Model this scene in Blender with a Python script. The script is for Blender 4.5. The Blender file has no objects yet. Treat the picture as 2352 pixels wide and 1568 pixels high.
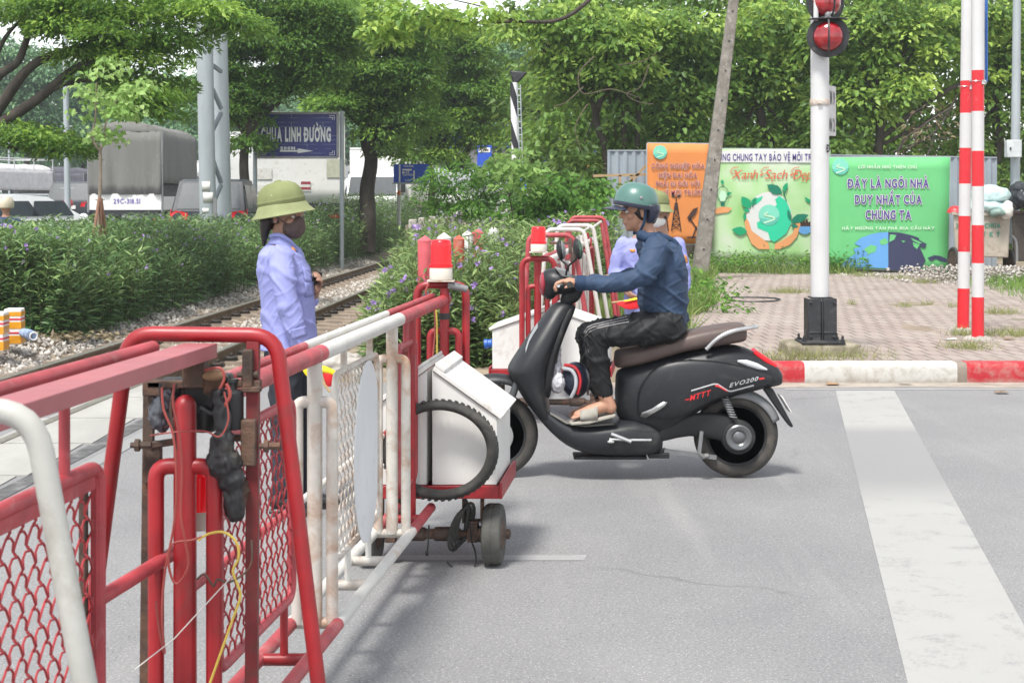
import bpy, math, random, unicodedata
import numpy as np
from mathutils import Vector, Matrix, noise, Quaternion
from mathutils.bvhtree import BVHTree

random.seed(7)
RNG = np.random.default_rng(11)
SC = bpy.context.scene
COL = SC.collection
F = 3500.0; YH = 458.0; H = 1.6; CX = 1176.0       # camera: focal length, horizon row, eye height
V = Vector
R_ = math.radians

def P(x, y, Y):
    return V(((x-CX)*Y/F, Y, H-(y-YH)*Y/F))
def G(x, y, z=0.0):
    Y = F*(H-z)/(y-YH)
    return V(((x-CX)*Y/F, Y, z))

# ---------------------------------------------------------------- objects
OFF = {}
def tag(o, label=None, cat=None, group=None, kind=None):
    if label: o['label'] = label
    if cat: o['category'] = cat
    if group: o['group'] = group
    if kind: o['kind'] = kind
    return o
def thing(name, label, cat, loc=(0, 0, 0), group=None):
    o = bpy.data.objects.new(name, None); COL.objects.link(o)
    o.location = loc; o.empty_display_size = .1
    OFF[o.name] = V(loc)
    return tag(o, label, cat, group)
def link_mesh(name, me, parent=None, off=None):
    o = bpy.data.objects.new(name, me); COL.objects.link(o)
    if parent is not None:
        o.parent = parent
        OFF[o.name] = OFF.get(parent.name, V((0, 0, 0)))
    else:
        OFF[o.name] = V((0, 0, 0))
    return o
def copy_tree(o, parent=None):
    c = o.copy(); COL.objects.link(c)
    OFF[c.name] = OFF.get(o.name, V((0, 0, 0)))
    if parent is not None: c.parent = parent
    for ch in list(o.children): copy_tree(ch, c)
    return c

def frame_of(d):
    d = d.normalized()
    a = V((0, 0, 1)) if abs(d.z) < .95 else V((1, 0, 0))
    u = d.cross(a).normalized(); v = d.cross(u).normalized()
    return u, v

class MB:
    def __init__(s): s.v = []; s.f = []; s.mi = []; s.cm = 0
    def add(s, vs, fs):
        n = len(s.v); s.v += [V(p) for p in vs]
        for f in fs: s.f.append(tuple(i+n for i in f)); s.mi.append(s.cm)
        return s
    def box(s, c, size, R=None):
        c = V(c); x, y, z = [q/2 for q in size]
        vs = [V((a*x, b*y, d*z)) for d in (-1, 1) for b in (-1, 1) for a in (-1, 1)]
        if R is not None: vs = [R @ q for q in vs]
        return s.hexa([c+q for q in vs])
    def hexa(s, p):   # order: z-, (x-,y-),(x+,y-),(x-,y+),(x+,y+) then z+
        return s.add(p, [(0, 2, 3, 1), (4, 5, 7, 6), (0, 1, 5, 4), (2, 6, 7, 3), (0, 4, 6, 2), (1, 3, 7, 5)])
    def bar(s, a, b, w, h, up=V((0, 0, 1))):
        a = V(a); b = V(b); d = (b-a).normalized(); u = d.cross(up)
        if u.length < 1e-4: u = d.cross(V((0, 1, 0)))
        u.normalize(); n = u.cross(d).normalized()
        u = u*w/2; n = n*h/2
        return s.hexa([a-u-n, a+u-n, b-u-n, b+u-n, a-u+n, a+u+n, b-u+n, b+u+n])
    def loft(s, rings, cap0=True, cap1=True):
        n = len(rings[0]); vs = []; fs = []
        for r in rings: vs += r
        for i in range(len(rings)-1):
            for j in range(n):
                k = (j+1) % n
                fs.append((i*n+j, i*n+k, (i+1)*n+k, (i+1)*n+j))
        if cap0: fs.append(tuple(range(n-1, -1, -1)))
        if cap1: fs.append(tuple((len(rings)-1)*n+j for j in range(n)))
        return s.add(vs, fs)
    def tube(s, pts, r, n=10, closed=False, cap=True):
        pts = [V(p) for p in pts]; m = len(pts)
        rs = list(r) if hasattr(r, '__len__') else [r]*m
        def tan(i):
            if closed: return (pts[(i+1) % m]-pts[i-1]).normalized()
            return (pts[min(i+1, m-1)]-pts[max(i-1, 0)]).normalized()
        u, _ = frame_of(tan(0)); rings = []
        for i in range(m):
            t = tan(i)
            u = u-t*u.dot(t)
            if u.length < 1e-5: u, _ = frame_of(t)
            u.normalize(); w = t.cross(u)
            rings.append([pts[i]+(u*math.cos(2*math.pi*k/n)+w*math.sin(2*math.pi*k/n))*rs[i] for k in range(n)])
        if closed: rings.append(rings[0]); cap = False
        return s.loft(rings, cap, cap)
    def lathe(s, c, axis, prof, n=24, sx=1.0, xdir=None):
        c = V(c); a = V(axis).normalized()
        if xdir is not None:
            u = V(xdir); u = (u-a*u.dot(a)).normalized(); v = a.cross(u)
        else: u, v = frame_of(a)
        rings = [[c+a*h+(u*sx*math.cos(2*math.pi*k/n)+v*math.sin(2*math.pi*k/n))*max(r, 1e-4) for k in range(n)] for r, h in prof]
        return s.loft(rings, True, True)
    def ell(s, c, r, R=None, nu=16, nv=10):
        c = V(c); rings = []
        for i in range(nv+1):
            t = math.pi*i/nv
            sr = max(math.sin(t), 1e-3); ring = []
            for k in range(nu):
                a = 2*math.pi*k/nu
                q = V((r[0]*sr*math.cos(a), r[1]*sr*math.sin(a), -r[2]*math.cos(t)))
                if R is not None: q = R @ q
                ring.append(c+q)
            rings.append(ring)
        return s.loft(rings)
    def capsule(s, a, ra, b, rb, n=12, k=5):
        a = V(a); b = V(b); d = b-a; L = d.length
        if L < 1e-6: return s.ell(a, (ra, ra, ra), nu=n, nv=8)
        d /= L; prof = []
        for i in range(k+1):
            t = math.pi/2*(1-i/k); prof.append((ra*math.cos(t), -ra*math.sin(t)))
        for i in range(k+1):
            t = math.pi/2*i/k; prof.append((rb*math.cos(t), L+rb*math.sin(t)))
        return s.lathe(a, d, prof, n)
    def chain(s, pts, rs, n=12):
        for i in range(len(pts)-1): s.capsule(pts[i], rs[i], pts[i+1], rs[i+1], n)
        return s
    def torus(s, c, axis, R, r, n=40, m=12, sx=1.0, xdir=None, ry=None):
        c = V(c); a = V(axis).normalized()
        if xdir is not None:
            u = V(xdir); u = (u-a*u.dot(a)).normalized(); v = a.cross(u)
        else: u, v = frame_of(a)
        ry = ry or r; rings = []
        for k in range(n):
            t = 2*math.pi*k/n; d = u*sx*math.cos(t)+v*math.sin(t)
            rings.append([c+d*(R+r*math.cos(2*math.pi*j/m))+a*ry*math.sin(2*math.pi*j/m) for j in range(m)])
        rings.append(rings[0])
        return s.loft(rings, False, False)
    def prism(s, pts, vec):
        pts = [V(p) for p in pts]; n = len(pts); vec = V(vec)
        fs = [tuple(range(n)), tuple(range(2*n-1, n-1, -1))]
        for i in range(n):
            j = (i+1) % n; fs.append((i, j, n+j, n+i))
        return s.add(pts+[p+vec for p in pts], fs)
    def quad(s, a, b, c, d): return s.add([a, b, c, d], [(0, 1, 2, 3)])
    def build(s, name, m, parent=None, ang=40, bevel=0, seg=2, subsurf=0, solid=0):
        me = bpy.data.meshes.new(name)
        off = OFF.get(parent.name, V((0, 0, 0))) if parent is not None else V((0, 0, 0))
        me.from_pydata([tuple(p-off) for p in s.v], [], s.f)
        ms = m if isinstance(m, (list, tuple)) else [m]
        for q in ms: me.materials.append(q)
        if len(ms) > 1: me.polygons.foreach_set('material_index', s.mi)
        me.validate(); me.update()
        import bmesh
        bm = bmesh.new(); bm.from_mesh(me)
        if solid or subsurf: bmesh.ops.remove_doubles(bm, verts=bm.verts, dist=1e-5)
        bmesh.ops.recalc_face_normals(bm, faces=bm.faces); bm.to_mesh(me); bm.free()
        if ang:
            me.polygons.foreach_set('use_smooth', [True]*len(me.polygons))
            me.set_sharp_from_angle(angle=R_(ang))
        o = link_mesh(name, me, parent)
        if solid:
            md = o.modifiers.new('s', 'SOLIDIFY'); md.thickness = solid
        if bevel:
            md = o.modifiers.new('b', 'BEVEL'); md.width = bevel; md.segments = seg; md.limit_method = 'ANGLE'; md.angle_limit = R_(35)
            md.harden_normals = False
        if subsurf:
            md = o.modifiers.new('ss', 'SUBSURF'); md.levels = subsurf; md.render_levels = subsurf
        return o

def rnd(pts, rad, n=5):
    """polyline with rounded corners"""
    pts = [V(p) for p in pts]; out = [pts[0]]
    for i in range(1, len(pts)-1):
        a, b, c = pts[i-1], pts[i], pts[i+1]
        d1 = (a-b); d2 = (c-b); r = min(rad, d1.length*.49, d2.length*.49)
        p0 = b+d1.normalized()*r; p2 = b+d2.normalized()*r
        for k in range(n+1):
            t = k/n; out.append(p0*(1-t)**2+b*2*t*(1-t)+p2*t*t)
    out.append(pts[-1]); return out
def spline(pts, n=6):
    pts = [V(p) for p in pts]; out = []
    for i in range(len(pts)-1):
        p0 = pts[max(i-1, 0)]; p1 = pts[i]; p2 = pts[i+1]; p3 = pts[min(i+2, len(pts)-1)]
        for k in range(n):
            t = k/n
            out.append(.5*((2*p1)+(p2-p0)*t+(2*p0-5*p1+4*p2-p3)*t*t+(3*p1-p0-3*p2+p3)*t**3))
    out.append(pts[-1]); return out
def sring(c, ux, uy, a, b, n=20, e=2.5):
    """superellipse ring round c: half-axes a along ux, b along uy"""
    out = []
    for k in range(n):
        t = 2*math.pi*k/n; cs = math.cos(t); sn = math.sin(t)
        out.append(c+ux*a*math.copysign(abs(cs)**(2/e), cs)+uy*b*math.copysign(abs(sn)**(2/e), sn))
    return out

def remesh(mb, voxel, smooth_it=4, name='tmp', disp=None):
    """fuse overlapping pieces into one continuous skin; returns a mesh"""
    o = mb.build(name, [], None, ang=0)
    md = o.modifiers.new('r', 'REMESH'); md.mode = 'VOXEL'; md.voxel_size = voxel
    if smooth_it:
        md = o.modifiers.new('s', 'SMOOTH'); md.factor = .5; md.iterations = smooth_it
    dg = bpy.context.evaluated_depsgraph_get(); dg.update()
    ev = o.evaluated_get(dg)
    me = bpy.data.meshes.new_from_object(ev)
    old = o.data; bpy.data.objects.remove(o); bpy.data.meshes.remove(old)
    if disp:
        n = len(me.vertices); co = np.empty(n*3); me.vertices.foreach_get('co', co); co = co.reshape(-1, 3)
        no = np.empty(n*3); me.vertices.foreach_get('normal', no); no = no.reshape(-1, 3)
        for i in range(n): co[i] += no[i]*disp(V(co[i]))
        me.vertices.foreach_set('co', co.ravel()); me.update()
    return me
def skin(mb, name, mat, parent, voxel=.006, smooth_it=4, disp=None):
    me = remesh(mb, voxel, smooth_it, name, disp)
    me.name = name
    off = OFF.get(parent.name, V((0, 0, 0))) if parent is not None else V((0, 0, 0))
    me.transform(Matrix.Translation(-off))
    me.materials.clear(); me.materials.append(mat)
    me.polygons.foreach_set('use_smooth', [True]*len(me.polygons))
    return link_mesh(name, me, parent)
def folds(amp, fx, fy, fz, amp2=0.0):
    def f(p):
        q = V((p.x*fx, p.y*fy, p.z*fz))
        a = noise.noise(q); b = noise.noise(q*2.3+V((9, 3, 1)))
        return amp*(1-2*abs(a))+amp*.5*b-amp*.3
    return f

def creases(amp, fx, fy, fz, w=.16, shear=0.0, off=0.0):
    """sharp-edged folds of cloth: narrow ridges where a stretched noise crosses zero"""
    def f(p):
        n = noise.noise(V((p.x*fx+p.z*shear*fx+off, p.y*fy+off, p.z*fz+p.x*shear*fz)))
        r = max(0.0, 1-abs(n)/w)
        return amp*r*r*(3-2*r)-amp*.25+amp*.6*n
    return f

# ---------------------------------------------------------------- materials
def new_mat(name):
    m = bpy.data.materials.new(name); m.use_nodes = True
    nt = m.node_tree; bs = nt.nodes['Principled BSDF']
    return m, nt, bs
def nd(nt, t, **kw):
    n = nt.nodes.new(t)
    for k, v in kw.items():
        if k in n.inputs: n.inputs[k].default_value = v
        else: setattr(n, k, v)
    return n
def mixc(nt, fac, a, b, mode='MIX'):
    n = nt.nodes.new('ShaderNodeMix'); n.data_type = 'RGBA'; n.blend_type = mode
    for s, q in ((0, fac), (6, a), (7, b)):
        if hasattr(q, 'links') or hasattr(q, 'node'): nt.links.new(q, n.inputs[s])
        else: n.inputs[s].default_value = q if s == 0 else (*q[:3], 1)
    return n.outputs[2]
def ramp(nt, src, pts):
    n = nt.nodes.new('ShaderNodeValToRGB'); e = n.color_ramp.elements
    while len(e) < len(pts): e.new(.5)
    for i, (p, c) in enumerate(pts):
        e[i].position = p
        e[i].color = (*c, 1) if hasattr(c, '__len__') else (c, c, c, 1)
    nt.links.new(src, n.inputs[0]); return n.outputs[0]
def pos(nt):
    return nt.nodes.new('ShaderNodeNewGeometry').outputs['Position']
def noisef(nt, vec, scale, detail=4, rough=.55, dist=0):
    n = nd(nt, 'ShaderNodeTexNoise'); n.inputs['Scale'].default_value = scale; n.inputs['Detail'].default_value = detail
    n.inputs['Roughness'].default_value = rough; n.inputs['Distortion'].default_value = dist
    if vec is not None: nt.links.new(vec, n.inputs['Vector'])
    return n.outputs['Fac']
def vscale(nt, vec, s):
    n = nt.nodes.new('ShaderNodeMapping'); n.inputs['Scale'].default_value = s
    nt.links.new(vec, n.inputs['Vector']); return n.outputs[0]
def bump(nt, bs, h, strength, dist=.01):
    b = nd(nt, 'ShaderNodeBump'); b.inputs['Strength'].default_value = strength; b.inputs['Distance'].default_value = dist
    nt.links.new(h, b.inputs['Height']); nt.links.new(b.outputs[0], bs.inputs['Normal'])
MATS = {}
def M(name, col, rough=.5, metal=0, var=.12, vs=6, dirt=0, dirtcol=(.12, .09, .06), ds=9, bmp=0, bs_=60, spec=.5, coat=0, trans=0, alpha=1, stretch=(1, 1, 1), emit=0):
    """general procedural surface: base colour with mottling, worn patches and a fine bump"""
    if name in MATS: return MATS[name]
    m, nt, bs = new_mat(name); p = vscale(nt, pos(nt), stretch)
    c2 = tuple(max(0, q*(1-var*1.6)) for q in col); c1 = tuple(min(1, q*(1+var)) for q in col)
    n = noisef(nt, p, vs, 5, .6)
    c = mixc(nt, ramp(nt, n, [(.3, 0), (.7, 1)]), c2, c1)
    r = rough
    if dirt:
        n2 = noisef(nt, p, ds, 8, .7, .6)
        k = ramp(nt, n2, [(.62-dirt*.3, 0), (.8-dirt*.2, 1)])
        c = mixc(nt, k, c, dirtcol)
    nt.links.new(c, bs.inputs['Base Color'])
    n3 = noisef(nt, p, vs*3, 4)
    mr = nd(nt, 'ShaderNodeMapRange'); mr.inputs[3].default_value = max(.02, rough-.1); mr.inputs[4].default_value = min(1, rough+.12)
    nt.links.new(n3, mr.inputs[0]); nt.links.new(mr.outputs[0], bs.inputs['Roughness'])
    bs.inputs['Metallic'].default_value = metal; bs.inputs['Specular IOR Level'].default_value = spec
    bs.inputs['Coat Weight'].default_value = coat; bs.inputs['Coat Roughness'].default_value = .15
    bs.inputs['Transmission Weight'].default_value = trans; bs.inputs['Alpha'].default_value = alpha
    if emit:
        bs.inputs['Emission Color'].default_value = (*col, 1); bs.inputs['Emission Strength'].default_value = emit
    if bmp: bump(nt, bs, noisef(nt, p, bs_, 6, .6), bmp)
    MATS[name] = m; return m
def leafmat(name, dark, mid, light, trans=.35, rough=.45, spec=.35):
    m, nt, bs = new_mat(name)
    a = nd(nt, 'ShaderNodeAttribute'); a.attribute_name = 'tint'
    c = ramp(nt, a.outputs['Fac'], [(0, dark), (.55, mid), (1, light)])
    nt.links.new(c, bs.inputs['Base Color']); bs.inputs['Roughness'].default_value = rough
    bs.inputs['Specular IOR Level'].default_value = spec
    t = nd(nt, 'ShaderNodeBsdfTranslucent')
    tc = mixc(nt, .5, c, tuple(q for q in light)); nt.links.new(tc, t.inputs[0])
    mx = nd(nt, 'ShaderNodeMixShader'); mx.inputs[0].default_value = trans
    nt.links.new(bs.outputs[0], mx.inputs[1]); nt.links.new(t.outputs[0], mx.inputs[2])
    nt.links.new(mx.outputs[0], nt.nodes['Material Output'].inputs[0])
    MATS[name] = m; return m

# ---------------------------------------------------------------- leaves
TEMPL = {
 'diamond': (np.array([[0, 0, 0], [.45, -.5, .10], [1, 0, -.12], [.45, .5, .10]]), [(0, 1, 2), (0, 2, 3)]),
 'lance': (np.array([[0, 0, 0], [.3, -.5, .05], [.3, .5, .05], [.68, -.36, -.02], [.68, .36, -.02], [1, 0, -.2]]), [(0, 1, 2), (1, 3, 4, 2), (3, 5, 4)]),
 'heart': (np.array([[0, 0, 0], [.12, -.42, .05], [.5, -.42, .06], [1, 0, -.14], [.5, .42, .06], [.12, .42, .05]]), [(0, 1, 2, 3), (0, 3, 4, 5)]),
 'blade': (np.array([[0, -.5, 0], [0, .5, 0], [.6, .3, 0], [.6, -.3, 0], [1, 0, -.22]]), [(0, 1, 2, 3), (3, 2, 4)]),
}
def leaf_verts(pp, dd, ll, wr, shape, tint, upz=1.0, rng=RNG):
    n = len(pp); T, faces = TEMPL[shape]; k = len(T)
    dd = dd/np.linalg.norm(dd, axis=1, keepdims=True)
    up = rng.normal(size=(n, 3))*.55; up[:, 2] += upz
    sd = np.cross(dd, up); sd /= (np.linalg.norm(sd, axis=1, keepdims=True)+1e-9)
    nn = np.cross(sd, dd)
    L = ll[:, None, None]
    W = (ll*wr)[:, None, None]
    v = pp[:, None, :]+dd[:, None, :]*L*T[None, :, 0:1]+sd[:, None, :]*W*T[None, :, 1:2]+nn[:, None, :]*L*T[None, :, 2:3]
    return v.reshape(-1, 3), faces, k, np.repeat(tint, k)
def leaf_mesh(name, batches, mats, parent=None):
    """batches: list of (verts, faces template, verts per leaf, tint, material index)"""
    V_, loops, starts, tots, tints, mids = [], [], [], [], [], []
    base = 0; ls = 0
    for v, faces, k, tint, mi in batches:
        n = len(v)//k; V_.append(v); tints.append(tint)
        fl = np.concatenate([np.array(f) for f in faces]); cnt = np.array([len(f) for f in faces])
        idx = (np.arange(n)[:, None]*k+base)+fl[None, :]
        loops.append(idx.ravel())
        t = np.tile(cnt, n); tots.append(t); mids.append(np.full(len(t), mi))
        base += len(v)
    V_ = np.concatenate(V_); loops = np.concatenate(loops); tots = np.concatenate(tots); tints = np.concatenate(tints); mids = np.concatenate(mids)
    starts = np.concatenate([[0], np.cumsum(tots)[:-1]])
    off = OFF.get(parent.name, V((0, 0, 0))) if parent is not None else V((0, 0, 0))
    V_ = V_-np.array(off)
    me = bpy.data.meshes.new(name)
    me.vertices.add(len(V_)); me.vertices.foreach_set('co', V_.astype(np.float32).ravel())
    me.loops.add(len(loops)); me.loops.foreach_set('vertex_index', loops.astype(np.int32))
    me.polygons.add(len(tots)); me.polygons.foreach_set('loop_start', starts.astype(np.int32))
    try: me.polygons.foreach_set('loop_total', tots.astype(np.int32))
    except Exception: pass
    at = me.attributes.new('tint', 'FLOAT', 'POINT'); at.data.foreach_set('value', np.clip(tints, 0, 1).astype(np.float32))
    for m in (mats if isinstance(mats, (list, tuple)) else [mats]): me.materials.append(m)
    me.polygons.foreach_set('material_index', mids.astype(np.int32))
    me.update(calc_edges=True); me.validate()
    return link_mesh(name, me, parent)
def clump_leaves(centres, radii, per, size, wr, shape, droop=.5, flat=.3, tint=(.2, .8), cup=.35, rng=RNG, toplight=.25):
    """sprays of leaves: each clump is a flattened, slightly domed disc of leaves pointing outwards and down"""
    Ps, Ds, Ls, Ts = [], [], [], []
    if not isinstance(tint, list): tint = [tint]*len(centres)
    for c, r, k, tn_ in zip(centres, radii, per, tint):
        k = int(k)
        a = rng.uniform(0, 2*np.pi, k); q = np.sqrt(rng.uniform(0, 1, k))*r
        z = -cup*(q/r)**2*r+rng.normal(0, 1, k)*r*flat*.5
        x = q*np.cos(a); y = q*np.sin(a)
        Ps.append(np.stack([c[0]+x, c[1]+y, c[2]+z], 1))
        d = np.stack([np.cos(a), np.sin(a), np.full(k, -droop)], 1)+rng.normal(0, .45, (k, 3))
        Ds.append(d)
        Ls.append(size*rng.uniform(.65, 1.25, k))
        ct = rng.uniform(tn_[0], tn_[1])
        Ts.append(np.clip(ct+rng.normal(0, .13, k), 0, 1))
    return leaf_verts(np.concatenate(Ps), np.concatenate(Ds), np.concatenate(Ls), wr, shape, np.concatenate(Ts), rng=rng)

# ---------------------------------------------------------------- lettering
GLY = {}
def glyph(ch, bold=0):
    key = (ch, round(bold, 3))
    if key in GLY: return GLY[key]
    c = bpy.data.curves.new('g', 'FONT'); c.body = ch; c.resolution_u = 4; c.offset = bold*.42
    o = bpy.data.objects.new('g', c); COL.objects.link(o)
    dg = bpy.context.evaluated_depsgraph_get(); dg.update()
    me = bpy.data.meshes.new_from_object(o.evaluated_get(dg))
    vs = [V(v.co) for v in me.vertices]; fs = [tuple(p.vertices) for p in me.polygons]
    bpy.data.objects.remove(o); bpy.data.meshes.remove(me); bpy.data.curves.remove(c)
    x0 = min(v.x for v in vs); x1 = max(v.x for v in vs)
    GLY[key] = ([v-V((x0, 0, 0)) for v in vs], fs, x1-x0); return GLY[key]
STZ = [0]
def stroke2(pts, w):
    vs, fs = [], []
    for a, b in zip(pts[:-1], pts[1:]):
        STZ[0] = (STZ[0]+1) % 5; zz = .00007*(STZ[0]+1)
        a = V((*a, zz)); b = V((*b, zz)); d = (b-a).normalized(); n = V((-d.y, d.x, 0))*w/2
        e = d*w*.25; k = len(vs); vs += [a-n-e, b-n+e, b+n+e, a+n-e]; fs.append((k, k+1, k+2, k+3))
    return vs, fs
def layout(text, bold=.05, gap=.13, space=.34, shear=0):
    """2-D verts and faces of a line of text, cap height about .7; marks of Vietnamese letters are drawn on"""
    vs, fs, x = [], [], 0
    def put(v, f, dx, dy=0):
        n = len(vs); vs.extend([V((p.x+dx+(p.y+dy)*shear, p.y+dy, p.z)) for p in v]); fs.extend([tuple(i+n for i in q) for q in f])
    for ch in text:
        if ch == ' ': x += space; continue
        bar = ch in 'Đđ'
        base = {'Đ': 'D', 'đ': 'd'}.get(ch, ch)
        dec = unicodedata.normalize('NFD', base); b = dec[0]; marks = dec[1:]
        v, f, w = glyph(b, bold)
        put(v, f, x)
        w2 = w; top = .76 if b.isupper() else .57; mid = x+w2/2; t = .075+bold*.5
        if bar:
            yb = .36 if b == 'D' else .6
            put(*stroke2([(-.06, yb), (w2*.52, yb)], t), x)
        hat = '\u0302' in marks or '\u0306' in marks
        for mk in marks:
            if mk == '\u0302': put(*stroke2([(-.16, 0), (0, .12), (.16, 0)], t*.8), mid, top+.05)
            if mk == '\u0306': put(*stroke2([(-.15, .1), (0, 0), (.15, .1)], t*.8), mid, top+.05)
            if mk == '\u031b': put(*stroke2([(0, 0), (.1, .06), (.11, .17)], t), x+w2-.06, top-.12)
            dy = top+(.2 if hat else .06); dx = mid+(.06 if hat else 0)
            if mk == '\u0300': put(*stroke2([(-.1, .13), (.06, 0)], t), dx, dy)
            if mk == '\u0301': put(*stroke2([(-.06, 0), (.1, .13)], t), dx, dy)
            if mk == '\u0309': put(*stroke2([(-.06, .14), (.06, .14), (.05, .06), (0, 0)], t*.8), dx, dy)
            if mk == '\u0303': put(*stroke2([(-.15, 0), (-.06, .07), (.06, 0), (.15, .07)], t*.8), dx, dy)
            if mk == '\u0323': put(*stroke2([(-.05, 0), (.05, 0)], .1), mid, -.15)
        x += w2+gap
    return vs, fs, max(x-gap, .01)
def text_on(mb, text, org, ux, uz, width, height, bold=.05, shear=0, gap=.13, lift=None, centre=True):
    """lay TEXT on a plane: org is the baseline's centre (or start); ux, uz unit vectors; width None keeps proportions"""
    vs, fs, w = layout(text, bold, gap, shear=shear)
    sy = height/.72; sx = (width/w) if width else sy
    o = V(org)-(V(ux)*w*sx/2 if centre else V((0, 0, 0)))
    if lift is not None: o = o+V(lift)
    nn = V(ux).cross(V(uz)).normalized()
    mb.add([o+V(ux)*p.x*sx+V(uz)*p.y*sy+nn*p.z for p in vs], fs)
    return mb
# ================================================================ camera, light
cam = bpy.data.cameras.new('camera'); camo = bpy.data.objects.new('camera', cam); COL.objects.link(camo)
camo.location = (0, 0, H); camo.rotation_euler = (math.pi/2, 0, 0)
cam.sensor_width = 36; cam.lens = F/2352*36; cam.clip_end = 2000; cam.clip_start = .05
cam.shift_y = -(784-YH)/2352
cam.dof.use_dof = True; cam.dof.focus_distance = 8.3; cam.dof.aperture_fstop = 13
SC.camera = camo
w = bpy.data.worlds.new('World'); SC.world = w; w.use_nodes = True
nt = w.node_tree; bg = nt.nodes['Background']
sky = nt.nodes.new('ShaderNodeTexSky'); sky.sky_type = 'NISHITA'; sky.sun_disc = False
SUN_EL, SUN_AZ = R_(62), R_(205)
sky.sun_elevation = SUN_EL; sky.sun_rotation = SUN_AZ; sky.dust_density = .6; sky.air_density = 1.0; sky.ozone_density = 1
hs = nt.nodes.new('ShaderNodeHueSaturation'); hs.inputs['Saturation'].default_value = .22
nt.links.new(sky.outputs[0], hs.inputs['Color']); nt.links.new(hs.outputs[0], bg.inputs[0])
bg.inputs[1].default_value = .125
sl = bpy.data.lights.new('sun', 'SUN'); sl.energy = 2.4; sl.angle = R_(11); sl.color = (1, .96, .9)
so = bpy.data.objects.new('sun', sl); COL.objects.link(so)
sd = V((math.sin(SUN_AZ)*math.cos(SUN_EL), math.cos(SUN_AZ)*math.cos(SUN_EL), math.sin(SUN_EL)))
so.rotation_euler = (-sd).to_track_quat('-Z', 'Y').to_euler()
so.location = sd*50
vs_ = SC.view_settings; vs_.view_transform = 'Standard'; vs_.look = 'None'; vs_.exposure = 1.12; vs_.gamma = 1
cy = SC.cycles; cy.max_bounces = 8; cy.diffuse_bounces = 3; cy.glossy_bounces = 3; cy.transmission_bounces = 4; cy.transparent_max_bounces = 6
cy.use_adaptive_sampling = True; cy.adaptive_threshold = .02; cy.use_denoising = True; cy.caustics_reflective = False; cy.caustics_refractive = False
try: cy.denoiser = 'OPENIMAGEDENOISE'
except Exception: pass

# ================================================================ setting materials
def asphalt():
    m, nt, bs = new_mat('asphalt'); p = pos(nt)
    fine = noisef(nt, p, 80, 4, .75); mid = noisef(nt, vscale(nt, p, (.6, .5, 1)), 1.1, 6, .62)
    v = nd(nt, 'ShaderNodeTexVoronoi'); v.inputs['Scale'].default_value = 70; nt.links.new(p, v.inputs['Vector'])
    c = mixc(nt, ramp(nt, fine, [(.3, 0), (.72, 1)]), (.165, .165, .168), (.315, .315, .319))
    c = mixc(nt, ramp(nt, v.outputs['Distance'], [(.10, 1), (.24, 0)]), c, (.47, .465, .45))
    c = mixc(nt, .75, c, mixc(nt, ramp(nt, mid, [(.35, 0), (.66, 1)]), (.80, .80, .81), (1.06, 1.055, 1.04)), 'MULTIPLY')
    v2 = nd(nt, 'ShaderNodeTexVoronoi'); v2.inputs['Scale'].default_value = 21; nt.links.new(p, v2.inputs['Vector'])
    c = mixc(nt, ramp(nt, v2.outputs['Distance'], [(.05, .8), (.13, 0)]), c, (.10, .10, .10))
    dv = nd(nt, 'ShaderNodeTexVoronoi', feature='DISTANCE_TO_EDGE'); dv.inputs['Scale'].default_value = .42
    wob = nd(nt, 'ShaderNodeVectorMath', operation='MULTIPLY_ADD'); wob.inputs[1].default_value = (.5, .5, 0)
    nw = nd(nt, 'ShaderNodeTexNoise'); nw.inputs['Scale'].default_value = 2.2; nw.inputs['Detail'].default_value = 6; nt.links.new(p, nw.inputs['Vector'])
    nt.links.new(nw.outputs['Color'], wob.inputs[0]); nt.links.new(p, wob.inputs[2]); nt.links.new(wob.outputs[0], dv.inputs['Vector'])
    mk = nd(nt, 'ShaderNodeMath', operation='MULTIPLY'); nt.links.new(ramp(nt, dv.outputs['Distance'], [(.002, 1), (.007, 0)]), mk.inputs[0]); nt.links.new(ramp(nt, noisef(nt, p, .45, 3), [(.52, 0), (.62, .55)]), mk.inputs[1])
    c = mixc(nt, mk.outputs[0], c, (.12, .12, .12))
    oil = noisef(nt, p, .9, 5, .7, .5); c = mixc(nt, ramp(nt, oil, [(.64, 0), (.76, .5)]), c, (.19, .188, .185))
    st = noisef(nt, vscale(nt, p, (.9, .06, 1)), 3.0, 4)
    c = mixc(nt, ramp(nt, st, [(.55, 0), (.78, .35)]), c, (.40, .39, .375))
    nt.links.new(c, bs.inputs['Base Color']); bs.inputs['Roughness'].default_value = .82; bs.inputs['Specular IOR Level'].default_value = .3
    bump(nt, bs, fine, .55, .008); return m
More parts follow.
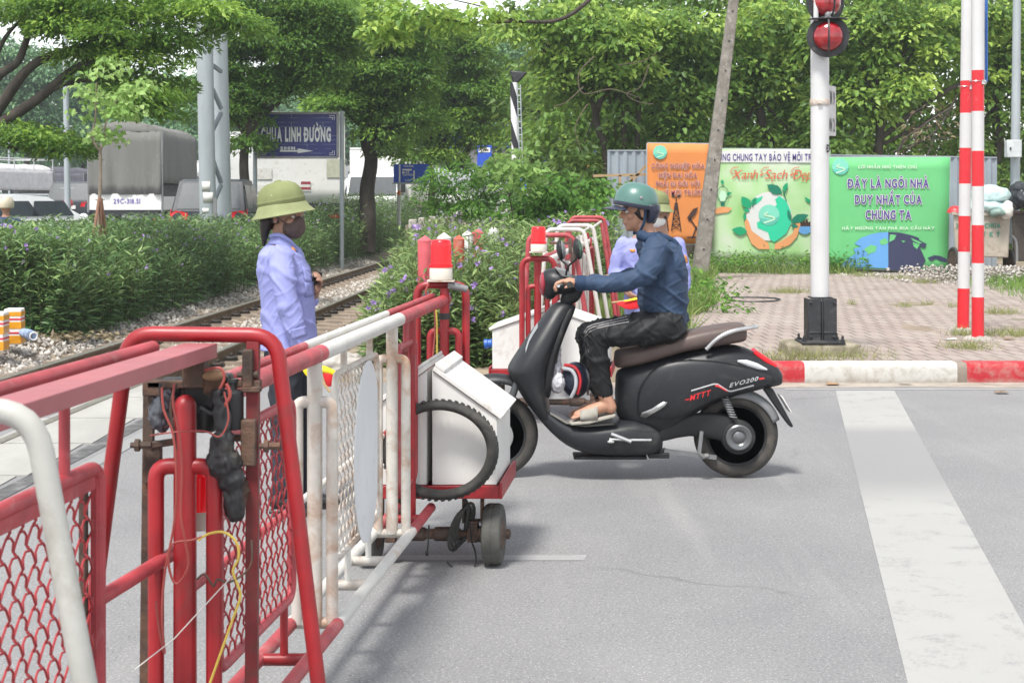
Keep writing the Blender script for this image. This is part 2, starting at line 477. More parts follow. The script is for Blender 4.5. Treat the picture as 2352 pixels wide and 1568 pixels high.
def worn_paint(name, col, under, amount, fade=None):
    m, nt, bs = new_mat(name); p = pos(nt)
    a = noisef(nt, p, 5, 8, .72, .4); b = noisef(nt, p, 60, 3, .7)
    mx = nd(nt, 'ShaderNodeMath', operation='MULTIPLY_ADD'); mx.inputs[1].default_value = .45; nt.links.new(b, mx.inputs[0]); nt.links.new(a, mx.inputs[2])
    k = ramp(nt, mx.outputs[0], [(.42+amount, 0), (.62+amount, 1)])
    if fade:      # worn away by the wheels between two distances along the line
        sp = nt.nodes.new('ShaderNodeSeparateXYZ'); nt.links.new(p, sp.inputs[0]); fr = nd(nt, 'ShaderNodeMapRange'); fr.inputs[1].default_value = 0; fr.inputs[2].default_value = 20; nt.links.new(sp.outputs[1], fr.inputs[0])
        fk = ramp(nt, fr.outputs[0], [(fade[0]/20, 0), (fade[1]/20, .86), (fade[2]/20, .86), (fade[3]/20, 0)]); ad = nd(nt, 'ShaderNodeMath', operation='MAXIMUM'); nt.links.new(k, ad.inputs[0]); nt.links.new(fk, ad.inputs[1]); k = ad.outputs[0]
    c = mixc(nt, k, col, under)
    c = mixc(nt, .5, c, mixc(nt, noisef(nt, p, 1.6, 4), (.8, .8, .8), (1, 1, 1)), 'MULTIPLY')
    nt.links.new(c, bs.inputs['Base Color']); bs.inputs['Roughness'].default_value = .75; bump(nt, bs, b, .2, .004); return m
def pavers():
    m, nt, bs = new_mat('pavers'); p = pos(nt)
    wv = nd(nt, 'ShaderNodeTexNoise'); wv.inputs['Scale'].default_value = 1.3; wv.inputs['Detail'].default_value = 1; nt.links.new(p, wv.inputs['Vector'])
    sub = nd(nt, 'ShaderNodeVectorMath', operation='MULTIPLY_ADD'); sub.inputs[1].default_value = (.05, .05, 0); nt.links.new(wv.outputs['Color'], sub.inputs[0]); nt.links.new(p, sub.inputs[2])
    br = nd(nt, 'ShaderNodeTexBrick'); br.offset = .5; br.inputs['Scale'].default_value = 1
    br.inputs['Brick Width'].default_value = .155; br.inputs['Row Height'].default_value = .40; br.inputs['Mortar Size'].default_value = .016; br.inputs['Mortar Smooth'].default_value = .3
    br.inputs['Color1'].default_value = (.285, .222, .195, 1); br.inputs['Color2'].default_value = (.365, .305, .27, 1); br.inputs['Mortar'].default_value = (.145, .115, .10, 1)
    nt.links.new(sub.outputs[0], br.inputs['Vector'])
    c = mixc(nt, ramp(nt, noisef(nt, p, .8, 6, .65), [(.4, 0), (.75, .6)]), br.outputs['Color'], (.40, .35, .305))
    c = mixc(nt, ramp(nt, noisef(nt, p, 2.2, 7, .7), [(.6, 0), (.8, .6)]), c, (.42, .28, .23))
    c = mixc(nt, ramp(nt, noisef(nt, p, 45, 4, .7), [(.3, .35), (.7, 0)]), c, (.2, .17, .15))
    nt.links.new(c, bs.inputs['Base Color']); bs.inputs['Roughness'].default_value = .9
    bump(nt, bs, br.outputs['Fac'], .5, -.012); return m
def kerb_paint(name, col, dirt):
    m, nt, bs = new_mat(name); p = pos(nt)
    a = noisef(nt, p, 7, 9, .75, .8); b = noisef(nt, p, 40, 4, .7)
    sp = nd(nt, 'ShaderNodeSeparateXYZ'); nt.links.new(p, sp.inputs[0])
    low = nd(nt, 'ShaderNodeMapRange'); low.inputs[1].default_value = .05; low.inputs[2].default_value = 0; low.inputs[3].default_value = 0; low.inputs[4].default_value = .16
    nt.links.new(sp.outputs[2], low.inputs[0])
    s = nd(nt, 'ShaderNodeMath', operation='ADD'); nt.links.new(a, s.inputs[0]); nt.links.new(low.outputs[0], s.inputs[1])
    k = ramp(nt, s.outputs[0], [(.46, 0), (.70, .9)])
    c = mixc(nt, k, col, dirt)
    c = mixc(nt, ramp(nt, b, [(.62, 0), (.75, .7)]), c, (.2, .17, .14))
    nt.links.new(c, bs.inputs['Base Color']); bs.inputs['Roughness'].default_value = .8; bump(nt, bs, a, .4, .02); return m
M_ASPH = asphalt(); M_PAVE = pavers()
M_LINE = worn_paint('line_paint', (.362, .360, .346), (.245, .245, .246), .34, (7.9, 8.7, 10.45, 10.85))
M_LINE_F = worn_paint('faded_line_paint', (.42, .417, .405), (.31, .31, .312), .04)
M_KW = kerb_paint('kerb_white', (.52, .51, .48), (.33, .295, .25)); M_KR = kerb_paint('kerb_red', (.42, .018, .028), (.36, .22, .19))
M_KB = M('kerb_bare', (.26, .22, .18), .95, vs=9, dirt=.4, bmp=.3)
M_DUST = M('gutter_dust', (.35, .31, .265), .95, vs=5, var=.2, dirt=.3, dirtcol=(.25, .2, .16), bmp=.3, bs_=90)
M_SOIL = M('soil', (.27, .215, .16), 1, vs=1.5, var=.3, dirt=.5, dirtcol=(.12, .12, .06), ds=.8, bmp=.4, bs_=20)
M_CONC = M('concrete', (.40, .375, .34), .9, vs=4, var=.16, dirt=.35, dirtcol=(.2, .18, .14), ds=5, bmp=.25)
M_MOSSY = M('mossy_concrete', (.33, .29, .22), .95, vs=7, var=.25, dirt=.7, dirtcol=(.11, .10, .05), ds=6, bmp=.4)
M_PANEL = M('crossing_concrete', (.35, .345, .32), .85, vs=2, var=.1, dirt=.25, dirtcol=(.26, .25, .22), ds=3, bmp=.2, stretch=(1, .4, 1))
M_BALL = M('ballast', (.36, .335, .30), .95, vs=24, var=.35, dirt=.5, dirtcol=(.13, .115, .095), ds=30, bmp=1, bs_=30)
M_STONE = M('ballast_stone', (.44, .41, .37), .95, vs=17, var=.35, dirt=.2, ds=20)
M_RUSTRAIL = M('rail_rust', (.19, .13, .085), .8, vs=8, var=.25, dirt=.3, dirtcol=(.3, .24, .17))
M_RAILTOP = M('rail_head', (.36, .33, .28), .35, metal=.7, vs=6, var=.15)
M_SLEEP = M('sleeper_concrete', (.27, .215, .165), .95, vs=6, var=.2, dirt=.3, dirtcol=(.15, .10, .07), bmp=.3)
M_IRON = M('dark_iron', (.045, .04, .035), .75, metal=.2, vs=14, var=.3, dirt=.3, dirtcol=(.1, .05, .03))

# ================================================================ ground, roads
def sheet(name, pts, z, m, kind='structure', sub=0):
    mb = MB(); mb.add([V((x, y, z)) for x, y in pts], [tuple(range(len(pts)))])
    return tag(mb.build(name, m, None, ang=0), kind=kind)
sheet('road', [(-60, -8), (60, -8), (60, 13.3), (-60, 13.3)], 0, M_ASPH)
def lerp(a, b, t): return a+(b-a)*t
def sstep(a, b, x):
    t = min(1, max(0, (x-a)/(b-a))); return t*t*(3-2*t)
def track_x(Y): return -3.70+.047*(Y-17)          # centre line of the track
def ground_z(x, y):
    if y < 13.42: return -.12
    t = track_x(y); d = x-t
    z = -.22
    z = lerp(z, .02, sstep(1.15, 1.9, d)); z = lerp(z, .165, sstep(4.0, 4.8, d))
    if d < 0: z = lerp(-.22, .02, sstep(1.2, 2.2, -d)); z = lerp(z, .32, sstep(4, 7, -d))
    return z + .02*noise.noise(V((x*.8, y*.8, 0)))
xs = [-400, -150, -60, -40, -25, -18]+[-14+.5*i for i in range(56)]+[16, 20, 28, 40, 80, 200, 400]
ys = [-40, 0, 8, 13.30, 13.45]+[13.6+.5*i for i in range(60)]+[45, 50, 60, 80, 110, 160, 260, 500, 1200]
mb = MB(); nx = len(xs)
mb.add([V((x, y, ground_z(x, y))) for y in ys for x in xs], [(j*nx+i, j*nx+i+1, (j+1)*nx+i+1, (j+1)*nx+i) for j in range(len(ys)-1) for i in range(nx-1)])
tag(mb.build('ground', M_SOIL, None, ang=180), kind='structure')
sheet('traffic_road', [(-80, 30), (-7.2, 30), (-4.5, 60), (-1, 200), (-80, 200)], .42, M('traffic_asphalt', (.24, .24, .245), .85, vs=2))
sheet('pavement', [(1.15, 13.48), (15, 13.48), (15, 31.6), (4.1, 31.6), (3.3, 25), (2.8, 21), (1.9, 17)], .174, M_PAVE)
# kerb: stripes butted end to end along the pavement
def kerb_len(segs, name='kerb'):
    mb = MB()
    for i, (x0, x1, mi) in enumerate(segs):
        mb.cm = mi; n = max(2, int((x1-x0)/.07)); rings = []
        for k in range(n+1):
            x = lerp(x0, x1, k/n); wob = .006*noise.noise(V((x*5, 3, 1))); wb = .012*noise.noise(V((x*3.1, 7, 1)))
            prof = [(13.285+wob+.004, -.05), (13.275+wob, .05), (13.278+wob, .13), (13.29+wob, .163+wb*.3), (13.315, .176+wb*.4), (13.40, .178+wb*.3), (13.475, .176), (13.48, -.05)]
            rings.append([V((x, y, z)) for y, z in prof])
        mb.loft(rings)
    return tag(mb.build(name, [M_KR, M_KW, M_KB], None, ang=50), kind='structure')
kerb_len([(1.12, 2.55, 0), (2.55, 3.88, 1), (3.88, 3.965, 2), (3.965, 5.4, 0), (5.4, 6.8, 1), (6.8, 8.2, 0), (8.2, 9.6, 1), (9.6, 11, 0)])
mb = MB(); n = 60
rows = []
for k in range(n+1):
    x = lerp(.6, 11, k/n); rows.append((V((x, 12.97+.07*noise.noise(V((x*1.3, 0, 5))), .0015)), V((x, 13.30, .006))))
for a, b in zip(rows[:-1], rows[1:]): mb.quad(a[0], b[0], b[1], a[1])
tag(mb.build('gutter_dust', M_DUST, None, ang=0), kind='structure')
# painted lines
def slx(Y): return 1.31+.1815*(Y-5.045)
def strip(name, y0, y1, w0, m, z=.002, n=8):
    mb = MB(); pr = None
    for k in range(n+1):
        Y = lerp(y0, y1, k/n); a = V((slx(Y), Y, z)); b = V((slx(Y)+w0, Y, z))
        if pr: mb.quad(pr[0], pr[1], b, a)
        pr = (a, b)
    return tag(mb.build(name, m, None, ang=0), kind='structure')
strip('stop_line', 2.2, 12.76, .49, M_LINE)
sheet('edge_line', [(2.3, 12.80), (11, 12.80), (11, 12.88), (2.3, 12.88)], .0025, M_LINE_F)
sheet('lane_line', [(-.75, 6.755), (.32, 6.755), (.335, 6.855), (-.75, 6.855)], .002, M_LINE_F)
# concrete panels of the level crossing, with a dark joint and a white line along them
mb = MB()
Yc = 3.0
while Yc < 13.3:
    y1 = min(Yc+1.16, 13.3)
    def ex(Y): return -2.70+.047*(Y-11)
    for a, b in ((-9.5, -6.4), (-6.37, -4.75+.047*(Yc-13.7)), (-4.63+.047*(Yc-13.7), -3.36+.047*(Yc-13.7)), (-3.26+.047*(Yc-13.7), None)):
        bx0 = b if b is not None else ex(Yc); bx1 = b if b is not None else ex(y1)
        mb.box(((a+bx0)/2, (Yc+y1)/2, -.02), (bx0-a, y1-Yc-.03, .056))
    Yc += 1.16
tag(mb.build('crossing_panels', M_PANEL, None, ang=0), kind='structure')
mb = MB(); mb.quad(V((-2.70+.047*-8, 3, .004)), V((-2.58+.047*-8, 3, .004)), V((-2.58+.047*2.2, 13.2, .004)), V((-2.70+.047*2.2, 13.2, .004)))
tag(mb.build('tar_joint', M('tar', (.10, .10, .10), .8, vs=9, var=.3, dirt=.3, dirtcol=(.25, .25, .24)), None, ang=0), kind='structure')
mb = MB(); mb.quad(V((-2.52+.047*-8, 3, .004)), V((-2.40+.047*-8, 3, .004)), V((-2.40+.047*2.2, 13.2, .004)), V((-2.52+.047*2.2, 13.2, .004)))
tag(mb.build('crossing_line', M_LINE, None, ang=0), kind='structure')

# ================================================================ railway
def rail(dx, label):
    pr = [(-.065, -.14), (.065, -.14), (.065, -.128), (.012, -.115), (.010, -.035), (.035, -.022), (.035, 0), (.028, .008), (-.028, .008), (-.035, 0), (-.035, -.022), (-.010, -.035), (-.012, -.115), (-.065, -.128)]
    mb = MB(); rings = []
    for Y in (2.5, 8, 13.3, 18, 24, 30, 40, 60, 90):
        rings.append([V((track_x(Y)+dx+a, Y, b+.012)) for a, b in pr])
    mb.loft(rings)
    # the worn bright head is another material on the same rail
    o = mb.build('steel_rail', [M_RUSTRAIL, M_RAILTOP], None, ang=30)
    for p_ in o.data.polygons:
        if p_.normal.z > .6 and max(o.data.vertices[i].co.z for i in p_.vertices) > .005: p_.material_index = 1
    return tag(o, label, 'rail', 'rails of the railway track')
rail(-.665, 'rusty steel rail of the track, the one along the flowering hedge')
rail(.665, 'rusty steel rail of the track, the one passing behind the woman guard')
sl0 = thing('sleeper', 'brown concrete sleeper lying under both rails in the gravel', 'sleeper', (0, 0, 0), 'sleepers under the rails')
mb = MB(); rings = []
for x, z, hw in ((-1.25, -.20, .12), (-1.22, -.13, .13), (-.95, -.115, .13), (-.45, -.118, .13), (-.3, -.165, .115), (.3, -.165, .115), (.45, -.118, .13), (.95, -.115, .13), (1.22, -.13, .13), (1.25, -.20, .12)):
    rings.append([V((x, -hw, -.32)), V((x, -hw*.8, z)), V((x, hw*.8, z)), V((x, hw, -.32))])
mb.loft(rings); mb.build('beam', M_SLEEP, sl0, ang=25)
for dx in (-.665, .665):
    for s in (-1, 1):
        mb = MB(); c = V((dx+s*.105, 0, -.085))
        mb.torus(c, (0, 0, 1), .05, .018, 12, 8); mb.lathe(c+V((0, 0, -.03)), (0, 0, 1), [(.022, 0), (.022, .07), (.012, .075)], 8); mb.box(c+V((0, 0, -.028)), (.13, .13, .02))
        mb.build('rail_clip', M_IRON, sl0)
Y = 13.75; first = True
while Y < 42:
    o = sl0 if first else copy_tree(sl0); first = False
    o.location = (track_x(Y), Y, .012); o.rotation_euler.z = -.047+random.uniform(-.01, .01); Y += .6
# ballast stones (nobody could count them)
def stones(name, pts, sizes, m):
    base = np.array([[1, 0, 0], [-1, 0, 0], [0, 1, 0], [0, -1, 0], [0, 0, 1], [0, 0, -1]], float)
    fc = [(0, 2, 4), (2, 1, 4), (1, 3, 4), (3, 0, 4), (2, 0, 5), (1, 2, 5), (3, 1, 5), (0, 3, 5)]
    n = len(pts); v = base[None]*(RNG.uniform(.5, 1.25, (n, 6, 1)))*sizes[:, None, None]+RNG.normal(0, .22, (n, 6, 3))*sizes[:, None, None]
    a = RNG.uniform(0, 6.28, n); c, s = np.cos(a), np.sin(a)
    x = v[:, :, 0]*c[:, None]-v[:, :, 1]*s[:, None]; y = v[:, :, 0]*s[:, None]+v[:, :, 1]*c[:, None]
    v = np.stack([x, y, v[:, :, 2]*.8], 2)+pts[:, None, :]
    return tag(leaf_mesh(name, [(v.reshape(-1, 3), fc, 6, np.repeat(RNG.uniform(0, 1, n), 6), 0)], m), kind='stuff')
m, nt, bs = new_mat('stone_tint'); a = nd(nt, 'ShaderNodeAttribute'); a.attribute_name = 'tint'
nt.links.new(ramp(nt, a.outputs['Fac'], [(0, (.22, .19, .165)), (.5, (.40, .37, .33)), (1, (.56, .53, .49))]), bs.inputs['Base Color']); bs.inputs['Roughness'].default_value = .95
M_STN = m
pt = []
for _ in range(30000):
    Y = 13.4+30*random.random()**1.5; d = random.uniform(-2.0, 2.0); t = track_x(Y)
    if abs(abs(d)-.665) < .08: continue
    z = ground_z(t+d, Y)+.02
    if abs(d) < 1.22: z = -.185+random.uniform(0, .025)
    pt.append((t+d, Y, z))
pt = np.array(pt); 
tag(stones('ballast_stones', pt, RNG.uniform(.022, .05, len(pt)), M_STN), 'pale grey crushed stone ballast around the sleepers and rails', 'gravel')
# ================================================================ rolling barrier gates
RED = M('red_paint', (.31, .010, .015), .42, var=.18, vs=6, dirt=.26, dirtcol=(.17, .03, .028), ds=9, spec=.6, bmp=.05, bs_=35)
REDC = M('chalky_red_paint', (.39, .048, .058), .5, var=.2, vs=9, dirt=.24, dirtcol=(.40, .19, .18), ds=8, spec=.6, bmp=.06, bs_=40)
WHT = M('white_paint', (.60, .585, .55), .42, var=.06, vs=8, dirt=.16, dirtcol=(.42, .27, .16), ds=4.5, spec=.5, bmp=.05)
WRUST = M('rusty_white_paint', (.57, .54, .49), .55, var=.1, vs=8, dirt=.55, dirtcol=(.36, .20, .11), ds=7, bmp=.1)
PLATE = M('white_plate', (.68, .69, .70), .5, var=.05, vs=3, dirt=.12, dirtcol=(.45, .45, .45))
BOXW = M('white_sheet_metal', (.70, .69, .66), .4, var=.05, vs=3, dirt=.15, dirtcol=(.42, .34, .27), ds=4)
BROWN = M('brown_iron', (.085, .058, .045), .75, metal=.15, vs=15, var=.4, dirt=.45, dirtcol=(.17, .085, .05), bmp=.4, bs_=60)
RUBB = M('rubber', (.038, .037, .034), .78, vs=15, var=.25, dirt=.35, dirtcol=(.10, .09, .08), ds=6, bmp=.1)
TYRE = M('dusty_tyre', (.075, .075, .068), .85, vs=10, var=.25, dirt=.4, dirtcol=(.13, .125, .11), ds=5)
BLACKP = M('black_plastic', (.022, .023, .025), .45, vs=10, var=.2, dirt=.2, dirtcol=(.09, .08, .07))
LENS = M('red_lens', (.78, .008, .016), .22, var=.05, spec=.6, emit=.12)
CREAM = M('cream_plastic', (.66, .62, .54), .45, var=.06, dirt=.15)
YWIRE = M('yellow_wire', (.62, .46, .08), .5); RWIRE = M('red_wire', (.32, .06, .05), .5); WSTR = M('white_string', (.6, .58, .55), .8)
GREYP = M('grey_plastic', (.19, .195, .20), .5, dirt=.2)

def gx(Y): return .109*Y-1.1405
def g(t, Y, z): return V((gx(Y)+t, Y, z))
def pipe(par, name, pts, r, m, n=12, rad=0, label=None):
    mb = MB(); mb.tube(rnd(pts, rad, 6) if rad else pts, r, n); o = mb.build(name, m, par, ang=50)
    if label: o['label'] = label
    return o
def chain(par, p0, p1, z0, z1, m, pu=.0575, pz=.081, r=.0027):
    """chain-link fabric between two upright lines: wires that zigzag and hook into each other"""
    p0 = V(p0); p1 = V(p1); L = (p1-p0).length; u = (p1-p0)/L; nrm = V((u.y, -u.x, 0)); mb = MB()
    k = int(L/(pu/2)); up = V((0, 0, 1))
    for i in range(k):
        c = (i+.5)*pu/2; pts = []; j = 0; z = z0; sg = 1 if i % 2 else -1
        nz = int((z1-z0)/(pz/2))+1
        for j in range(nz+1):
            zz = min(z0+j*pz/2, z1); s = sg if j % 2 else -sg
            cu = min(max(c+s*pu*.27, 0), L); w = (1 if j % 2 else -1)*.0035
            base = p0+u*cu+up*zz
            if 0 < j:      # the wire rises steeply and rounds over at the upper hook
                pu_, pz_ = prev_; du = cu-pu_; dz = zz-pz_
                pts += [p0+u*(pu_+du*.24)+up*(pz_+dz*.58), p0+u*(pu_+du*.62)+up*(pz_+dz*.86)]
            prev_ = (cu, zz)
            if 0 < j < nz: pts += [base-up*pz*.07+nrm*w-u*s*pu*.05, base+nrm*0+u*s*pu*.015, base+up*pz*.07-nrm*w-u*s*pu*.05]
            else: pts.append(base)
        mb.tube(pts, r, 5)
    return mb.build('chain_link_mesh', m, par, ang=60)
def panel(par, t, Y0, Y1, z0, z1, m, r=.012, f=g, stubs=(), ztop=1.09, mm=None):
    a, b, c, d = f(t, Y0, z0), f(t, Y0, z1), f(t, Y1, z1), f(t, Y1, z0)
    mid = (a+d)/2
    pipe(par, 'panel_frame', [mid]+[a, b, c, d]+[mid], r, m, 10, .05)
    chain(par, f(t, Y0, 0), f(t, Y1, 0), z0+.01, z1-.01, mm or m)
    for s in stubs: pipe(par, 'stub', [f(t, s, z1), f(t, s, ztop)], .012, m, 8)
def fork(par, c0, hv, zt, zb, z0, m, r1, r2, cap=False):
    """upright with a leg bent out of it on either side"""
    c0 = V((c0.x, c0.y, 0)); mb = MB()
    up = V((0, 0, 1))
    prof = [c0+up*z0, c0+up*zt]
    if cap: mb.capsule(c0+up*z0, r1, c0+up*(zt-r1), r1*.95, 16)
    else: mb.tube(prof, r1, 14)
    mb.build('upright', m, par, ang=60)
    for s in (-1, 1):
        pipe(par, 'leg', [c0+hv*s+up*z0, c0+hv*s+up*zb, c0+up*zb], r2, m, 12, .05)
def beacon(par, c, r, hb, hl):
    """flashing warning lamp: plate, pale base, ribbed red dome"""
    mb = MB(); mb.box(c+V((0, 0, .003)), (r*2.5, r*2.2, .006)); mb.build('lamp_plate', WRUST, par)
    mb = MB(); mb.lathe(c+V((0, 0, .008)), (0, 0, 1), [(r*1.04, 0), (r*1.06, hb*.1), (r*1.06, hb*.9), (r, hb)], 28); mb.build('lamp_base', CREAM, par)
    z = .008+hb; prof = [(r*1.08, z), (r*1.08, z+hl*.1), (r*.98, z+hl*.11)]
    for k in range(12): prof += [(r*(.985-.003*k), z+hl*(.14+.06*k)), (r*(.965-.003*k), z+hl*(.17+.06*k))]
    prof += [(r*.92, z+hl*.9), (r*.84, z+hl*.97), (r*.6, z+hl), (0, z+hl)]
    mb = MB(); mb.lathe(c, (0, 0, 1), prof, 28); mb.build('lamp_lens', LENS, par, ang=60)
MB_ = MB
def cart(par, cx, Y0, Y1, hw, zb, zmid, zlow, wr, coil=True):
    """two lidded boxes back to back on a low red tray with two small wheels"""
    def MB():      # the cart stands square to the gate, so it leans along the gate's line
        m_ = MB_(); bd = m_.build
        def build(*a, **k):
            m_.v = [V((p.x+.109*(p.y-Y0), p.y, p.z)) for p in m_.v]; return bd(*a, **k)
        m_.build = build; return m_
    mb = MB(); th = .012
    mb.box((cx, Y0+.01, zb-.028), (hw*2, .02, .056)); mb.box((cx, Y1-.01, zb-.028), (hw*2-.01, .018, .055))
    for s in (-1, 1): mb.box((cx+s*(hw+.006), (Y0+Y1)/2, zb-.02), (.014, Y1-Y0+.01, .072))
    mb.box((cx, (Y0+Y1)/2, zb-.045), (hw*2-.03, Y1-Y0-.05, .012))
    mb.build('tray', RED, par, bevel=.003)
    for s in (-1, 1):
        x0 = cx+s*.012; x1 = cx+s*(hw-.012)
        mb = MB(); mb.prism([V((x0, Y0+.012, zb+.002)), V((x1, Y0+.012, zb+.002)), V((x1, Y0+.012, zlow)), V((x0, Y0+.012, zmid))], (0, Y1-Y0-.03, 0))
        b = mb.build('box', BOXW, par, bevel=.003)
        d = V((x1-x0, 0, zlow-zmid)).normalized(); nrm = V((-d.z*s, 0, d.x*s)) 
        a = V((x0, Y0, zmid+.002))+nrm*.002; e = V((x1, Y0, zlow+.002))+d*.02+nrm*.002
        mb = MB(); mb.prism([a, e, e+nrm*.02, a+nrm*.02], (0, Y1-Y0, 0))
        lid = mb.build('lid', BOXW, b, bevel=.003)
        mb = MB(); mb.prism([a+nrm*.021, a+nrm*.021+d*.05, a+nrm*.035+d*.045, a+nrm*.035-d*.006], (0, Y1-Y0, 0)); mb.build('hinge_strip', BOXW, b, bevel=.002)
    ya = Y0+.09
    for s in (-1, 1):
        wc = V((cx+s*(hw-.035), ya, wr)); mb = MB()
        W = .043
        mb.lathe(wc, (1, 0, 0), [(wr*.5, -W*.8), (wr*.82, -W), (wr*.95, -W*.85), (wr, -W*.5), (wr, -W*.08), (wr*.985, 0), (wr, W*.08), (wr, W*.5), (wr*.95, W*.85), (wr*.82, W), (wr*.5, W*.8)], 36)
        wh = mb.build('wheel', TYRE, par, ang=30)
        mb = MB(); mb.lathe(wc, (1, 0, 0), [(.03, -.075), (.04, -.05), (wr*.5, -.038), (wr*.5, .038), (.04, .05), (.022, .055), (.022, .07), (.012, .075)], 16); mb.build('hub', BROWN, wh)
        ub = V((cx+s*(hw-.125), ya, 0)); mb = MB()
        mb.box(ub+V((0, 0, wr+.01)), (.045, .06, .085)); mb.box(ub+V((0, 0, wr+.055)), (.055, .065, .012))
        for q in (-1, 1): mb.bar(ub+V((q*.04, 0, zb-.05)), ub+V((q*.04, 0, wr+.05)), .014, .04, V((0, 1, 0)))
        mb.build('axle_bracket', BROWN, par, bevel=.003)
    mb = MB(); mb.lathe((cx-hw+.03, ya, wr), (1, 0, 0), [(.016, 0), (.016, .16), (.03, .165), (.03, .24), (.022, .25), (.022, hw*2-.33), (.031, hw*2-.32), (.031, hw*2-.22), (.02, hw*2-.21), (.016, hw*2-.2), (.016, hw*2-.06)], 14)
    mb.build('axle', BROWN, par, ang=30)
    if coil:
        mb = MB()
        for k in range(4):
            c = V((cx+.115+.012*k, ya-.03, wr+.02+.012*k)); pts = []
            for j in range(16):
                a = 2*math.pi*j/16; pts.append(c+V((.028*math.cos(a)+.02*math.sin(a), .03*math.cos(a), .085*math.sin(a))))
            mb.tube(pts, .0075, 6, closed=True)
        mb.tube(spline([V((cx+.14, ya-.03, zb-.06)), V((cx+.16, ya-.035, wr+.13)), V((cx+.155, ya-.03, wr+.03))], 5), .008, 6)
        mb.build('cable_coil', RUBB, par)
        q = lambda x, y: P(x, y, ya-.05)
        mb = MB(); mb.tube(spline([q(1076, 1196), q(1080, 1238), q(1090, 1270), q(1088, 1300), q(1068, 1321), q(1045, 1308), q(1024, 1290)], 6), .0042, 6); mb.build('loose_cable', BLACKP, par)
        mb = MB(); mb.tube([q(983, 1205), q(981, 1250), q(978, 1273)], .004, 6); mb.ell(q(978, 1270), (.008, .008, .012)); mb.build('hanging_plug', BLACKP, par)

# ---- the near gate
NG = thing('barrier_gate', 'long red and white barrier gate with chain-link panels in front of the woman guard', 'barrier gate', tuple(g(0, 5, 0)), 'rolling barrier gates')
def runs(name, t, z, r, parts, f=g):
    for y0, y1, m in parts: pipe(NG, name, [f(t, y0, z), f(t, y1, z)], r, m, 14)
runs('top_rail', 0, 1.11, .027, [(3.76, 4.87, REDC), (4.87, 6.23, WHT), (6.23, 7.5, REDC)])
runs('thin_rail', -.052, 1.132, .014, [(3.74, 4.86, REDC), (4.86, 6.23, WHT), (6.23, 7.42, REDC)])
for t in (-.073, .073): runs('lower_rail', t, .27, .021, [(2.3, 4.775, REDC), (4.775, 6.11, WHT), (6.11, 6.585, REDC)])
runs('middle_rail', -.073, .63, .012, [(3.78, 4.85, REDC), (4.85, 6.25, WHT), (6.25, 6.6, RED)])
for Y, m in ((3.5, RED), (4.41, RED), (4.79, WRUST), (5.26, WRUST), (5.61, WRUST), (6.08, WRUST), (6.35, RED)):
    pipe(NG, 'cross_pipe', [g(-.073, Y, .27), g(.073, Y, .27)], .018, m, 10)
lat = V((.055, 0, 0))
fork(NG, g(0, 4.783, 0), lat, 1.09, .965, .27, WRUST, .024, .019)
fork(NG, g(0, 6.075, 0), lat, 1.09, .965, .27, WRUST, .024, .019)
panel(NG, 0, 5.06, 5.77, .40, 1.018, WRUST, .011, stubs=(5.2, 5.63), ztop=1.09)
for Y in (5.26, 5.61): pipe(NG, 'stub', [g(0, Y, .40), g(0, Y, .28)], .011, WHT, 8)
panel(NG, 0, 3.78, 4.5, .43, 1.006, REDC, .014, stubs=(4.38, 3.95), mm=RED)
pipe(NG, 'stub', [g(0, 4.41, .43), g(0, 4.41, .28)], .012, RED, 8)
panel(NG, 0, 6.2, 6.6, .40, .995, REDC, .014, stubs=(6.38,), mm=RED)
pipe(NG, 'end_post', [g(.004, 6.5, .22), g(.004, 6.5, 1.09)], .018, RED)
mb = MB()
c = g(.02, 5.5, .693); ax = V((1, -.045, 0))
mb.lathe(c, ax, [(.0, -.0015), (.325, -.0015), (.325, .0015), (0, .0015)], 48); o = mb.build('sign_plate', PLATE, NG, ang=30); o['label'] = 'round pale sign plate seen almost edge-on'
# outer section towards the camera
mb = MB(); mb.bar(g(0, 1.2, 1.24), g(0, 3.64, 1.24), .082, .034); mb.build('flat_beam', M('pink_paint', (.365, .105, .115), .45, var=.08, vs=5, dirt=.15, dirtcol=(.5, .1, .1), spec=.6), NG, bevel=.002)
pipe(NG, 'thin_rail', [g(-.10, 1.4, 1.25), g(-.10, 3.6, 1.25)], .0165, REDC, 14)
panel(NG, -.10, 2.05, 3.26, .40, 1.03, REDC, .0165, stubs=(3.08, 2.4), ztop=1.245, mm=M('mesh_red', (.36, .035, .04), .5))
mb = MB(); mb.bar(g(-.10, 2.05, 1.005), g(-.10, 3.25, 1.005), .012, .035); mb.bar(g(-.1, 3.245, .42), g(-.1, 3.245, 1.03), .012, .03, V((0, 1, 0))); mb.build('flat_edge', REDC, NG)
mb = MB(); mb.bar(g(-.112, 3.21, .42), g(-.112, 3.21, 1.0), .012, .03, V((0, 1, 0))); mb.build('flat_edge', BROWN, NG)
pipe(NG, 'middle_rail', [g(-.1, 3.26, .745), g(-.08, 3.7, .745)], .0165, REDC)
q = lambda x, y, dy=0: P(x, y, 3.67+dy)
pipe(NG, 'a_frame', [q(188, 1600, .15), q(296, 766), q(634, 770), q(742, 1660)], .0188, RED, 18, .06)
w_ = lambda x, y: P(x, y, 2.1)
pipe(NG, 'a_frame', [w_(-330, 1700), w_(-250, 942), w_(78, 942), w_(208, 1640)], .0172, M('grey_white_paint', (.43, .425, .395), .5, var=.14, vs=5, dirt=.25, dirtcol=(.28, .26, .22), ds=5, bmp=.06), 18, .06)
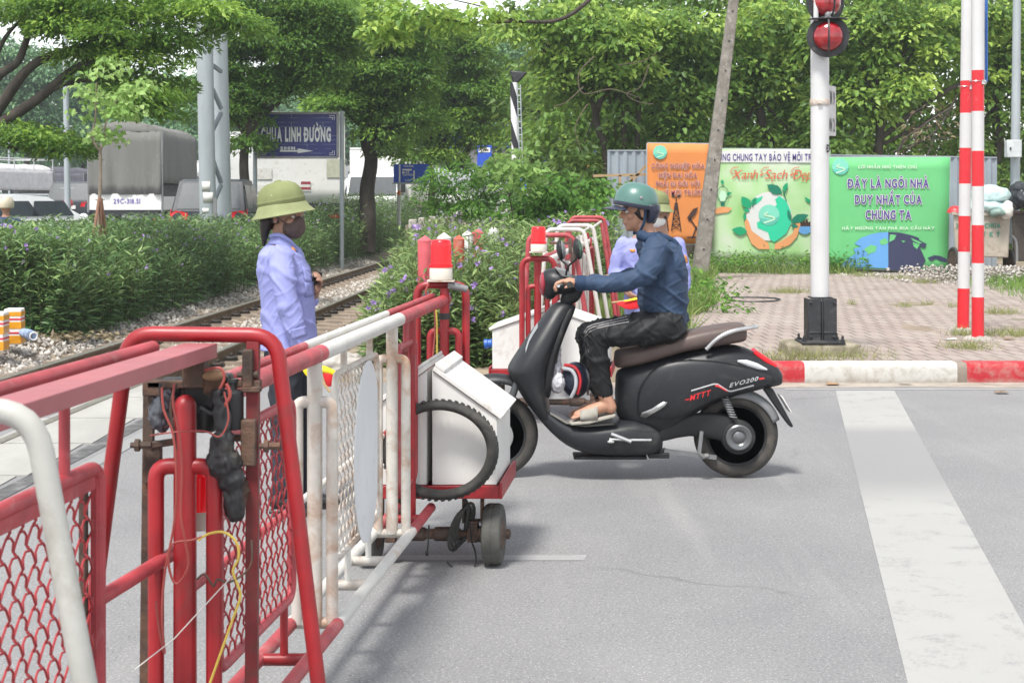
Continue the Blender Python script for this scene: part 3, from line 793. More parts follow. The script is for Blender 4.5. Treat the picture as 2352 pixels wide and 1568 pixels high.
# carrier inside the red frame
mb = MB(); mb.bar(q(343, 880, .03), q(333, 1680, .03), .025, .025, V((0, 1, 0))); mb.build('carrier_upright', BROWN, NG, bevel=.002)
mb = MB(); mb.bar(q(582, 782), q(578, 1680), .030, .028, V((0, 1, 0))); mb.build('carrier_upright', M('dark_red_paint', (.20, .018, .022), .55, var=.25, vs=12, dirt=.4, dirtcol=(.07, .04, .03)), NG, bevel=.002)
mb = MB()
mb.bar(q(340, 882, -.01), q(600, 880, -.01), .03, .018); mb.bar(q(345, 1022, .01), q(412, 1012, .01), .02, .016); mb.bar(q(556, 893, -.02), q(600, 893, -.02), .03, .014); mb.bar(q(520, 1005, -.01), q(590, 1005, -.01), .03, .014)
mb.box(q(448, 852, -.02), (.052, .05, .075)); mb.box(q(356, 890, .0), (.05, .05, .035)); mb.box(q(492, 885, -.02), (.045, .04, .035)); mb.box(q(570, 845, -.02), (.025, .03, .09)); mb.box(q(572, 1015, -.02), (.035, .035, .11)); mb.box(q(352, 1060, .02), (.04, .03, .10))
mb.build('carrier_bracket', BROWN, NG, bevel=.003)
mb = MB(); mb.box(q(462, 915, .03), (.075, .06, .10)); mb.box(q(395, 900, .04), (.05, .05, .07)); mb.lathe(q(470, 962, .02), (0, 0, 1), [(.0, -.03), (.03, -.03), (.034, .02), (.02, .04), (0, .04)], 14); mb.box(q(505, 872, .0), (.06, .05, .03)); mb.build('gearbox', BLACKP, NG, bevel=.006)
mb = MB(); mb.ell(q(490, 862, -.03), (.030, .025, .014)); mb.build('cable_tie', M('tan_rag', (.33, .20, .11), .8, var=.3, vs=20), NG)
for k_, pts_ in enumerate(([(368, 880), (372, 925), (392, 965), (402, 1005)], [(520, 880), (528, 910), (505, 950), (512, 985), (498, 1000)], [(405, 880), (392, 930), (398, 985), (410, 1040)], [(460, 935), (488, 950), (500, 925), (520, 905)], [(470, 850), (505, 845), (515, 870), (500, 900)])):
    mb = MB(); mb.tube(spline([P(x, y, 3.6) for x, y in pts_], 6), .0045 if k_ % 2 else .0035, 6); mb.build('wiring', (BLACKP, RWIRE, BROWN, BLACKP, RWIRE)[k_], NG)
for a, b in (((300, 1022), (345, 1022)), ((596, 1024), (628, 1024)), ((545, 861), (625, 858))):
    mb = MB(); mb.lathe(q(*a, -.02), q(*b, -.02)-q(*a, -.02), [(.007, 0), (.007, .01), (.015, .011), (.015, .022), (.009, .023), (.009, .05)], 8); mb.build('bolt', BROWN, NG, ang=20)
ctr = q(425, 905, -.05); fork(NG, V((ctr.x, ctr.y, 0)), V((.069, 0, 0)), ctr.z, q(0, 1070, -.05).z, .1, RED, .0285, .0195, cap=True)
mb = MB(); c = q(533, 985, -.02); mb.lathe(c, (0, 0, 1), [(.024, 0), (.028, .006), (.028, .088), (.022, .094), (.012, .096), (.012, .112), (.016, .113), (.016, .12)], 20); mb.build('damper_cylinder', BLACKP, NG, ang=35)
mb = MB(); mb.tube(spline([q(500, 895, -.06), q(508, 940, -.06), q(512, 990, -.06), q(508, 1040, -.06), q(520, 1075, -.05), q(534, 1120, -.05), q(540, 1195, -.05)], 5), [.016]*6+[.019]*5+[.026]*5+[.038]*5+[.032]*4+[.022]*5+[.010], 12)
me_dis = folds(.006, 60, 60, 25)
skin(mb, 'rubber_boot', BLACKP, NG, .004, 2, me_dis)
mb = MB(); mb.ell(q(550, 1135, -.02), (.022, .02, .032)); mb.ell(q(558, 1120, -.01), (.014, .016, .022)); skin(mb, 'torn_wrapping', BROWN, NG, .004, 1, folds(.008, 40, 40, 40))
mb = MB(); mb.ell(q(372, 945, .0), (.030, .03, .048)); mb.ell(q(385, 915, .0), (.022, .025, .03)); skin(mb, 'plastic_wrapping', M('shiny_black_plastic', (.06, .065, .08), .22, spec=.7), NG, .004, 1, folds(.008, 45, 45, 30))
mb = MB(); mb.lathe(q(458, 1215, .03), (0, 0, 1), [(.026, 0), (.026, .045), (.024, .047), (.024, .13), (.015, .14)], 20); o = mb.build('lamp_lens', [LENS, CREAM], NG)
for p_ in o.data.polygons:
    if p_.index < 24: p_.material_index = 1
yw = lambda x, y: P(x, y, 3.52)
pipe(NG, 'wiring', spline([yw(455, 1240), yw(480, 1225), yw(515, 1222), yw(543, 1245), yw(548, 1280), yw(535, 1310), yw(545, 1340), yw(552, 1370), yw(535, 1420), yw(510, 1490), yw(478, 1580)], 6), .0032, YWIRE, 6, label='yellow wire')
pipe(NG, 'wiring', spline([yw(400, 880), yw(398, 930), yw(412, 1000), yw(418, 1080), yw(415, 1180), yw(425, 1240), yw(432, 1300), yw(405, 1340), yw(388, 1300), yw(395, 1250), yw(440, 1240), yw(465, 1232)], 6), .003, RWIRE, 6)
pipe(NG, 'wiring', spline([yw(372, 890), yw(376, 940), yw(398, 1000), yw(405, 1100), yw(400, 1200), yw(378, 1320), yw(372, 1420), yw(378, 1500), yw(365, 1440), yw(358, 1380)], 6), .003, RWIRE, 6)
pipe(NG, 'wiring', spline([yw(345, 1000), yw(400, 992), yw(470, 990), yw(505, 1002), yw(525, 960), yw(515, 900)], 6), .0022, RWIRE, 6)
pipe(NG, 'wiring', spline([yw(452, 1330), yw(470, 1318), yw(490, 1345), yw(500, 1330), yw(530, 1335), yw(575, 1300), yw(578, 1240)], 6), .0028, BROWN, 6)
pipe(NG, 'string', [P(310, 1536, 3.5), P(400, 1466, 3.5), P(505, 1352, 3.5), P(556, 1300, 3.55)], .0014, WSTR, 5)
# end with lamp and cart
ec = -.345; ey = 7.45
pipe(NG, 'end_frame', [V((-.464, ey, .35)), V((-.464, ey, 1.183)), V((-.2256, ey, 1.183)), V((-.2256, ey, .35))], .020, RED, 14, .06)
fork(NG, V((-.328, ey-.05, 0)), V((.069, 0, 0)), 1.17, P(0, 760, ey-.05).z, .3, RED, .0235, .0175)
mb = MB(); mb.lathe(V((-.328, ey-.05, P(0, 733, ey-.05).z)), (0, 0, 1), [(.026, 0), (.0265, .003), (.0265, .028), (.026, .03)], 16); mb.build('black_tape', BLACKP, NG)
beacon(NG, V((-.345, ey-.04, 1.202)), .053, .06, .135)
mb = MB(); mb.tube([V((-.30, ey-.07, 1.185)), V((-.215, ey-.07, 1.165))], [.02, .016], 10); mb.box((-.28, ey-.07, 1.182), (.06, .03, .025)); mb.build('cable_gland', GREYP, NG)
pipe(NG, 'wiring', spline([P(1000, 690, 7.35), P(1003, 740, 7.35), P(1004, 800, 7.35), P(1002, 830, 7.35)], 4), .005, YWIRE, 6)
pipe(NG, 'wiring', spline([P(985, 650, 7.3), P(978, 675, 7.3), P(996, 700, 7.35), P(999, 760, 7.35), P(993, 830, 7.35)], 4), .005, RWIRE, 6)
cart(NG, -.36, 6.6, 7.15, .305, .36, .857, .655, .133)
# spare tyre lying on the cart front
ty = thing('tyre', 'worn black motorbike tyre leaning on the white box of the cart', 'tyre', tuple(P(1010, 1033, 6.52)))
mb = MB(); c = P(1010, 1033, 6.535); Rr = .194
mb.torus(c, (.08, 1, .05), Rr, .0215, 64, 14, sx=1.17, xdir=(1, 0, 0), ry=.034)
for k in range(54):
    a = 2*math.pi*k/54; d = V((1.17*math.cos(a), 0, math.sin(a))); tn = V((-1.17*math.sin(a), 0, math.cos(a))).normalized()
    for s in (-1, 1):
        p = c+d*(Rr+.0195)+V((0, s*.012, 0)); n_ = d.normalized()
        mb.bar(p-V((0, .011, 0))-tn*.004, p+V((0, .011, 0))+tn*.004, .010, .0075, n_)
mb.build('rubber_ring', RUBB, ty, ang=50)

# ---- the far gate, pushed together
FG = thing('barrier_gate', 'folded red and white barrier gate with its frames pushed close together, behind the scooter rider', 'barrier gate', (.2, 11, 0), 'rolling barrier gates')
def g2(t, Y, z): return V((.311+.11*(Y-12.1)+t, Y, z))
for Y, m, pts in ((12.1, REDC, [(1196, 860), (1215, 540), (1316, 540), (1356, 790)]), (14.5, WHT, [(1236, 800), (1255, 527), (1341, 527), (1388, 790)]),
                  (15.2, WHT, [(1262, 800), (1281, 518), (1362, 518), (1404, 780)]), (16.2, REDC, [(1285, 790), (1304, 507), (1381, 507), (1420, 770)]), (16.7, REDC, [(1294, 790), (1311, 499), (1388, 499), (1428, 770)])):
    pipe(FG, 'a_frame', [P(x, y, Y) for x, y in pts], .0205, m, 14, .07)
panel(FG, .02, 12.2, 14.4, .35, 1.05, REDC, .016, g2, (12.6, 14), 1.2, RED)
panel(FG, .10, 14.6, 16.1, .35, 1.1, REDC, .016, g2, (15, 15.8), 1.2, RED)
for Y, m in ((14.55, WHT), (15.0, WHT), (12.6, WHT), (16.0, RED)): fork(FG, g2(.05, Y, 0), V((.06, 0, 0)), 1.25, 1.08, .3, m, .022, .018)
for a, b in (((1341, 530), (1359, 520)), ((1362, 522), (1380, 509))): pipe(FG, 'cross_pipe', [P(*a, 14.6), P(*b, 15.6)], .012, WHT, 8)
for t in (-.08, .08): pipe(FG, 'lower_rail', [g2(t, 11.3, .27), g2(t, 17, .27)], .021, REDC, 10)
for t, z, m in ((.0, 1.16, REDC), (.07, 1.16, WHT)): pipe(FG, 'top_rail', [g2(t, 11.2, z), g2(t, 16.8, z)], .024, m, 12)
cc = P(1237, 590, 10.75)
pipe(FG, 'end_frame', [V((P(1199, 0, 10.75).x, 10.75, .34)), P(1199, 594, 10.75), P(1274, 594, 10.75), V((P(1274, 0, 10.75).x, 10.75, .34))], .0205, RED, 14, .07)
fork(FG, P(1235, 0, 10.78), V((.068, 0, 0)), P(0, 596, 10.78).z, P(0, 658, 10.78).z, .34, RED, .026, .019)
beacon(FG, P(1237, 580, 10.72), .053, .055, .12)
mb = MB(); a = P(1355, 548, 12.05); mb.box(P(1310, 565, 12.05), (.03, .03, .12)); mb.box(P(1318, 590, 12.05), (.05, .03, .07)); mb.box(P(1285, 558, 12.05), (.16, .03, .02)); mb.build('carrier_bracket', BROWN, FG, bevel=.003)
cart(FG, .275, 10.95, 11.5, .43, .38, .80, .66, .133, coil=False)
mb = MB(); c = P(1121, 789, 11.1); mb.lathe(c, (1, 0, .1), [(.02, -.03), (.034, -.028), (.036, -.005), (.03, 0), (.03, .025), (.036, .03)], 16); o = mb.build('socket', M('blue_plastic', (.03, .13, .5), .4), FG); o['label'] = 'blue plastic power socket'

# ---- bollards along the rails
def bollard(px, top, wpx, Y, m, label, band=None):
    r = wpx/2*Y/F; z1 = P(0, top, Y).z; c = P(px, 0, Y); b = thing('bollard', label, 'bollard', (c.x, Y, 0), 'conical-topped bollards in the flowers')
    cone = r*.85
    mb = MB(); mb.lathe((c.x, Y, 0), (0, 0, 1), [(r, 0), (r, z1-cone)], 18); mb.build('shaft', m, b, ang=40)
    mb = MB(); mb.lathe((c.x, Y, 0), (0, 0, 1), [(r*1.02, z1-cone), (r*1.02, z1-cone+.01), (.004, z1)], 18); mb.build('cap', m, b, ang=25)
    if band:
        mb = MB(); mb.lathe((c.x, Y, 0), (0, 0, 1), [(r*1.05, .42), (r*1.08, .43), (r*1.08, .45), (r*1.05, .46)], 18); mb.build('ring', m, b)
PINKB = M('faded_red_paint', (.60, .10, .12), .55, var=.12, dirt=.2, dirtcol=(.55, .3, .3)); WB = M('bollard_white', (.72, .71, .68), .6, dirt=.25, dirtcol=(.4, .38, .33)); OR = M('flaking_red', (.56, .10, .06), .7, var=.2, dirt=.35, dirtcol=(.45, .3, .25))
bollard(976, 541, 33, 14.6, PINKB, 'tall pinkish red bollard with pointed top close behind the gate lamp', True)
bollard(1020, 534, 33, 15.4, WB, 'white bollard with a pointed top just behind the near gate lamp', True)
bollard(1054, 540, 26, 16.6, OR, 'flaking orange red bollard half hidden by flowers')
bollard(1074, 530, 26, 17.6, WB, 'white bollard mostly covered by purple flowers, between two red ones')
bollard(1097, 525, 27, 18.3, PINKB, 'small faded red bollard deep in the purple flowers')
bollard(1133, 520, 26, 19.3, WB, 'white bollard farthest along the flowers, next to the far gate')
# ================================================================ people and the scooter
SKIN = M('skin', (.33, .185, .125), .5, var=.08, vs=20, spec=.4)
SKIN_R = M('skin_tanned', (.44, .235, .155), .5, var=.08, vs=20, spec=.4)
HAIR = M('hair', (.025, .018, .014), .45, vs=60, var=.4, stretch=(4, 4, .4))
SHIRT = M('lilac_cotton', (.275, .295, .575), .85, var=.05, vs=4, bmp=.12, bs_=120, spec=.2)
NAVYT = M('dark_trousers', (.035, .038, .048), .85, var=.15, vs=5, bmp=.1, bs_=120, spec=.2)
JACKET = M('navy_jacket', (.034, .060, .112), .7, var=.14, vs=5, bmp=.08, bs_=80, spec=.3)
HOOD = M('dark_navy_cloth', (.018, .04, .085), .75, var=.14, vs=5, spec=.3)
TRACK = M('black_track_fabric', (.010, .0105, .012), .6, var=.2, vs=6, spec=.4)
STRIPE = M('grey_stripe', (.26, .25, .25), .7)
PITH = M('olive_pith_cloth', (.205, .230, .108), .9, var=.12, vs=7, bmp=.15, bs_=140, spec=.08)
PITHB = M('olive_brim_cloth', (.255, .28, .145), .9, var=.12, vs=7, bmp=.15, bs_=140, spec=.08)
MASK = M('brown_face_mask', (.085, .058, .052), .85, var=.1, vs=9)
SHOE = M('black_shoe', (.02, .02, .022), .4)
FLAGR = M('red_cloth', (.62, .012, .018), .8, var=.1); FLAGY = M('yellow_cloth', (.75, .60, .02), .8, var=.1)
EYEW = M('eye_white', (.7, .68, .65), .3); EYEB = M('eye_dark', (.02, .012, .01), .2)
TEALH = M('teal_helmet', (.075, .175, .150), .35, var=.08, vs=4, spec=.5, coat=.3, dirt=.1, dirtcol=(.13, .21, .19))
VISOR = M('blue_black_visor', (.03, .035, .06), .35, spec=.5)
EMB = M('orange_badge', (.70, .26, .05), .7)

def rings(q, rows, dY0=0):
    """rows: (y pixel, x centre, half width px, half depth m, depth shift)"""
    out = []
    for r in rows:
        y, xc, hw, b = r[:4]; ds = r[4] if len(r) > 4 else 0
        c = q(xc, y, ds); e = q(xc+hw, y, ds); tilt = r[5] if len(r) > 5 else 0
        ux = (e-c); a = ux.length; ux.normalize()
        if tilt: ux = V((math.cos(tilt), 0, math.sin(tilt)))
        out.append(sring(c, ux, V((0, 1, 0)), a, b, 24, 2.2))
    return out
def hand(mb, wrist, palm_dir, finger_dir, nrm, s=1.0, curl=.9, thumb=1):
    """palm, four bent fingers of different lengths and a thumb set off the side of the palm"""
    d = V(finger_dir).normalized(); n = V(nrm).normalized(); n = (n-d*n.dot(d)).normalized(); side = d.cross(n)*thumb
    R = Matrix((side, d, n)).transposed()
    pc = V(wrist)+d*.048*s
    mb.ell(pc, (.041*s, .052*s, .017*s), R); mb.capsule(wrist, .024*s, pc, .026*s)
    for k, (off, L) in enumerate(((.030, .072), (.010, .080), (-.010, .074), (-.029, .058))):
        p = pc+side*off*s+d*.040*s; dd = d.copy(); seg = [.45, .32, .23]; pts = [p]
        for j, f in enumerate(seg):
            a = curl*(.75 if j == 0 else 1.0)*(j+1)/1.6
            dir_ = d*math.cos(a)+n*math.sin(a)
            pts.append(pts[-1]+dir_*L*f*s)
        mb.chain(pts, [.0098*s, .0092*s, .0085*s, .0075*s], 8)
    p = pc+side*.036*s-d*.022*s
    t1 = p+(side*.8+d*.55+n*.35).normalized()*.036*s; t2 = t1+(d*.75+n*.55+side*.1).normalized()*.030*s
    mb.chain([p, t1, t2], [.0125*s, .0105*s, .0085*s], 8)
def head(mb, c, fd, s=1.0, up=V((0, 0, 1))):
    """skull, jaw, nose, lips, ears; fd = direction of the face; c = centre between the ears"""
    f = V(fd).normalized(); sd = up.cross(f).normalized(); u = f.cross(sd)
    R = Matrix((f, sd, u)).transposed()
    def q(a, b, d): return c+f*a*s+sd*b*s+u*d*s
    mb.ell(q(-.008, 0, .035), (.098*s, .076*s, .088*s), R)
    mb.ell(q(.028, 0, -.035), (.062*s, .058*s, .078*s), R)
    mb.ell(q(.052, 0, -.088), (.030*s, .030*s, .024*s), R)
    mb.ell(q(.070, 0, .022), (.022*s, .050*s, .018*s), R)
    mb.chain([q(.083, 0, .012), q(.104, 0, -.022), q(.092, 0, -.030)], [.0095*s, .0125*s, .010*s], 8)
    for b in (-1, 1):
        mb.ell(q(.099-.008, b*.012, -.027), (.011*s, .008*s, .008*s), R)
        mb.ell(q(.058, b*.040, -.022), (.026*s, .022*s, .022*s), R)
        mb.ell(q(-.008, b*.079, -.008), (.018*s, .009*s, .032*s), R)
    mb.ell(q(.083, 0, -.056), (.011*s, .026*s, .006*s), R); mb.ell(q(.080, 0, -.066), (.011*s, .022*s, .007*s), R)
    mb.chain([q(-.03, 0, -.06), q(-.045, 0, -.15)], [.052*s, .054*s], 14)
    return q, R
def eyes(par, q, s=1.0):
    for b in (-1, 1):
        mb = MB(); mb.ell(q(.076, b*.032, .003), (.0125*s, .0135*s, .009*s)); e = mb.build('eye', EYEW, par)
        mb = MB(); mb.ell(q(.0865, b*.032, .003), (.004*s, .006*s, .006*s)); mb.build('iris', EYEB, e)
        mb = MB(); mb.tube(spline([q(.083, b*.014, .024), q(.087, b*.032, .029), q(.075, b*.050, .023)], 4), [.0025*s]*8+[.0012*s], 6); mb.build('eyebrow', HAIR, par)
def pith(par, c, up, fwd, s=1.0):
    hat = MB(); hat.lathe(c, up, [(.100, .028), (.118, .040), (.117, .056), (.113, .085), (.104, .112), (.085, .136), (.055, .152), (.02, .158), (0, .159)], 40, 1.10, fwd)
    h = hat.build('pith_helmet', PITH, par, ang=70)
    mb = MB(); mb.lathe(c, up, [(.098, .03), (.110, .022), (.135, .001), (.150, -.012), (.158, -.018), (.160, -.014), (.150, -.004), (.135, .012), (.119, .044), (.112, .052)], 40, 1.06, fwd); mb.build('brim', PITHB, h, ang=70)
    mb = MB(); mb.lathe(c, up, [(.118, .052), (.1195, .056), (.1185, .064), (.115, .066)], 40, 1.10, fwd); mb.build('hat_band', PITH, h)
    mb = MB(); mb.lathe(c+V(up)*.156, up, [(.018, 0), (.018, .006), (.010, .010), (0, .011)], 16); mb.build('hat_button', PITHB, h)
    u = V(up).normalized(); f = V(fwd).normalized(); sd = u.cross(f)
    for a in (-2.3, -1.2, -.75, .7, 2.2):
        d = (f*1.1*math.cos(a)+sd*math.sin(a)); p = c+d*.108+u*.098
        mb = MB(); mb.torus(p, (d+u*.45).normalized(), .0036, .0016, 12, 6); mb.build('eyelet', BOXW, h)
    return h

# ---- woman guard with the face mask
WY = 7.81
q = lambda x, y, d=0: P(x, y, WY+d)
wo = thing('person', 'woman guard in a lilac shirt, olive pith helmet and brown face mask holding a phone', 'person', tuple(q(668, 1168)))
fd = V((.80, -.60, -.03)); hc = q(660, 497, 0)
mb = MB(); hq, hR = head(mb, hc, fd, .98)
nk = q(645, 556, 0)
mb.capsule(q(650, 525), .05, nk, .055)
mb.loft(rings(q, [(552, 645, 18, .05), (574, 645, 38, .15), (620, 654, 48, .155), (690, 660, 46, .14), (740, 660, 46, .14), (800, 662, 48, .16)]))
sh_n = q(648, 598, -.165); el_n = q(661, 702, -.255); wr_n = q(691, 778, -.235)
mb.chain([sh_n, el_n, wr_n], [.045, .036, .027])
sh_f = q(668, 598, .155); el_f = q(680, 700, .20); wr_f = q(722, 676, .06)
mb.chain([sh_f, el_f, wr_f], [.045, .036, .026])
hand(mb, q(694, 785, -.235), None, V((.42, -.1, -.9)), V((.85, .45, .2)), .92, 1.0, 1)
hand(mb, q(720, 676, .05), None, V((.45, -.35, .75)), V((-.6, -.45, .25)), .92, 1.0, -1)
hipn, hipf = q(655, 800, -.09), q(670, 800, .09)
kn, kf = q(655, 972, -.10), q(690, 968, .10); an, af = q(652, 1132, -.10), q(702, 1128, .10)
for a, b, c in ((hipn, kn, an), (hipf, kf, af)): mb.chain([a, b, c], [.075, .048, .034])
for a in (an, af): mb.chain([a+V((-.02, 0, -.03)), a+V((.13, 0, -.055))], [.035, .026])
skin(mb, 'body', SKIN, wo, .0055, 3)
eyes(wo, hq, .98)
# hair under the hat, bun and ponytail
mb = MB(); mb.ell(hq(-.035, 0, .02), (.076, .074, .085), hR); mb.ell(hq(-.085, .0, -.035), (.035, .05, .045), hR); mb.chain([q(612, 508, .0), q(608, 535, .01), q(606, 562, .02)], [.035, .022, .010])
skin(mb, 'hair', HAIR, wo, .006, 2, folds(.003, 60, 60, 10))
mb = MB(); mb.ell(hq(.05, 0, -.055), (.056, .064, .058), hR); mb.ell(hq(.086, 0, -.030), (.03, .032, .035), hR); mb.ell(hq(.055, 0, -.09), (.04, .042, .024), hR)
skin(mb, 'face_mask', MASK, wo, .004, 3, folds(.0015, 50, 50, 60))
for b in (-1, 1):
    mb = MB(); mb.tube(spline([hq(.05, b*.068, -.03), hq(.02, b*.079, -.012), hq(-.01, b*.088, .01)], 4), .003, 6); mb.build('mask_loop', MASK, wo)
pith(wo, q(650, 487, -.0), V((-.17, -.02, .985)), V((.8, -.6, .06)))
# shirt
mb = MB()
mb.loft(rings(q, [(548, 646, 22, .062), (560, 646, 28, .085), (572, 645, 42, .15), (585, 645, 50, .185), (620, 653, 60, .188), (650, 658, 62, .182), (690, 661, 61, .172), (740, 663, 61, .168), (775, 664, 62, .182), (800, 664, 63, .195)]))
mb.chain([q(645, 592, -.175), q(651, 640, -.235), q(661, 702, -.26), q(677, 745, -.265), q(691, 783, -.235)], [.066, .062, .056, .052, .056], 16)
mb.chain([q(668, 592, .15), q(674, 645, .195), el_f, q(708, 690, .11)], [.070, .064, .058, .05], 16)
def wsh(p):
    return creases(.008, 5, 4, 8, .2, .5)(p)+creases(.0028, 10, 8, 16, .14, -.6, 7)(p)
shirt = skin(mb, 'shirt', SHIRT, wo, .0065, 3, wsh)
bvh = BVHTree.FromPolygons([v.co+OFF[wo.name] for v in shirt.data.vertices], [tuple(p.vertices) for p in shirt.data.polygons])
def drape(bv, x, y, lift=.003):
    o = V((0, 0, H)); d = (P(x, y, 5)-o).normalized()
    hit = bv.ray_cast(o, d)
    if hit[0] is None: return None
    return hit[0]+hit[1]*lift*(1 if hit[1].dot(d) < 0 else -1)
def cloth_patch(par, name, bv, poly, n, m, lift=.004, th=.003):
    """small panel (pocket, cuff, stripe) following the cloth it is sewn on: poly = 4 pixel corners"""
    a, b, c, d = [V((*p, 0)) for p in poly]; gr = []
    for i in range(n+1):
        row = []
        for j in range(n+1):
            u, v = i/n, j/n; p = (a*(1-u)+b*u)*(1-v)+(d*(1-u)+c*u)*v
            h = drape(bv, p.x, p.y, lift); row.append(h)
        gr.append(row)
    mb = MB(); fl_ = [p for r in gr for p in r]; m1 = n+1
    fs = [(i*m1+j, (i+1)*m1+j, (i+1)*m1+j+1, i*m1+j+1) for i in range(n) for j in range(n)]
    mb.add([p if p is not None else V((0, 0, 0)) for p in fl_], [f for f in fs if all(fl_[k] is not None for k in f)])
    if mb.f: 
        o = mb.build(name, m, par, ang=60, solid=th); return o
cloth_patch(wo, 'pocket_flap', bvh, [(693, 612), (716, 636), (714, 647), (700, 646)], 4, SHIRT, .005)
cloth_patch(wo, 'pocket', bvh, [(700, 648), (719, 642), (719, 681), (700, 683)], 4, SHIRT, .003)
cloth_patch(wo, 'cuff', bvh, [(668, 756), (701, 748), (705, 768), (672, 780)], 5, SHIRT, .005)
# collar with badge tabs
mb = MB()
for s in (0, 1):
    pts = [q(621, 546, -.055), q(642, 545, -.088), q(664, 556, -.075), q(684, 574, -.055)]
    pts2 = [q(617, 560, -.075), q(640, 560, -.112), q(664, 574, -.10), q(681, 590, -.075)]
    for i in range(3): mb.quad(pts[i], pts[i+1], pts2[i+1], pts2[i])
mb.build('collar', SHIRT, wo, ang=60, solid=.005)
mb = MB(); mb.tube(spline([q(622, 545, .04), q(626, 541, -.03), q(645, 541, -.075), q(664, 553, -.06), q(676, 566, -.02)], 5), .012, 8); mb.build('collar_stand', SHIRT, wo)
mb = MB(); mb.quad(q(670, 566, -.09), q(679, 572, -.08), q(680, 583, -.085), q(673, 579, -.095)); mb.build('collar_badge', EMB, wo, solid=.003)
mb = MB(); mb.quad(q(679, 574, -.08), q(684, 578, -.07), q(683, 590, -.075), q(678, 586, -.085)); mb.build('collar_tab', M('navy_tab', (.02, .025, .11), .6), wo, solid=.003)
# trousers, belt, shoes
mb = MB(); mb.loft(rings(q, [(785, 662, 56, .15), (810, 664, 55, .165), (840, 664, 50, .165)]))
for a, b, c in ((hipn, kn, an), (hipf, kf, af)): mb.chain([a, b, c+V((0, 0, .02))], [.098, .072, .060], 16)
skin(mb, 'trousers', NAVYT, wo, .008, 3, lambda p: folds(.008, 9, 9, 12)(p))
for a in (an, af):
    mb = MB(); mb.chain([a+V((-.035, 0, -.035)), a+V((.05, 0, -.045)), a+V((.15, 0, -.062))], [.046, .044, .034], 14); mb.box(a+V((.055, 0, -.09)), (.25, .075, .018)); skin(mb, 'shoe', SHOE, wo, .006, 2)
# what she holds
ph = thing('mobile_phone', 'small black phone held up in the woman guard’s hand'.replace('’', "'"), 'phone', tuple(q(727, 640, .02)))
mb = MB(); R = Matrix.Rotation(.25, 3, 'Y') @ Matrix.Rotation(.5, 3, 'Z'); mb.box(q(727, 642, .02), (.045, .010, .085), R); o = mb.build('casing', BLACKP, ph, bevel=.003)
mb = MB(); mb.box(q(727, 642, .02)+R @ V((0, -.0058, .004)), (.038, .0012, .066), R); mb.build('screen', M('dark_glass', (.01, .011, .013), .1), ph)
def flag(name, label, tip, hand_, Y, dirs, s=1.0):
    t = thing(name, label, 'flag', tuple(P(*hand_, Y)))
    return t
fl = thing('signal_flag', 'rolled yellow and red signal flag held low by the woman guard', 'flag', tuple(q(735, 855, -.2)))
mb = MB(); mb.tube([q(698, 795, -.22), q(722, 850, -.24), q(758, 900, -.26)], .007, 8); mb.build('stick', M('bamboo', (.45, .32, .16), .7), fl)
mb = MB()
def cloth(mb, rows):
    n = len(rows[0]); mb.add([p for r in rows for p in r], [(j*n+i, j*n+i+1, (j+1)*n+i+1, (j+1)*n+i) for j in range(len(rows)-1) for i in range(n-1)])
cloth(mb, [[q(690, 838, -.25), q(718, 832, -.22), q(748, 838, -.25), q(783, 856, -.23)], [q(694, 850, -.27), q(718, 842, -.25), q(746, 846, -.27), q(780, 862, -.25)], [q(704, 868, -.26), q(716, 864, -.25), q(742, 852, -.26), q(772, 866, -.25)]])
mb.build('yellow_cloth', FLAGY, fl, ang=60, solid=.004, subsurf=2)
mb = MB(); cloth(mb, [[q(738, 848, -.24), q(752, 853, -.26), q(774, 866, -.24)], [q(742, 868, -.26), q(756, 868, -.28), q(770, 876, -.25)], [q(750, 890, -.25), q(758, 888, -.27), q(766, 888, -.25)]])
mb.build('red_cloth', FLAGR, fl, ang=60, solid=.004, subsurf=2)

# ---- man guard beyond the scooter
GY = 12.4
q = lambda x, y, d=0: P(x, y, GY+d)
gu = thing('person', 'guard in lilac shirt and green pith helmet standing half hidden behind the scooter rider', 'person', tuple(G(1495, 906)))
OFF[gu.name] = V(gu.location)
mb = MB(); hq, hR = head(mb, q(1513, 492, 0), V((-.55, -.8, 0)), .98)
mb.loft(rings(q, [(520, 1508, 17, .055), (545, 1495, 45, .1), (575, 1492, 60, .11), (640, 1492, 54, .10), (720, 1492, 52, .10)]))
s1 = (q(1432, 562, 0), q(1412, 625, .02), q(1440, 655, -.16)); s2 = (q(1556, 562, 0), q(1572, 640, .0), q(1560, 705, -.08))
for s in (s1, s2): mb.chain(list(s), [.05, .04, .03])
hand(mb, q(1438, 668, -.17), None, V((.55, -.5, -.5)), V((.4, .5, .5)), 1.0, 1.0, 1)
hand(mb, q(1560, 708, -.08), None, V((-.1, -.2, -.95)), V((-.5, .4, 0)), 1.0, .6, -1)
for s in (-1, 1): mb.chain([q(1492+s*26, 720), q(1492+s*28, 810), q(1492+s*28, 890)], [.085, .058, .04])
skin(mb, 'body', SKIN, gu, .007, 3); eyes(gu, hq, .98)
mb = MB(); mb.ell(hq(-.03, 0, .02), (.080, .078, .085), hR); skin(mb, 'hair', HAIR, gu, .008, 2)
mb = MB(); mb.ell(hq(.05, 0, -.055), (.055, .062, .058), hR); mb.ell(hq(.02, 0, -.06), (.05, .07, .045), hR); skin(mb, 'face_mask', BOXW, gu, .006, 3)
pith(gu, q(1503, 481), V((.05, 0, 1)), V((-.55, -.8, 0)))
mb = MB(); mb.loft(rings(q, [(527, 1506, 20, .065), (538, 1500, 36, .09), (552, 1494, 60, .125), (580, 1492, 66, .135), (640, 1492, 59, .13), (700, 1492, 58, .13), (722, 1492, 60, .14)]))
mb.chain(list(s1), [.070, .060, .050], 14); mb.chain(list(s2), [.070, .060, .048], 14)
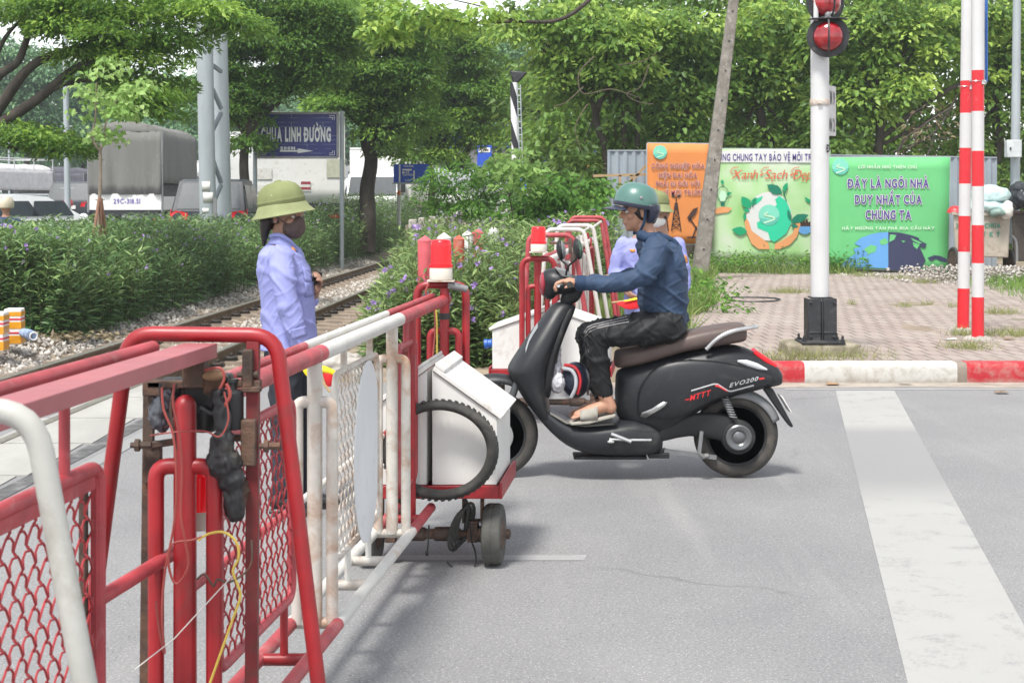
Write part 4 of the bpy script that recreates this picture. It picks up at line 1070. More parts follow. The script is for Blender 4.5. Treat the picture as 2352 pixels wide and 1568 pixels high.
sh2 = skin(mb, 'shirt', SHIRT, gu, .009, 3, lambda p: creases(.008, 5, 4, 8, .2, .5)(p)+creases(.0028, 10, 8, 16, .14, -.6, 7)(p))
bv2 = BVHTree.FromPolygons([v.co+OFF[gu.name] for v in sh2.data.vertices], [tuple(p.vertices) for p in sh2.data.polygons])
cloth_patch(gu, 'sleeve_badge', bv2, [(1567, 587), (1582, 585), (1584, 604), (1569, 605)], 3, EMB, .004)
cloth_patch(gu, 'chest_badge', bv2, [(1446, 572), (1460, 573), (1458, 579), (1449, 579)], 2, EMB, .004)
mb = MB(); mb.loft(rings(q, [(712, 1492, 54, .12), (740, 1492, 56, .13)]))
for s in (-1, 1): mb.chain([q(1492+s*26, 735), q(1492+s*28, 810), q(1492+s*28, 892)], [.10, .078, .066], 14)
skin(mb, 'trousers', NAVYT, gu, .011, 3)
for s in (-1, 1):
    mb = MB(); mb.chain([q(1492+s*28, 897, .02), q(1488+s*30, 902, -.14)], [.045, .036]); skin(mb, 'shoe', SHOE, gu, .009, 2)
fl = thing('signal_flag', 'rolled red flag with yellow edge held by the guard behind the rider', 'flag', tuple(q(1450, 700, -.2)))
mb = MB(); mb.tube([q(1405, 695, -.22), q(1440, 690, -.22), q(1500, 678, -.2)], .007, 8); mb.build('stick', M('bamboo', (.45, .32, .16), .7), fl)
mb = MB(); cloth(mb, [[q(1409, 694, -.24), q(1440, 690, -.22), q(1476, 684, -.24)], [q(1422, 702, -.26), q(1446, 698, -.25), q(1476, 692, -.27)], [q(1440, 712, -.25), q(1456, 711, -.25), q(1474, 708, -.25)]]); mb.build('red_cloth', FLAGR, fl, ang=60, solid=.004, subsurf=2)
mb = MB(); cloth(mb, [[q(1430, 690, -.25), q(1450, 685, -.24), q(1478, 678, -.25)], [q(1430, 693, -.27), q(1450, 690, -.26), q(1478, 685, -.27)]]); mb.build('yellow_cloth', FLAGY, fl, ang=60, solid=.004, subsurf=2)

# ================================================================ scooter
SY = 8.79
q = lambda x, y, d=0: P(x, y, SY+d)
MATT = M('matt_black_paint', (.016, .0172, .0205), .42, var=.12, vs=3, spec=.42, dirt=.2, dirtcol=(.05, .05, .048), ds=5)
MATT2 = M('black_trim', (.010, .0105, .012), .6, var=.12, vs=8, dirt=.15, dirtcol=(.07, .065, .06))
SEATM = M('brown_leather', (.105, .075, .066), .5, var=.1, vs=7, bmp=.1, bs_=70, spec=.45)
CHROME = M('satin_metal', (.58, .58, .57), .28, metal=.85, var=.06); GUN = M('gun_metal', (.10, .105, .11), .4, metal=.5, var=.1)
MIRR = M('mirror_glass', (.10, .17, .12), .08, metal=.6); WHL = M('lamp_glass', (.62, .63, .65), .15, var=.05)
scoot = thing('scooter', 'matt black motor scooter with brown seat and silver grab rail ridden across the road', 'scooter', tuple(q(1430, 1095)))
def loftx(rows, e=2.6, n=24):
    """rows: x, y top, y bottom, half width"""
    out = []
    for x, yt, yb, hw in rows:
        c = q(x, (yt+yb)/2); a = (yb-yt)/2*SY/F
        out.append(sring(c, V((0, 1, 0)), V((0, 0, 1)), hw, a, n, e))
    return out
def lofty(rows, e=2.2, n=24):
    out = []
    for y, x0, x1, hw in rows:
        c = q((x0+x1)/2, y); out.append(sring(c, V((1, 0, 0)), V((0, 1, 0)), (x1-x0)/2*SY/F, hw, n, e))
    return out
mb = MB(); mb.loft(loftx([(1412, 850, 950, .05), (1424, 846, 962, .085), (1445, 840, 985, .115), (1480, 828, 1002, .138), (1520, 816, 1003, .150), (1552, 808, 985, .158), (1590, 799, 948, .162), (1640, 791, 925, .158), (1690, 788, 908, .140), (1728, 803, 898, .112), (1762, 824, 890, .082), (1785, 838, 886, .058), (1798, 860, 882, .03)]))
mb.build('rear_body', MATT, scoot, ang=80, subsurf=1)
# swelling side panels
for s in (-1, 1):
    mb = MB()
    rows = [(1462, 905, 960, .02), (1480, 868, 955, .03), (1510, 838, 962, .038), (1555, 827, 965, .040), (1610, 826, 930, .038), (1670, 832, 907, .034), (1730, 846, 893, .026), (1780, 860, 882, .012)]
    out = []
    base = {1462: .125, 1480: .134, 1510: .145, 1555: .156, 1610: .158, 1670: .146, 1730: .108, 1780: .06}
    for x, yt, yb, t in rows:
        c = q(x, (yt+yb)/2, s*base[x]); out.append(sring(c, V((0, 1, 0)), V((0, 0, 1)), t, (yb-yt)/2*SY/F, 20, 2.2))
    mb.loft(out); mb.build('side_panel', MATT, scoot, ang=80, subsurf=1)
mb = MB(); mb.loft(loftx([(1186, 868, 890, .05), (1210, 880, 925, .085), (1236, 915, 958, .12), (1265, 938, 992, .15), (1300, 962, 1020, .17), (1340, 969, 1038, .178), (1400, 964, 1042, .18), (1455, 955, 1043, .17), (1498, 960, 1042, .15), (1524, 985, 1030, .11)], 3.0))
mb.build('floorboard', MATT, scoot, ang=80, subsurf=1)
mb = MB(); mb.loft(loftx([(1262, 939, 945, .13), (1298, 960, 966, .155), (1340, 966, 972, .16), (1405, 962, 968, .15)], 5)); mb.build('floor_mat', M('grey_floor_mat', (.16, .155, .14), .8), scoot, ang=60)
mb = MB(); mb.loft(lofty([(690, 1275, 1324, .05), (712, 1256, 1314, .085), (740, 1236, 1302, .12), (775, 1207, 1288, .16), (812, 1184, 1274, .19), (842, 1163, 1264, .20), (856, 1166, 1260, .198), (885, 1185, 1258, .185), (920, 1210, 1260, .17), (950, 1234, 1268, .15), (975, 1256, 1282, .12)]))
mb.build('leg_shield', MATT, scoot, ang=70, subsurf=1)
mb = MB(); mb.loft(lofty([(695, 1300, 1330, .055), (740, 1276, 1308, .10), (800, 1254, 1284, .13), (860, 1240, 1269, .13), (920, 1238, 1266, .12)], 3)); mb.build('inner_panel', MATT2, scoot, ang=70, subsurf=1)
mb = MB(); mb.loft(lofty([(648, 1300, 1345, .035), (672, 1292, 1340, .045), (700, 1280, 1326, .06)])); mb.build('steering_neck', MATT2, scoot, ang=70, subsurf=1)
mb = MB(); mb.ell(q(1280, 646), (.105, .095, .075), Matrix.Rotation(.25, 3, 'Y')); mb.ell(q(1306, 652), (.085, .12, .055)); mb.ell(q(1262, 655), (.055, .075, .085))
skin(mb, 'handlebar_cover', MATT, scoot, .008, 4)
mb = MB(); mb.ell(q(1248, 652), (.025, .07, .07)); mb.build('headlight', M('headlight_red_trim', (.30, .03, .05), .25), scoot)
mb = MB(); mb.prism([q(1275, 615, -.09), q(1300, 620, -.09), q(1318, 640, -.09), q(1290, 636, -.09)], (0, .18, 0)); mb.build('dashboard', GREYP, scoot, bevel=.006)
for s in (-1, 1):
    mb = MB(); mb.tube([q(1300, 654, s*.08), q(1308, 650, s*.22), q(1309, 650, s*.24)], .011, 10); mb.build('handlebar', MATT2, scoot)
    mb = MB(); mb.lathe(q(1307, 651, s*.22), (0.0, s, 0), [(.016, 0), (.019, .003), (.0165, .01), (.0165, .12), (.019, .123), (.018, .132), (.008, .134)], 16); mb.build('grip', RUBB, scoot)
    mb = MB(); mb.tube(spline([q(1293, 650, s*.16), q(1284, 655, s*.20), q(1280, 657, s*.30), q(1283, 657, s*.36)], 4), [.007]*12+[.008], 8); mb.build('brake_lever', CHROME, scoot)
for s, (mx, my), m in ((-1, (1327, 572), MIRR), (1, (1288, 574), GREYP)):
    mb = MB(); mb.tube(spline([q(1300, 632, s*.13), q(1305, 612, s*.16), q(mx-2, my+20, s*.24), q(mx, my, s*.25)], 4), .006, 8); mi = mb.build('mirror', MATT2, scoot)
    mb = MB(); mb.ell(q(mx, my, s*.25), (.026, .058, .060), Matrix.Rotation(-.15, 3, 'Y')); mb.build('mirror_shell', MATT2, mi)
    mb = MB(); mb.ell(q(mx+3.5, my, s*.25-.004), (.020, .054, .056), Matrix.Rotation(-.15, 3, 'Y')); mb.build('mirror_face', m, mi)
mb = MB(); mb.loft(loftx([(1409, 803, 843, .075), (1425, 800, 845, .095), (1460, 796, 838, .115), (1500, 785, 828, .13), (1540, 772, 815, .145), (1580, 757, 803, .15), (1640, 746, 794, .148), (1690, 739, 786, .135), (1706, 740, 783, .12), (1712, 748, 778, .10)], 3.2))
mb.build('seat', SEATM, scoot, ang=80, subsurf=1)
mb = MB()
mb.tube(rnd([q(1622, 802, -.15), q(1648, 775, -.165), q(1684, 759, -.16), q(1738, 750, -.12), q(1738, 750, .12), q(1684, 759, .16), q(1648, 775, .165), q(1622, 802, .15)], .05, 6), .0125, 12); mb.build('grab_rail', CHROME, scoot, ang=80)
for s in (-1, 1):
    mb = MB(); mb.loft([sring(q(x, y, s*w), V((.35, s*.9, 0)).normalized(), V((0, 0, 1)), .012, h, 12) for x, y, w, h in ((1694, 829, .132, .006), (1715, 833, .122, .018), (1740, 841, .103, .018), (1760, 848, .082, .006))]); mb.build('indicator', WHL, scoot, ang=60)
mb = MB(); mb.loft([sring(q(x, y), V((0, 1, 0)), V((.5, 0, .85)).normalized(), w, .018, 16, 3) for x, y, w in ((1729, 806, .07), (1752, 822, .08), (1780, 841, .045))]); mb.build('tail_lamp', LENS, scoot, ang=60)
mb = MB(); mb.prism([q(1752, 890, -.05), q(1776, 893, -.05), q(1823, 979, -.05), q(1817, 982, -.05), q(1802, 962, -.05)], (0, .10, 0)); mb.build('mud_flap', MATT2, scoot, bevel=.006)
mb = MB(); mb.box(q(1797, 928, 0)+V((.012, 0, .007)), (.006, .15, .11), Matrix.Rotation(-.54, 3, 'Y')); mb.build('number_plate', BOXW, scoot, bevel=.002)
# rear fender arc
for (wx, wy, a0, a1, rr, wd, nm, m) in ((1690, 997.5, 20, 100, .268, .06, 'rear_mudguard', GREYP), (1139, 978, 58, 160, .305, .075, 'front_mudguard', MATT)):
    c = q(wx, wy); rg = []
    for k in range(15):
        a = R_(a0+(a1-a0)*k/14); d = V((math.cos(a), 0, math.sin(a)))
        cs = []
        for j in range(9):
            b = math.pi*(j/8-.5); cs.append(c+d*(rr-.050*(1-math.cos(b)))+V((0, wd*math.sin(b), 0)))
        rg.append(cs)
    mb = MB()
    for i in range(14):
        for j in range(8): mb.quad(rg[i][j], rg[i+1][j], rg[i+1][j+1], rg[i][j+1])
    mb.build(nm, m, scoot, ang=80, solid=.006)
def wheel(wx, rear):
    c = q(wx, 997.5); Rw = P(0, 997.5, SY).z-.001
    mb = MB(); mb.torus(c, (0, 1, 0), Rw-.043, .043, 56, 14, ry=.050)
    for k in range(44):
        a = 2*math.pi*k/44; d = V((math.cos(a), 0, math.sin(a))); t = V((-d.z, 0, d.x))
        for s in (-1, 1): mb.bar(c+d*(Rw-.0065)+V((0, s*.004, 0))+t*.004, c+d*(Rw-.0135)+V((0, s*.034, 0))-t*.006, .008, .006, d)
    wt = mb.build('wheel', TYRE2, scoot, ang=50)
    mb = MB(); ri = Rw-.083
    mb.lathe(c, (0, 1, 0), [(ri, -.035), (ri+.012, -.042), (ri+.016, -.034), (ri-.004, -.02), (ri-.004, .02), (ri+.016, .034), (ri+.012, .042), (ri, .035), (ri-.008, .03), (ri-.012, 0), (ri-.008, -.03), (ri, -.035)], 48)
    for k in range(10):
        a = 2*math.pi*k/10+.1; d = V((math.cos(a), 0, math.sin(a))); d2 = V((math.cos(a+.16), 0, math.sin(a+.16)))
        mb.bar(c+d*.05, c+d2*(ri-.005), .020, .016, d.cross(V((0, 1, 0))))
    mb.lathe(c, (0, 1, 0), [(.03, -.06), (.06, -.045), (.085, -.03), (.085, .03), (.05, .05)], 28)
    mb.build('rim', MATT2, wt, ang=35)
    for k in range(14):
        a = 2*math.pi*k/14; d = V((math.cos(a), 0, math.sin(a)))
    return c
TYRE2 = M('road_tyre', (.055, .05, .045), .8, vs=10, var=.2, dirt=.35, dirtcol=(.11, .095, .08), ds=6)
rc = wheel(1690, True); fc = wheel(1139, False)
for s in (-1, 1):
    mb = MB(); mb.tube([q(1190, 872, s*.08), fc+V((.02, s*.085, .02))], [.022, .018], 10); mb.build('fork_leg', GUN, scoot)
mb = MB(); mb.lathe(fc+V((0, -.066, 0)), (0, 1, 0), [(.045, 0), (.1, 0), (.1, .004), (.045, .004)], 32); mb.build('brake_disc', CHROME, scoot, ang=30)
mb = MB(); mb.loft([sring(q(x, y, -.075), V((0, 1, 0)), V((0, 0, 1)), .035, h, 16, 3) for x, y, h in ((1500, 1005, .03), (1530, 990, .055), (1580, 972, .065), (1640, 975, .075), (1690, 990, .09), (1712, 997, .06))]); mb.build('drive_housing', MATT2, scoot, ang=70, subsurf=1)
hc_ = rc+V((0, -.10, 0)); mb = MB(); mb.lathe(hc_, (0, -1, 0), [(.098, -.03), (.098, .0), (.090, .012), (.078, .016), (.076, .014), (.04, .012), (0, .012)], 36); mb.build('hub_cover', MATT2, scoot, ang=30)
mb = MB(); mb.lathe(hc_+V((0, -.012, 0)), (0, -1, 0), [(.076, 0), (.074, .012), (.066, .018), (.046, .014), (.036, .006), (.030, .010), (.012, .016), (0, .016)], 36); mb.build('hub_ring', CHROME2 if 'CHROME2' in globals() else M('brushed_silver', (.15, .155, .16), .35, metal=.6), scoot, ang=25)
mb = MB(); pts = []
for k in range(90):
    t = k/89; a = t*2*math.pi*8; b = q(1664+20*t, 912+46*t, -.115); pts.append(b+V((.019*math.cos(a), .019*math.sin(a), 0)))
mb.tube(pts, .0048, 6); mb.build('spring', GREYP, scoot)
mb = MB(); mb.tube([q(1660, 900, -.115), q(1690, 972, -.115)], .009, 8); mb.build('damper', MATT2, scoot)
mb = MB(); mb.bar(q(1525, 1035, -.06), q(1645, 1050, -.06), .03, .022); mb.tube([q(1612, 990, -.12), q(1606, 1040, -.13), q(1616, 1050, -.12)], [.012, .012, .016], 8); mb.ell(q(1622, 1047, -.11), (.022, .02, .016)); mb.build('side_stand', GREYP, scoot)
mb = MB(); mb.box(q(1400, 1046), (.42, .16, .02)); mb.box(q(1510, 1040), (.12, .2, .03)); mb.build('underside_tray', MATT2, scoot, bevel=.006)
for s in (-1, 1):
    mb = MB(); mb.tube([q(1400, 1008, s*.175), q(1448, 1010, s*.19), q(1496, 1010, s*.185)], .008, 8); mb.tube([q(1404, 996, s*.18), q(1450, 1014, s*.195)], .011, 8); mb.ell(q(1403, 1014, s*.185), (.022, .012, .010)); fp = mb.build('foot_peg', CHROME, scoot)
    pass
# shiny highlight strip on the leg shield, decals
mb = MB(); bvs = None
dg = bpy.context.evaluated_depsgraph_get(); dg.update()
def bvh_of(objs):
    vs, fs = [], []
    for o in objs:
        ev = o.evaluated_get(dg); me = ev.to_mesh(); n = len(vs)
        vs += [v.co+OFF[o.name] for v in me.vertices]; fs += [tuple(i+n for i in p.vertices) for p in me.polygons]; ev.to_mesh_clear()
    return BVHTree.FromPolygons(vs, fs)
SCB = bvh_of([o for o in scoot.children if o.name.split('.')[0] in ('rear_body', 'side_panel', 'leg_shield')])
def decal_text(par, name, text, x0, y0, x1, y1, hpx, m, bv, bold=.1, shear=.25, th=.0015):
    vs, fs, w_ = layout(text, bold, .12, shear=shear); mb = MB(); ok = []
    ang = math.atan2(y1-y0, x1-x0); L = math.hypot(x1-x0, y1-y0); idx = {}
    pts = []
    for v in vs:
        a = v.x/w_*L; b = v.y/.72*hpx
        X = x0+a*math.cos(ang)+b*math.sin(ang); Yp = y0+a*math.sin(ang)-b*math.cos(ang)
        pts.append(drape(bv, X, Yp, .0025))
    good = [f for f in fs if all(pts[i] is not None for i in f)]
    mb.add([p if p is not None else V((0, 0, 0)) for p in pts], good)
    return mb.build(name, m, par, ang=0)
SILV = M('silver_decal', (.52, .52, .53), .35); REDD = M('red_decal', (.68, .03, .035), .4)
def decal_line(par, name, pts, wpx, m, bv):
    mb = MB(); ds = []
    for a, b in zip(pts[:-1], pts[1:]):
        n = max(2, int(math.hypot(b[0]-a[0], b[1]-a[1])/4))
        for k in range(n): ds.append((a[0]+(b[0]-a[0])*k/n, a[1]+(b[1]-a[1])*k/n))
    ds.append(pts[-1]); up = [drape(bv, x, y-wpx/2, .003) for x, y in ds]; dn = [drape(bv, x, y+wpx/2, .003) for x, y in ds]
    for i in range(len(ds)-1):
        if None not in (up[i], up[i+1], dn[i], dn[i+1]): mb.quad(up[i], up[i+1], dn[i+1], dn[i])
    return mb.build(name, m, par, ang=0)
z2 = lambda x, y: ((1690+x/9.8)*.91875, (920+y/9.8)*.91875)
decal_line(scoot, 'decal_line', [z2(370, 550), z2(920, 385), z2(1020, 390), z2(1290, 555), z2(1370, 555), z2(1900, 415)], 3.2, SILV, SCB)
decal_line(scoot, 'decal_stripe', [z2(960, 420), z2(1040, 430), z2(1250, 545)], 6, REDD, SCB)
decal_text(scoot, 'lettering', 'EVO200', *z2(1300, 470), *z2(1990, 300), 9, SILV, SCB, .05, .5)
decal_line(scoot, 'decal_dash', [z2(2030, 262), z2(2160, 245)], 4, REDD, SCB)
decal_text(scoot, 'lettering', '~MTTT', *z2(215, 830), *z2(830, 660), 12, REDD, SCB, .06, .5)
for gp in ([(1440, 975), (1450, 930), (1464, 898), (1484, 862), (1518, 838), (1570, 825), (1640, 829), (1715, 843), (1775, 858)], [(1166, 852), (1190, 862), (1216, 850), (1224, 838), (1262, 812)], [(1222, 842), (1236, 888), (1256, 934)], [(1440, 984), (1500, 992), (1530, 976), (1560, 955)]): decal_line(scoot, 'panel_gap', gp, 1.6, BLACKP, bvh_of([o for o in scoot.children if o.name.split('.')[0] in ('rear_body', 'side_panel', 'leg_shield', 'floorboard')]))
decal_line(scoot, 'chrome_strip', [(1208, 805), (1216, 780), (1226, 762), (1236, 747)], 12, CHROME, SCB)
vp = [drape(SCB, x, y, .007) for x, y in ((1471, 955), (1475, 947), (1490, 941), (1500, 936), (1512, 928), (1524, 922), (1533, 923), (1527, 932), (1512, 942), (1500, 948), (1484, 957))]
if None not in vp:
    mb = MB(); cpt = sum(vp, V((0, 0, 0)))/len(vp); n_ = len(vp); mb.add(vp+[cpt+V((0, -.006, 0))], [(i, (i+1) % n_, n_) for i in range(n_)]); mb.build('side_vent', CHROME, scoot, ang=20, solid=.006)
# things carried in the footwell
hl = thing('spare_helmet', 'dark helmet with red rim and clear visor hanging in the scooter footwell', 'helmet', tuple(q(1318, 880, -.02)))
mb = MB(); mb.ell(q(1322, 872, 0), (.085, .10, .105)); mb.build('shell', M('navy_shell', (.025, .03, .05), .3), hl)
mb = MB(); mb.tube(spline([q(1297, 838, -.06), q(1318, 842, -.095), q(1330, 858, -.105), q(1333, 880, -.105), q(1326, 905, -.09)], 5), .009, 8); mb.build('rim', M('red_rim', (.55, .03, .04), .4), hl)
mb = MB(); mb.tube(spline([q(1294, 846, -.07), q(1312, 850, -.10), q(1322, 866, -.11), q(1322, 890, -.11), q(1312, 912, -.09)], 5), .011, 8); mb.build('visor', M('pale_visor', (.48, .50, .54), .2), hl)
bagt = thing('plastic_bag', 'clear plastic bag of bottles hanging behind the scooter leg shield', 'bag', tuple(q(1283, 880, -.05)))
mb = MB(); mb.ell(q(1280, 878, -.06), (.045, .05, .06)); mb.ell(q(1276, 848, -.05), (.03, .03, .04)); mb.chain([q(1287, 800, -.04), q(1281, 850, -.05)], [.006, .02]); skin(mb, 'wrap', M('cloudy_plastic', (.50, .50, .53), .3, var=.2, vs=18), bagt, .005, 2, folds(.006, 40, 40, 30))

# ---- rider
ri = thing('person', 'rider in navy hooded jacket, black striped track trousers and teal helmet on the scooter', 'person', tuple(q(1500, 1000)))
mb = MB(); hq, hR = head(mb, q(1466, 486), V((-.985, -.17, -.04)), 1.0)
mb.chain([q(1476, 515), q(1490, 548)], [.055, .06])
mb.loft(rings(q, [(540, 1490, 22, .06), (560, 1508, 36, .14), (600, 1520, 42, .15), (650, 1524, 44, .14), (700, 1524, 46, .14), (752, 1532, 34, .15)]))
LA = [q(1508, 578, -.175), q(1474, 636, -.25), q(1328, 650, -.275)]; RA = [q(1508, 578, .175), q(1474, 634, .25), q(1335, 648, .275)]
for A in (LA, RA): mb.chain(A, [.048, .036, .026])
hand(mb, q(1326, 650, -.275), None, V((-1, -.05, .12)), V((0.0, 0, -1)), 1.0, 1.1, 1)
hand(mb, q(1333, 648, .275), None, V((-1, .05, .12)), V((0.0, 0, -1)), 1.0, 1.1, -1)
LL = [q(1535, 748, -.11), q(1364, 765, -.175), q(1388, 905, -.145)]; RL = [q(1535, 748, .11), q(1352, 768, .16), q(1376, 905, .14)]
for L in (LL, RL): mb.chain(L, [.075, .055, .038])
for L in (LL, RL):
    a = L[2]
    mb.chain([a+V((.0, 0, .0)), a+V((.035, 0, -.075))], [.038, .036]); mb.chain([a+V((.02, 0, -.06)), a+V((-.08, 0, -.095)), a+V((-.15, 0, -.118))], [.036, .036, .026])
    for k in range(5): mb.capsule(a+V((-.145, (k-2)*.017, -.122)), .010, a+V((-.185+.006*abs(k-1), (k-2)*.018, -.132)), .009, 8)
skin(mb, 'body', SKIN_R, ri, .0055, 3); eyes(ri, hq)
mb = MB(); mb.ell(hq(-.02, 0, .015), (.088, .081, .085), hR); mb.ell(hq(-.075, 0, -.03), (.035, .06, .05), hR); skin(mb, 'hair', HAIR, ri, .006, 2)
# helmet
up = V((.18, 0, .98)).normalized(); hcen = q(1461, 466)
mb = MB(); mb.lathe(hcen, up, [(.104, -.012), (.121, -.008), (.122, .012), (.117, .04), (.104, .07), (.080, .098), (.045, .114), (0, .119)], 40, 1.06, (-1, 0, .2))
he = mb.build('helmet', TEALH, ri, ang=60)
mb = MB(); mb.lathe(hcen, up, [(.100, -.03), (.119, -.03), (.1245, -.02), (.1245, -.008), (.121, -.006)], 40, 1.06, (-1, 0, .2)); mb.build('rim_band', VISOR, he, ang=50)
mb = MB(); fw = V((-1, 0, .10)).normalized(); rg = []
for i in range(7):
    t = i/6; row = []
    for j in range(11):
        a = R_(-62+124*j/10); d = V((-math.cos(a), math.sin(a), 0))
        ext = .070*(math.cos(a)**.8)*t; p = hcen+d*(.122+ext)+V((0, 0, -.012-.26*ext-.035*(1-math.cos(a))))
        row.append(p)
    rg.append(row)
for i in range(6):
    for j in range(10): mb.quad(rg[i][j], rg[i+1][j], rg[i+1][j+1], rg[i][j+1])
mb.build('peak', VISOR, he, ang=80, solid=.006)
mb = MB(); mb.loft([sring(c, V((1, 0, 0)), V((0, 1, 0)), a, b, 20) for c, a, b in ((q(1494, 470), .055, .11), (q(1499, 485), .045, .105), (q(1497, 500), .035, .09), (q(1490, 512), .025, .07))]); skin(mb, 'neck_guard', VISOR, ri, .006, 3)
for s in (-1, 1):
    mb = MB(); mb.tube(spline([hq(-.02, s*.092, .02), hq(-.012, s*.090, -.05), hq(.012, s*.06, -.112), hq(.03, 0, -.125)], 5), .008, 8); mb.build('chin_strap', HOOD, he)
mb = MB(); mb.lathe(hcen+V((.02, -.116, .028)), (0, -1, .2), [(.010, 0), (.010, .006), (.004, .009)], 12); mb.build('rivet', GREYP, he)
# jacket
mb = MB()
mb.loft(rings(q, [(536, 1490, 26, .075), (547, 1502, 40, .12), (562, 1511, 48, .175), (600, 1521, 52, .188), (650, 1524, 55, .180), (700, 1522, 57, .178), (735, 1530, 50, .18), (757, 1536, 36, .185)]))
mb.chain([q(1511, 572, -.165), q(1490, 612, -.225), LA[1]+V((.01, 0, 0)), q(1400, 650, -.265), LA[2]+V((.012, 0, 0))], [.080, .072, .062, .050, .041], 16)
mb.chain([q(1511, 572, .165), q(1490, 610, .225), RA[1]+V((.01, 0, 0)), q(1405, 650, .265), RA[2]+V((.012, 0, 0))], [.080, .072, .062, .050, .041], 16)
jk = skin(mb, 'jacket', JACKET, ri, .0065, 3, lambda p: creases(.012, 6, 5, 8, .2, .6)(p)+creases(.004, 10, 8, 15, .16, -.5, 5)(p))
mb = MB(); mb.tube(spline([q(1470, 540, -.07), q(1484, 545, -.11), q(1515, 548, -.11), q(1542, 560, -.04), q(1543, 562, .04), q(1515, 550, .11), q(1484, 545, .11), q(1470, 540, .07)], 5), .030, 10); mb.ell(q(1541, 575), (.05, .11, .075)); skin(mb, 'hood', HOOD, ri, .006, 3, folds(.006, 14, 14, 14))
mb = MB(); mb.lathe(LA[2]+V((.02, 0, 0)), (-1, 0, .02), [(.043, -.02), (.0445, 0), (.0445, .025), (.040, .03), (.03, .031)], 20); mb.build('cuff', HOOD, ri)
mb = MB(); mb.ell(q(1533, 755), (.105, .185, .045), Matrix.Rotation(-.42, 3, 'Y')); mb.build('undershirt', M('green_cloth', (.03, .36, .08), .8), ri)
# trousers
mb = MB(); mb.ell(q(1535, 752), (.105, .18, .10))
for L in (LL, RL):
    mb.chain([L[0], (L[0]+L[1])/2+V((0, 0, -.005)), L[1]], [.102, .092, .076], 18); mb.chain([L[1], (L[1]+L[2])/2+V((-.004, 0, 0)), L[2]+V((0, 0, .015))], [.076, .064, .052], 18)
tr = skin(mb, 'trousers', TRACK, ri, .0065, 3, lambda p: creases(.010, 9, 6, 8, .2, -.5)(p)+creases(.006, 15, 9, 14, .16, .6, 3)(p))
bv3 = BVHTree.FromPolygons([v.co+OFF[ri.name] for v in tr.data.vertices], [tuple(p.vertices) for p in tr.data.polygons])
z7 = lambda x, y: (1286+x*.2578, 404+y*.2578)
for k in range(3):
    pts = [z7(215+6*k, 1400+14*k), z7(245+12*k, 1350+17*k), z7(300+8*k, 1325+18*k), z7(450, 1290+20*k), z7(600+8*k, 1256+22*k)]
    o = decal_line(ri, 'stripe', pts, 2.3, STRIPE, bv3)
    o2 = decal_line(ri, 'stripe', [(1345+4*k, 762+5*k), (1343+5*k, 775), (1346+5*k, 800), (1349+5*k, 812)], 2.3, STRIPE, bv3) if k < 2 else None
for L in (LL, RL):
    a = L[2]; mb = MB(); mb.prism([a+V((.062, -.048, -.125)), a+V((-.09, -.05, -.165)), a+V((-.19, -.045, -.172)), a+V((-.20, 0, -.172)), a+V((-.19, .045, -.172)), a+V((-.09, .05, -.165)), a+V((.062, .048, -.125))], (0, 0, .018)); sd_ = mb.build('sandal', M('grey_sandal', (.36, .34, .29), .7, dirt=.2), ri, bevel=.006)
    mb = MB(); rg = []
    for t in np.linspace(0, 1, 5):
        x = -.04-.10*t; zt = -.055-.045*t; rg.append([a+V((x, .052*math.cos(b), -.14+( .14+zt+.012)*math.sin(b))) for b in np.linspace(0, math.pi, 9)])
    for i in range(4):
        for j in range(8): mb.quad(rg[i][j], rg[i+1][j], rg[i+1][j+1], rg[i][j+1])
    mb.build('strap', M('grey_sandal', (.36, .34, .29), .7), sd_, ang=80, solid=.006)
# ================================================================ street furniture, boards, traffic
GALV = M('galvanised_steel', (.36, .40, .42), .5, metal=.25, var=.08, vs=3, dirt=.12, dirtcol=(.3, .3, .3), stretch=(1, 1, .3))
POLEW = M('pole_white', (.56, .56, .56), .35, var=.04, vs=2, dirt=.08, dirtcol=(.5, .48, .45))
POLER = M('pole_red', (.62, .018, .028), .35, var=.08, vs=3, dirt=.05, dirtcol=(.5, .2, .2))
BLKM = M('black_metal', (.022, .023, .027), .5, var=.2, vs=9, dirt=.2, dirtcol=(.1, .09, .08))
OLDC = M('weathered_pole_concrete', (.215, .195, .17), .95, var=.22, vs=7, dirt=.4, dirtcol=(.36, .34, .31), ds=12, bmp=.4)
CORR = M('corrugated_grey', (.27, .31, .35), .55, var=.08, vs=2, dirt=.15, dirtcol=(.3, .29, .27))
WOOD = M('raw_timber', (.40, .27, .15), .8, var=.15, vs=12, stretch=(1, 1, 6))
Z0 = .174

# ---- crossing signal
sy = 14.0
sg = thing('crossing_signal', 'white railway crossing signal post with red lamps and black bolted foot', 'signal', (P(1883, 0, sy).x, sy, .29))
q = lambda x, y, d=0: P(x, y, sy+d)
c = V((P(1883, 0, sy).x, sy, 0)); r = .084
mb = MB(); mb.lathe(c, (0, 0, 1), [(r, P(0, 690, sy).z), (r, 3.35)], 32); mb.build('post', POLEW, sg)
mb = MB(); zb = .288; zt = P(0, 684, sy).z
mb.box(c+V((0, 0, (zb+zt)/2+.01)), (.105, .105, zt-zb-.02))
for s in (-1, 1):
    mb.box(c+V((s*.128, -.02, (zb+zt)/2)), (.012, .19, zt-zb)); mb.box(c+V((s*.072, -.112, (zb+zt)/2)), (.122, .014, zt-zb))
mb.box(c+V((0, -.118, (zb+zt)/2)), (.016, .014, zt-zb)); mb.box(c+V((0, 0, zb+.01)), (.40, .36, .02)); mb.box(c+V((0, 0, zb+.024)), (.30, .28, .012)); mb.box(c+V((0, .0, zt+.006)), (.19, .19, .014))
for s in (-1, 1): mb.box(c+V((s*.066, -.122, zb+.10)), (.11, .012, .016))
mb.build('foot', BLKM, sg, bevel=.006)
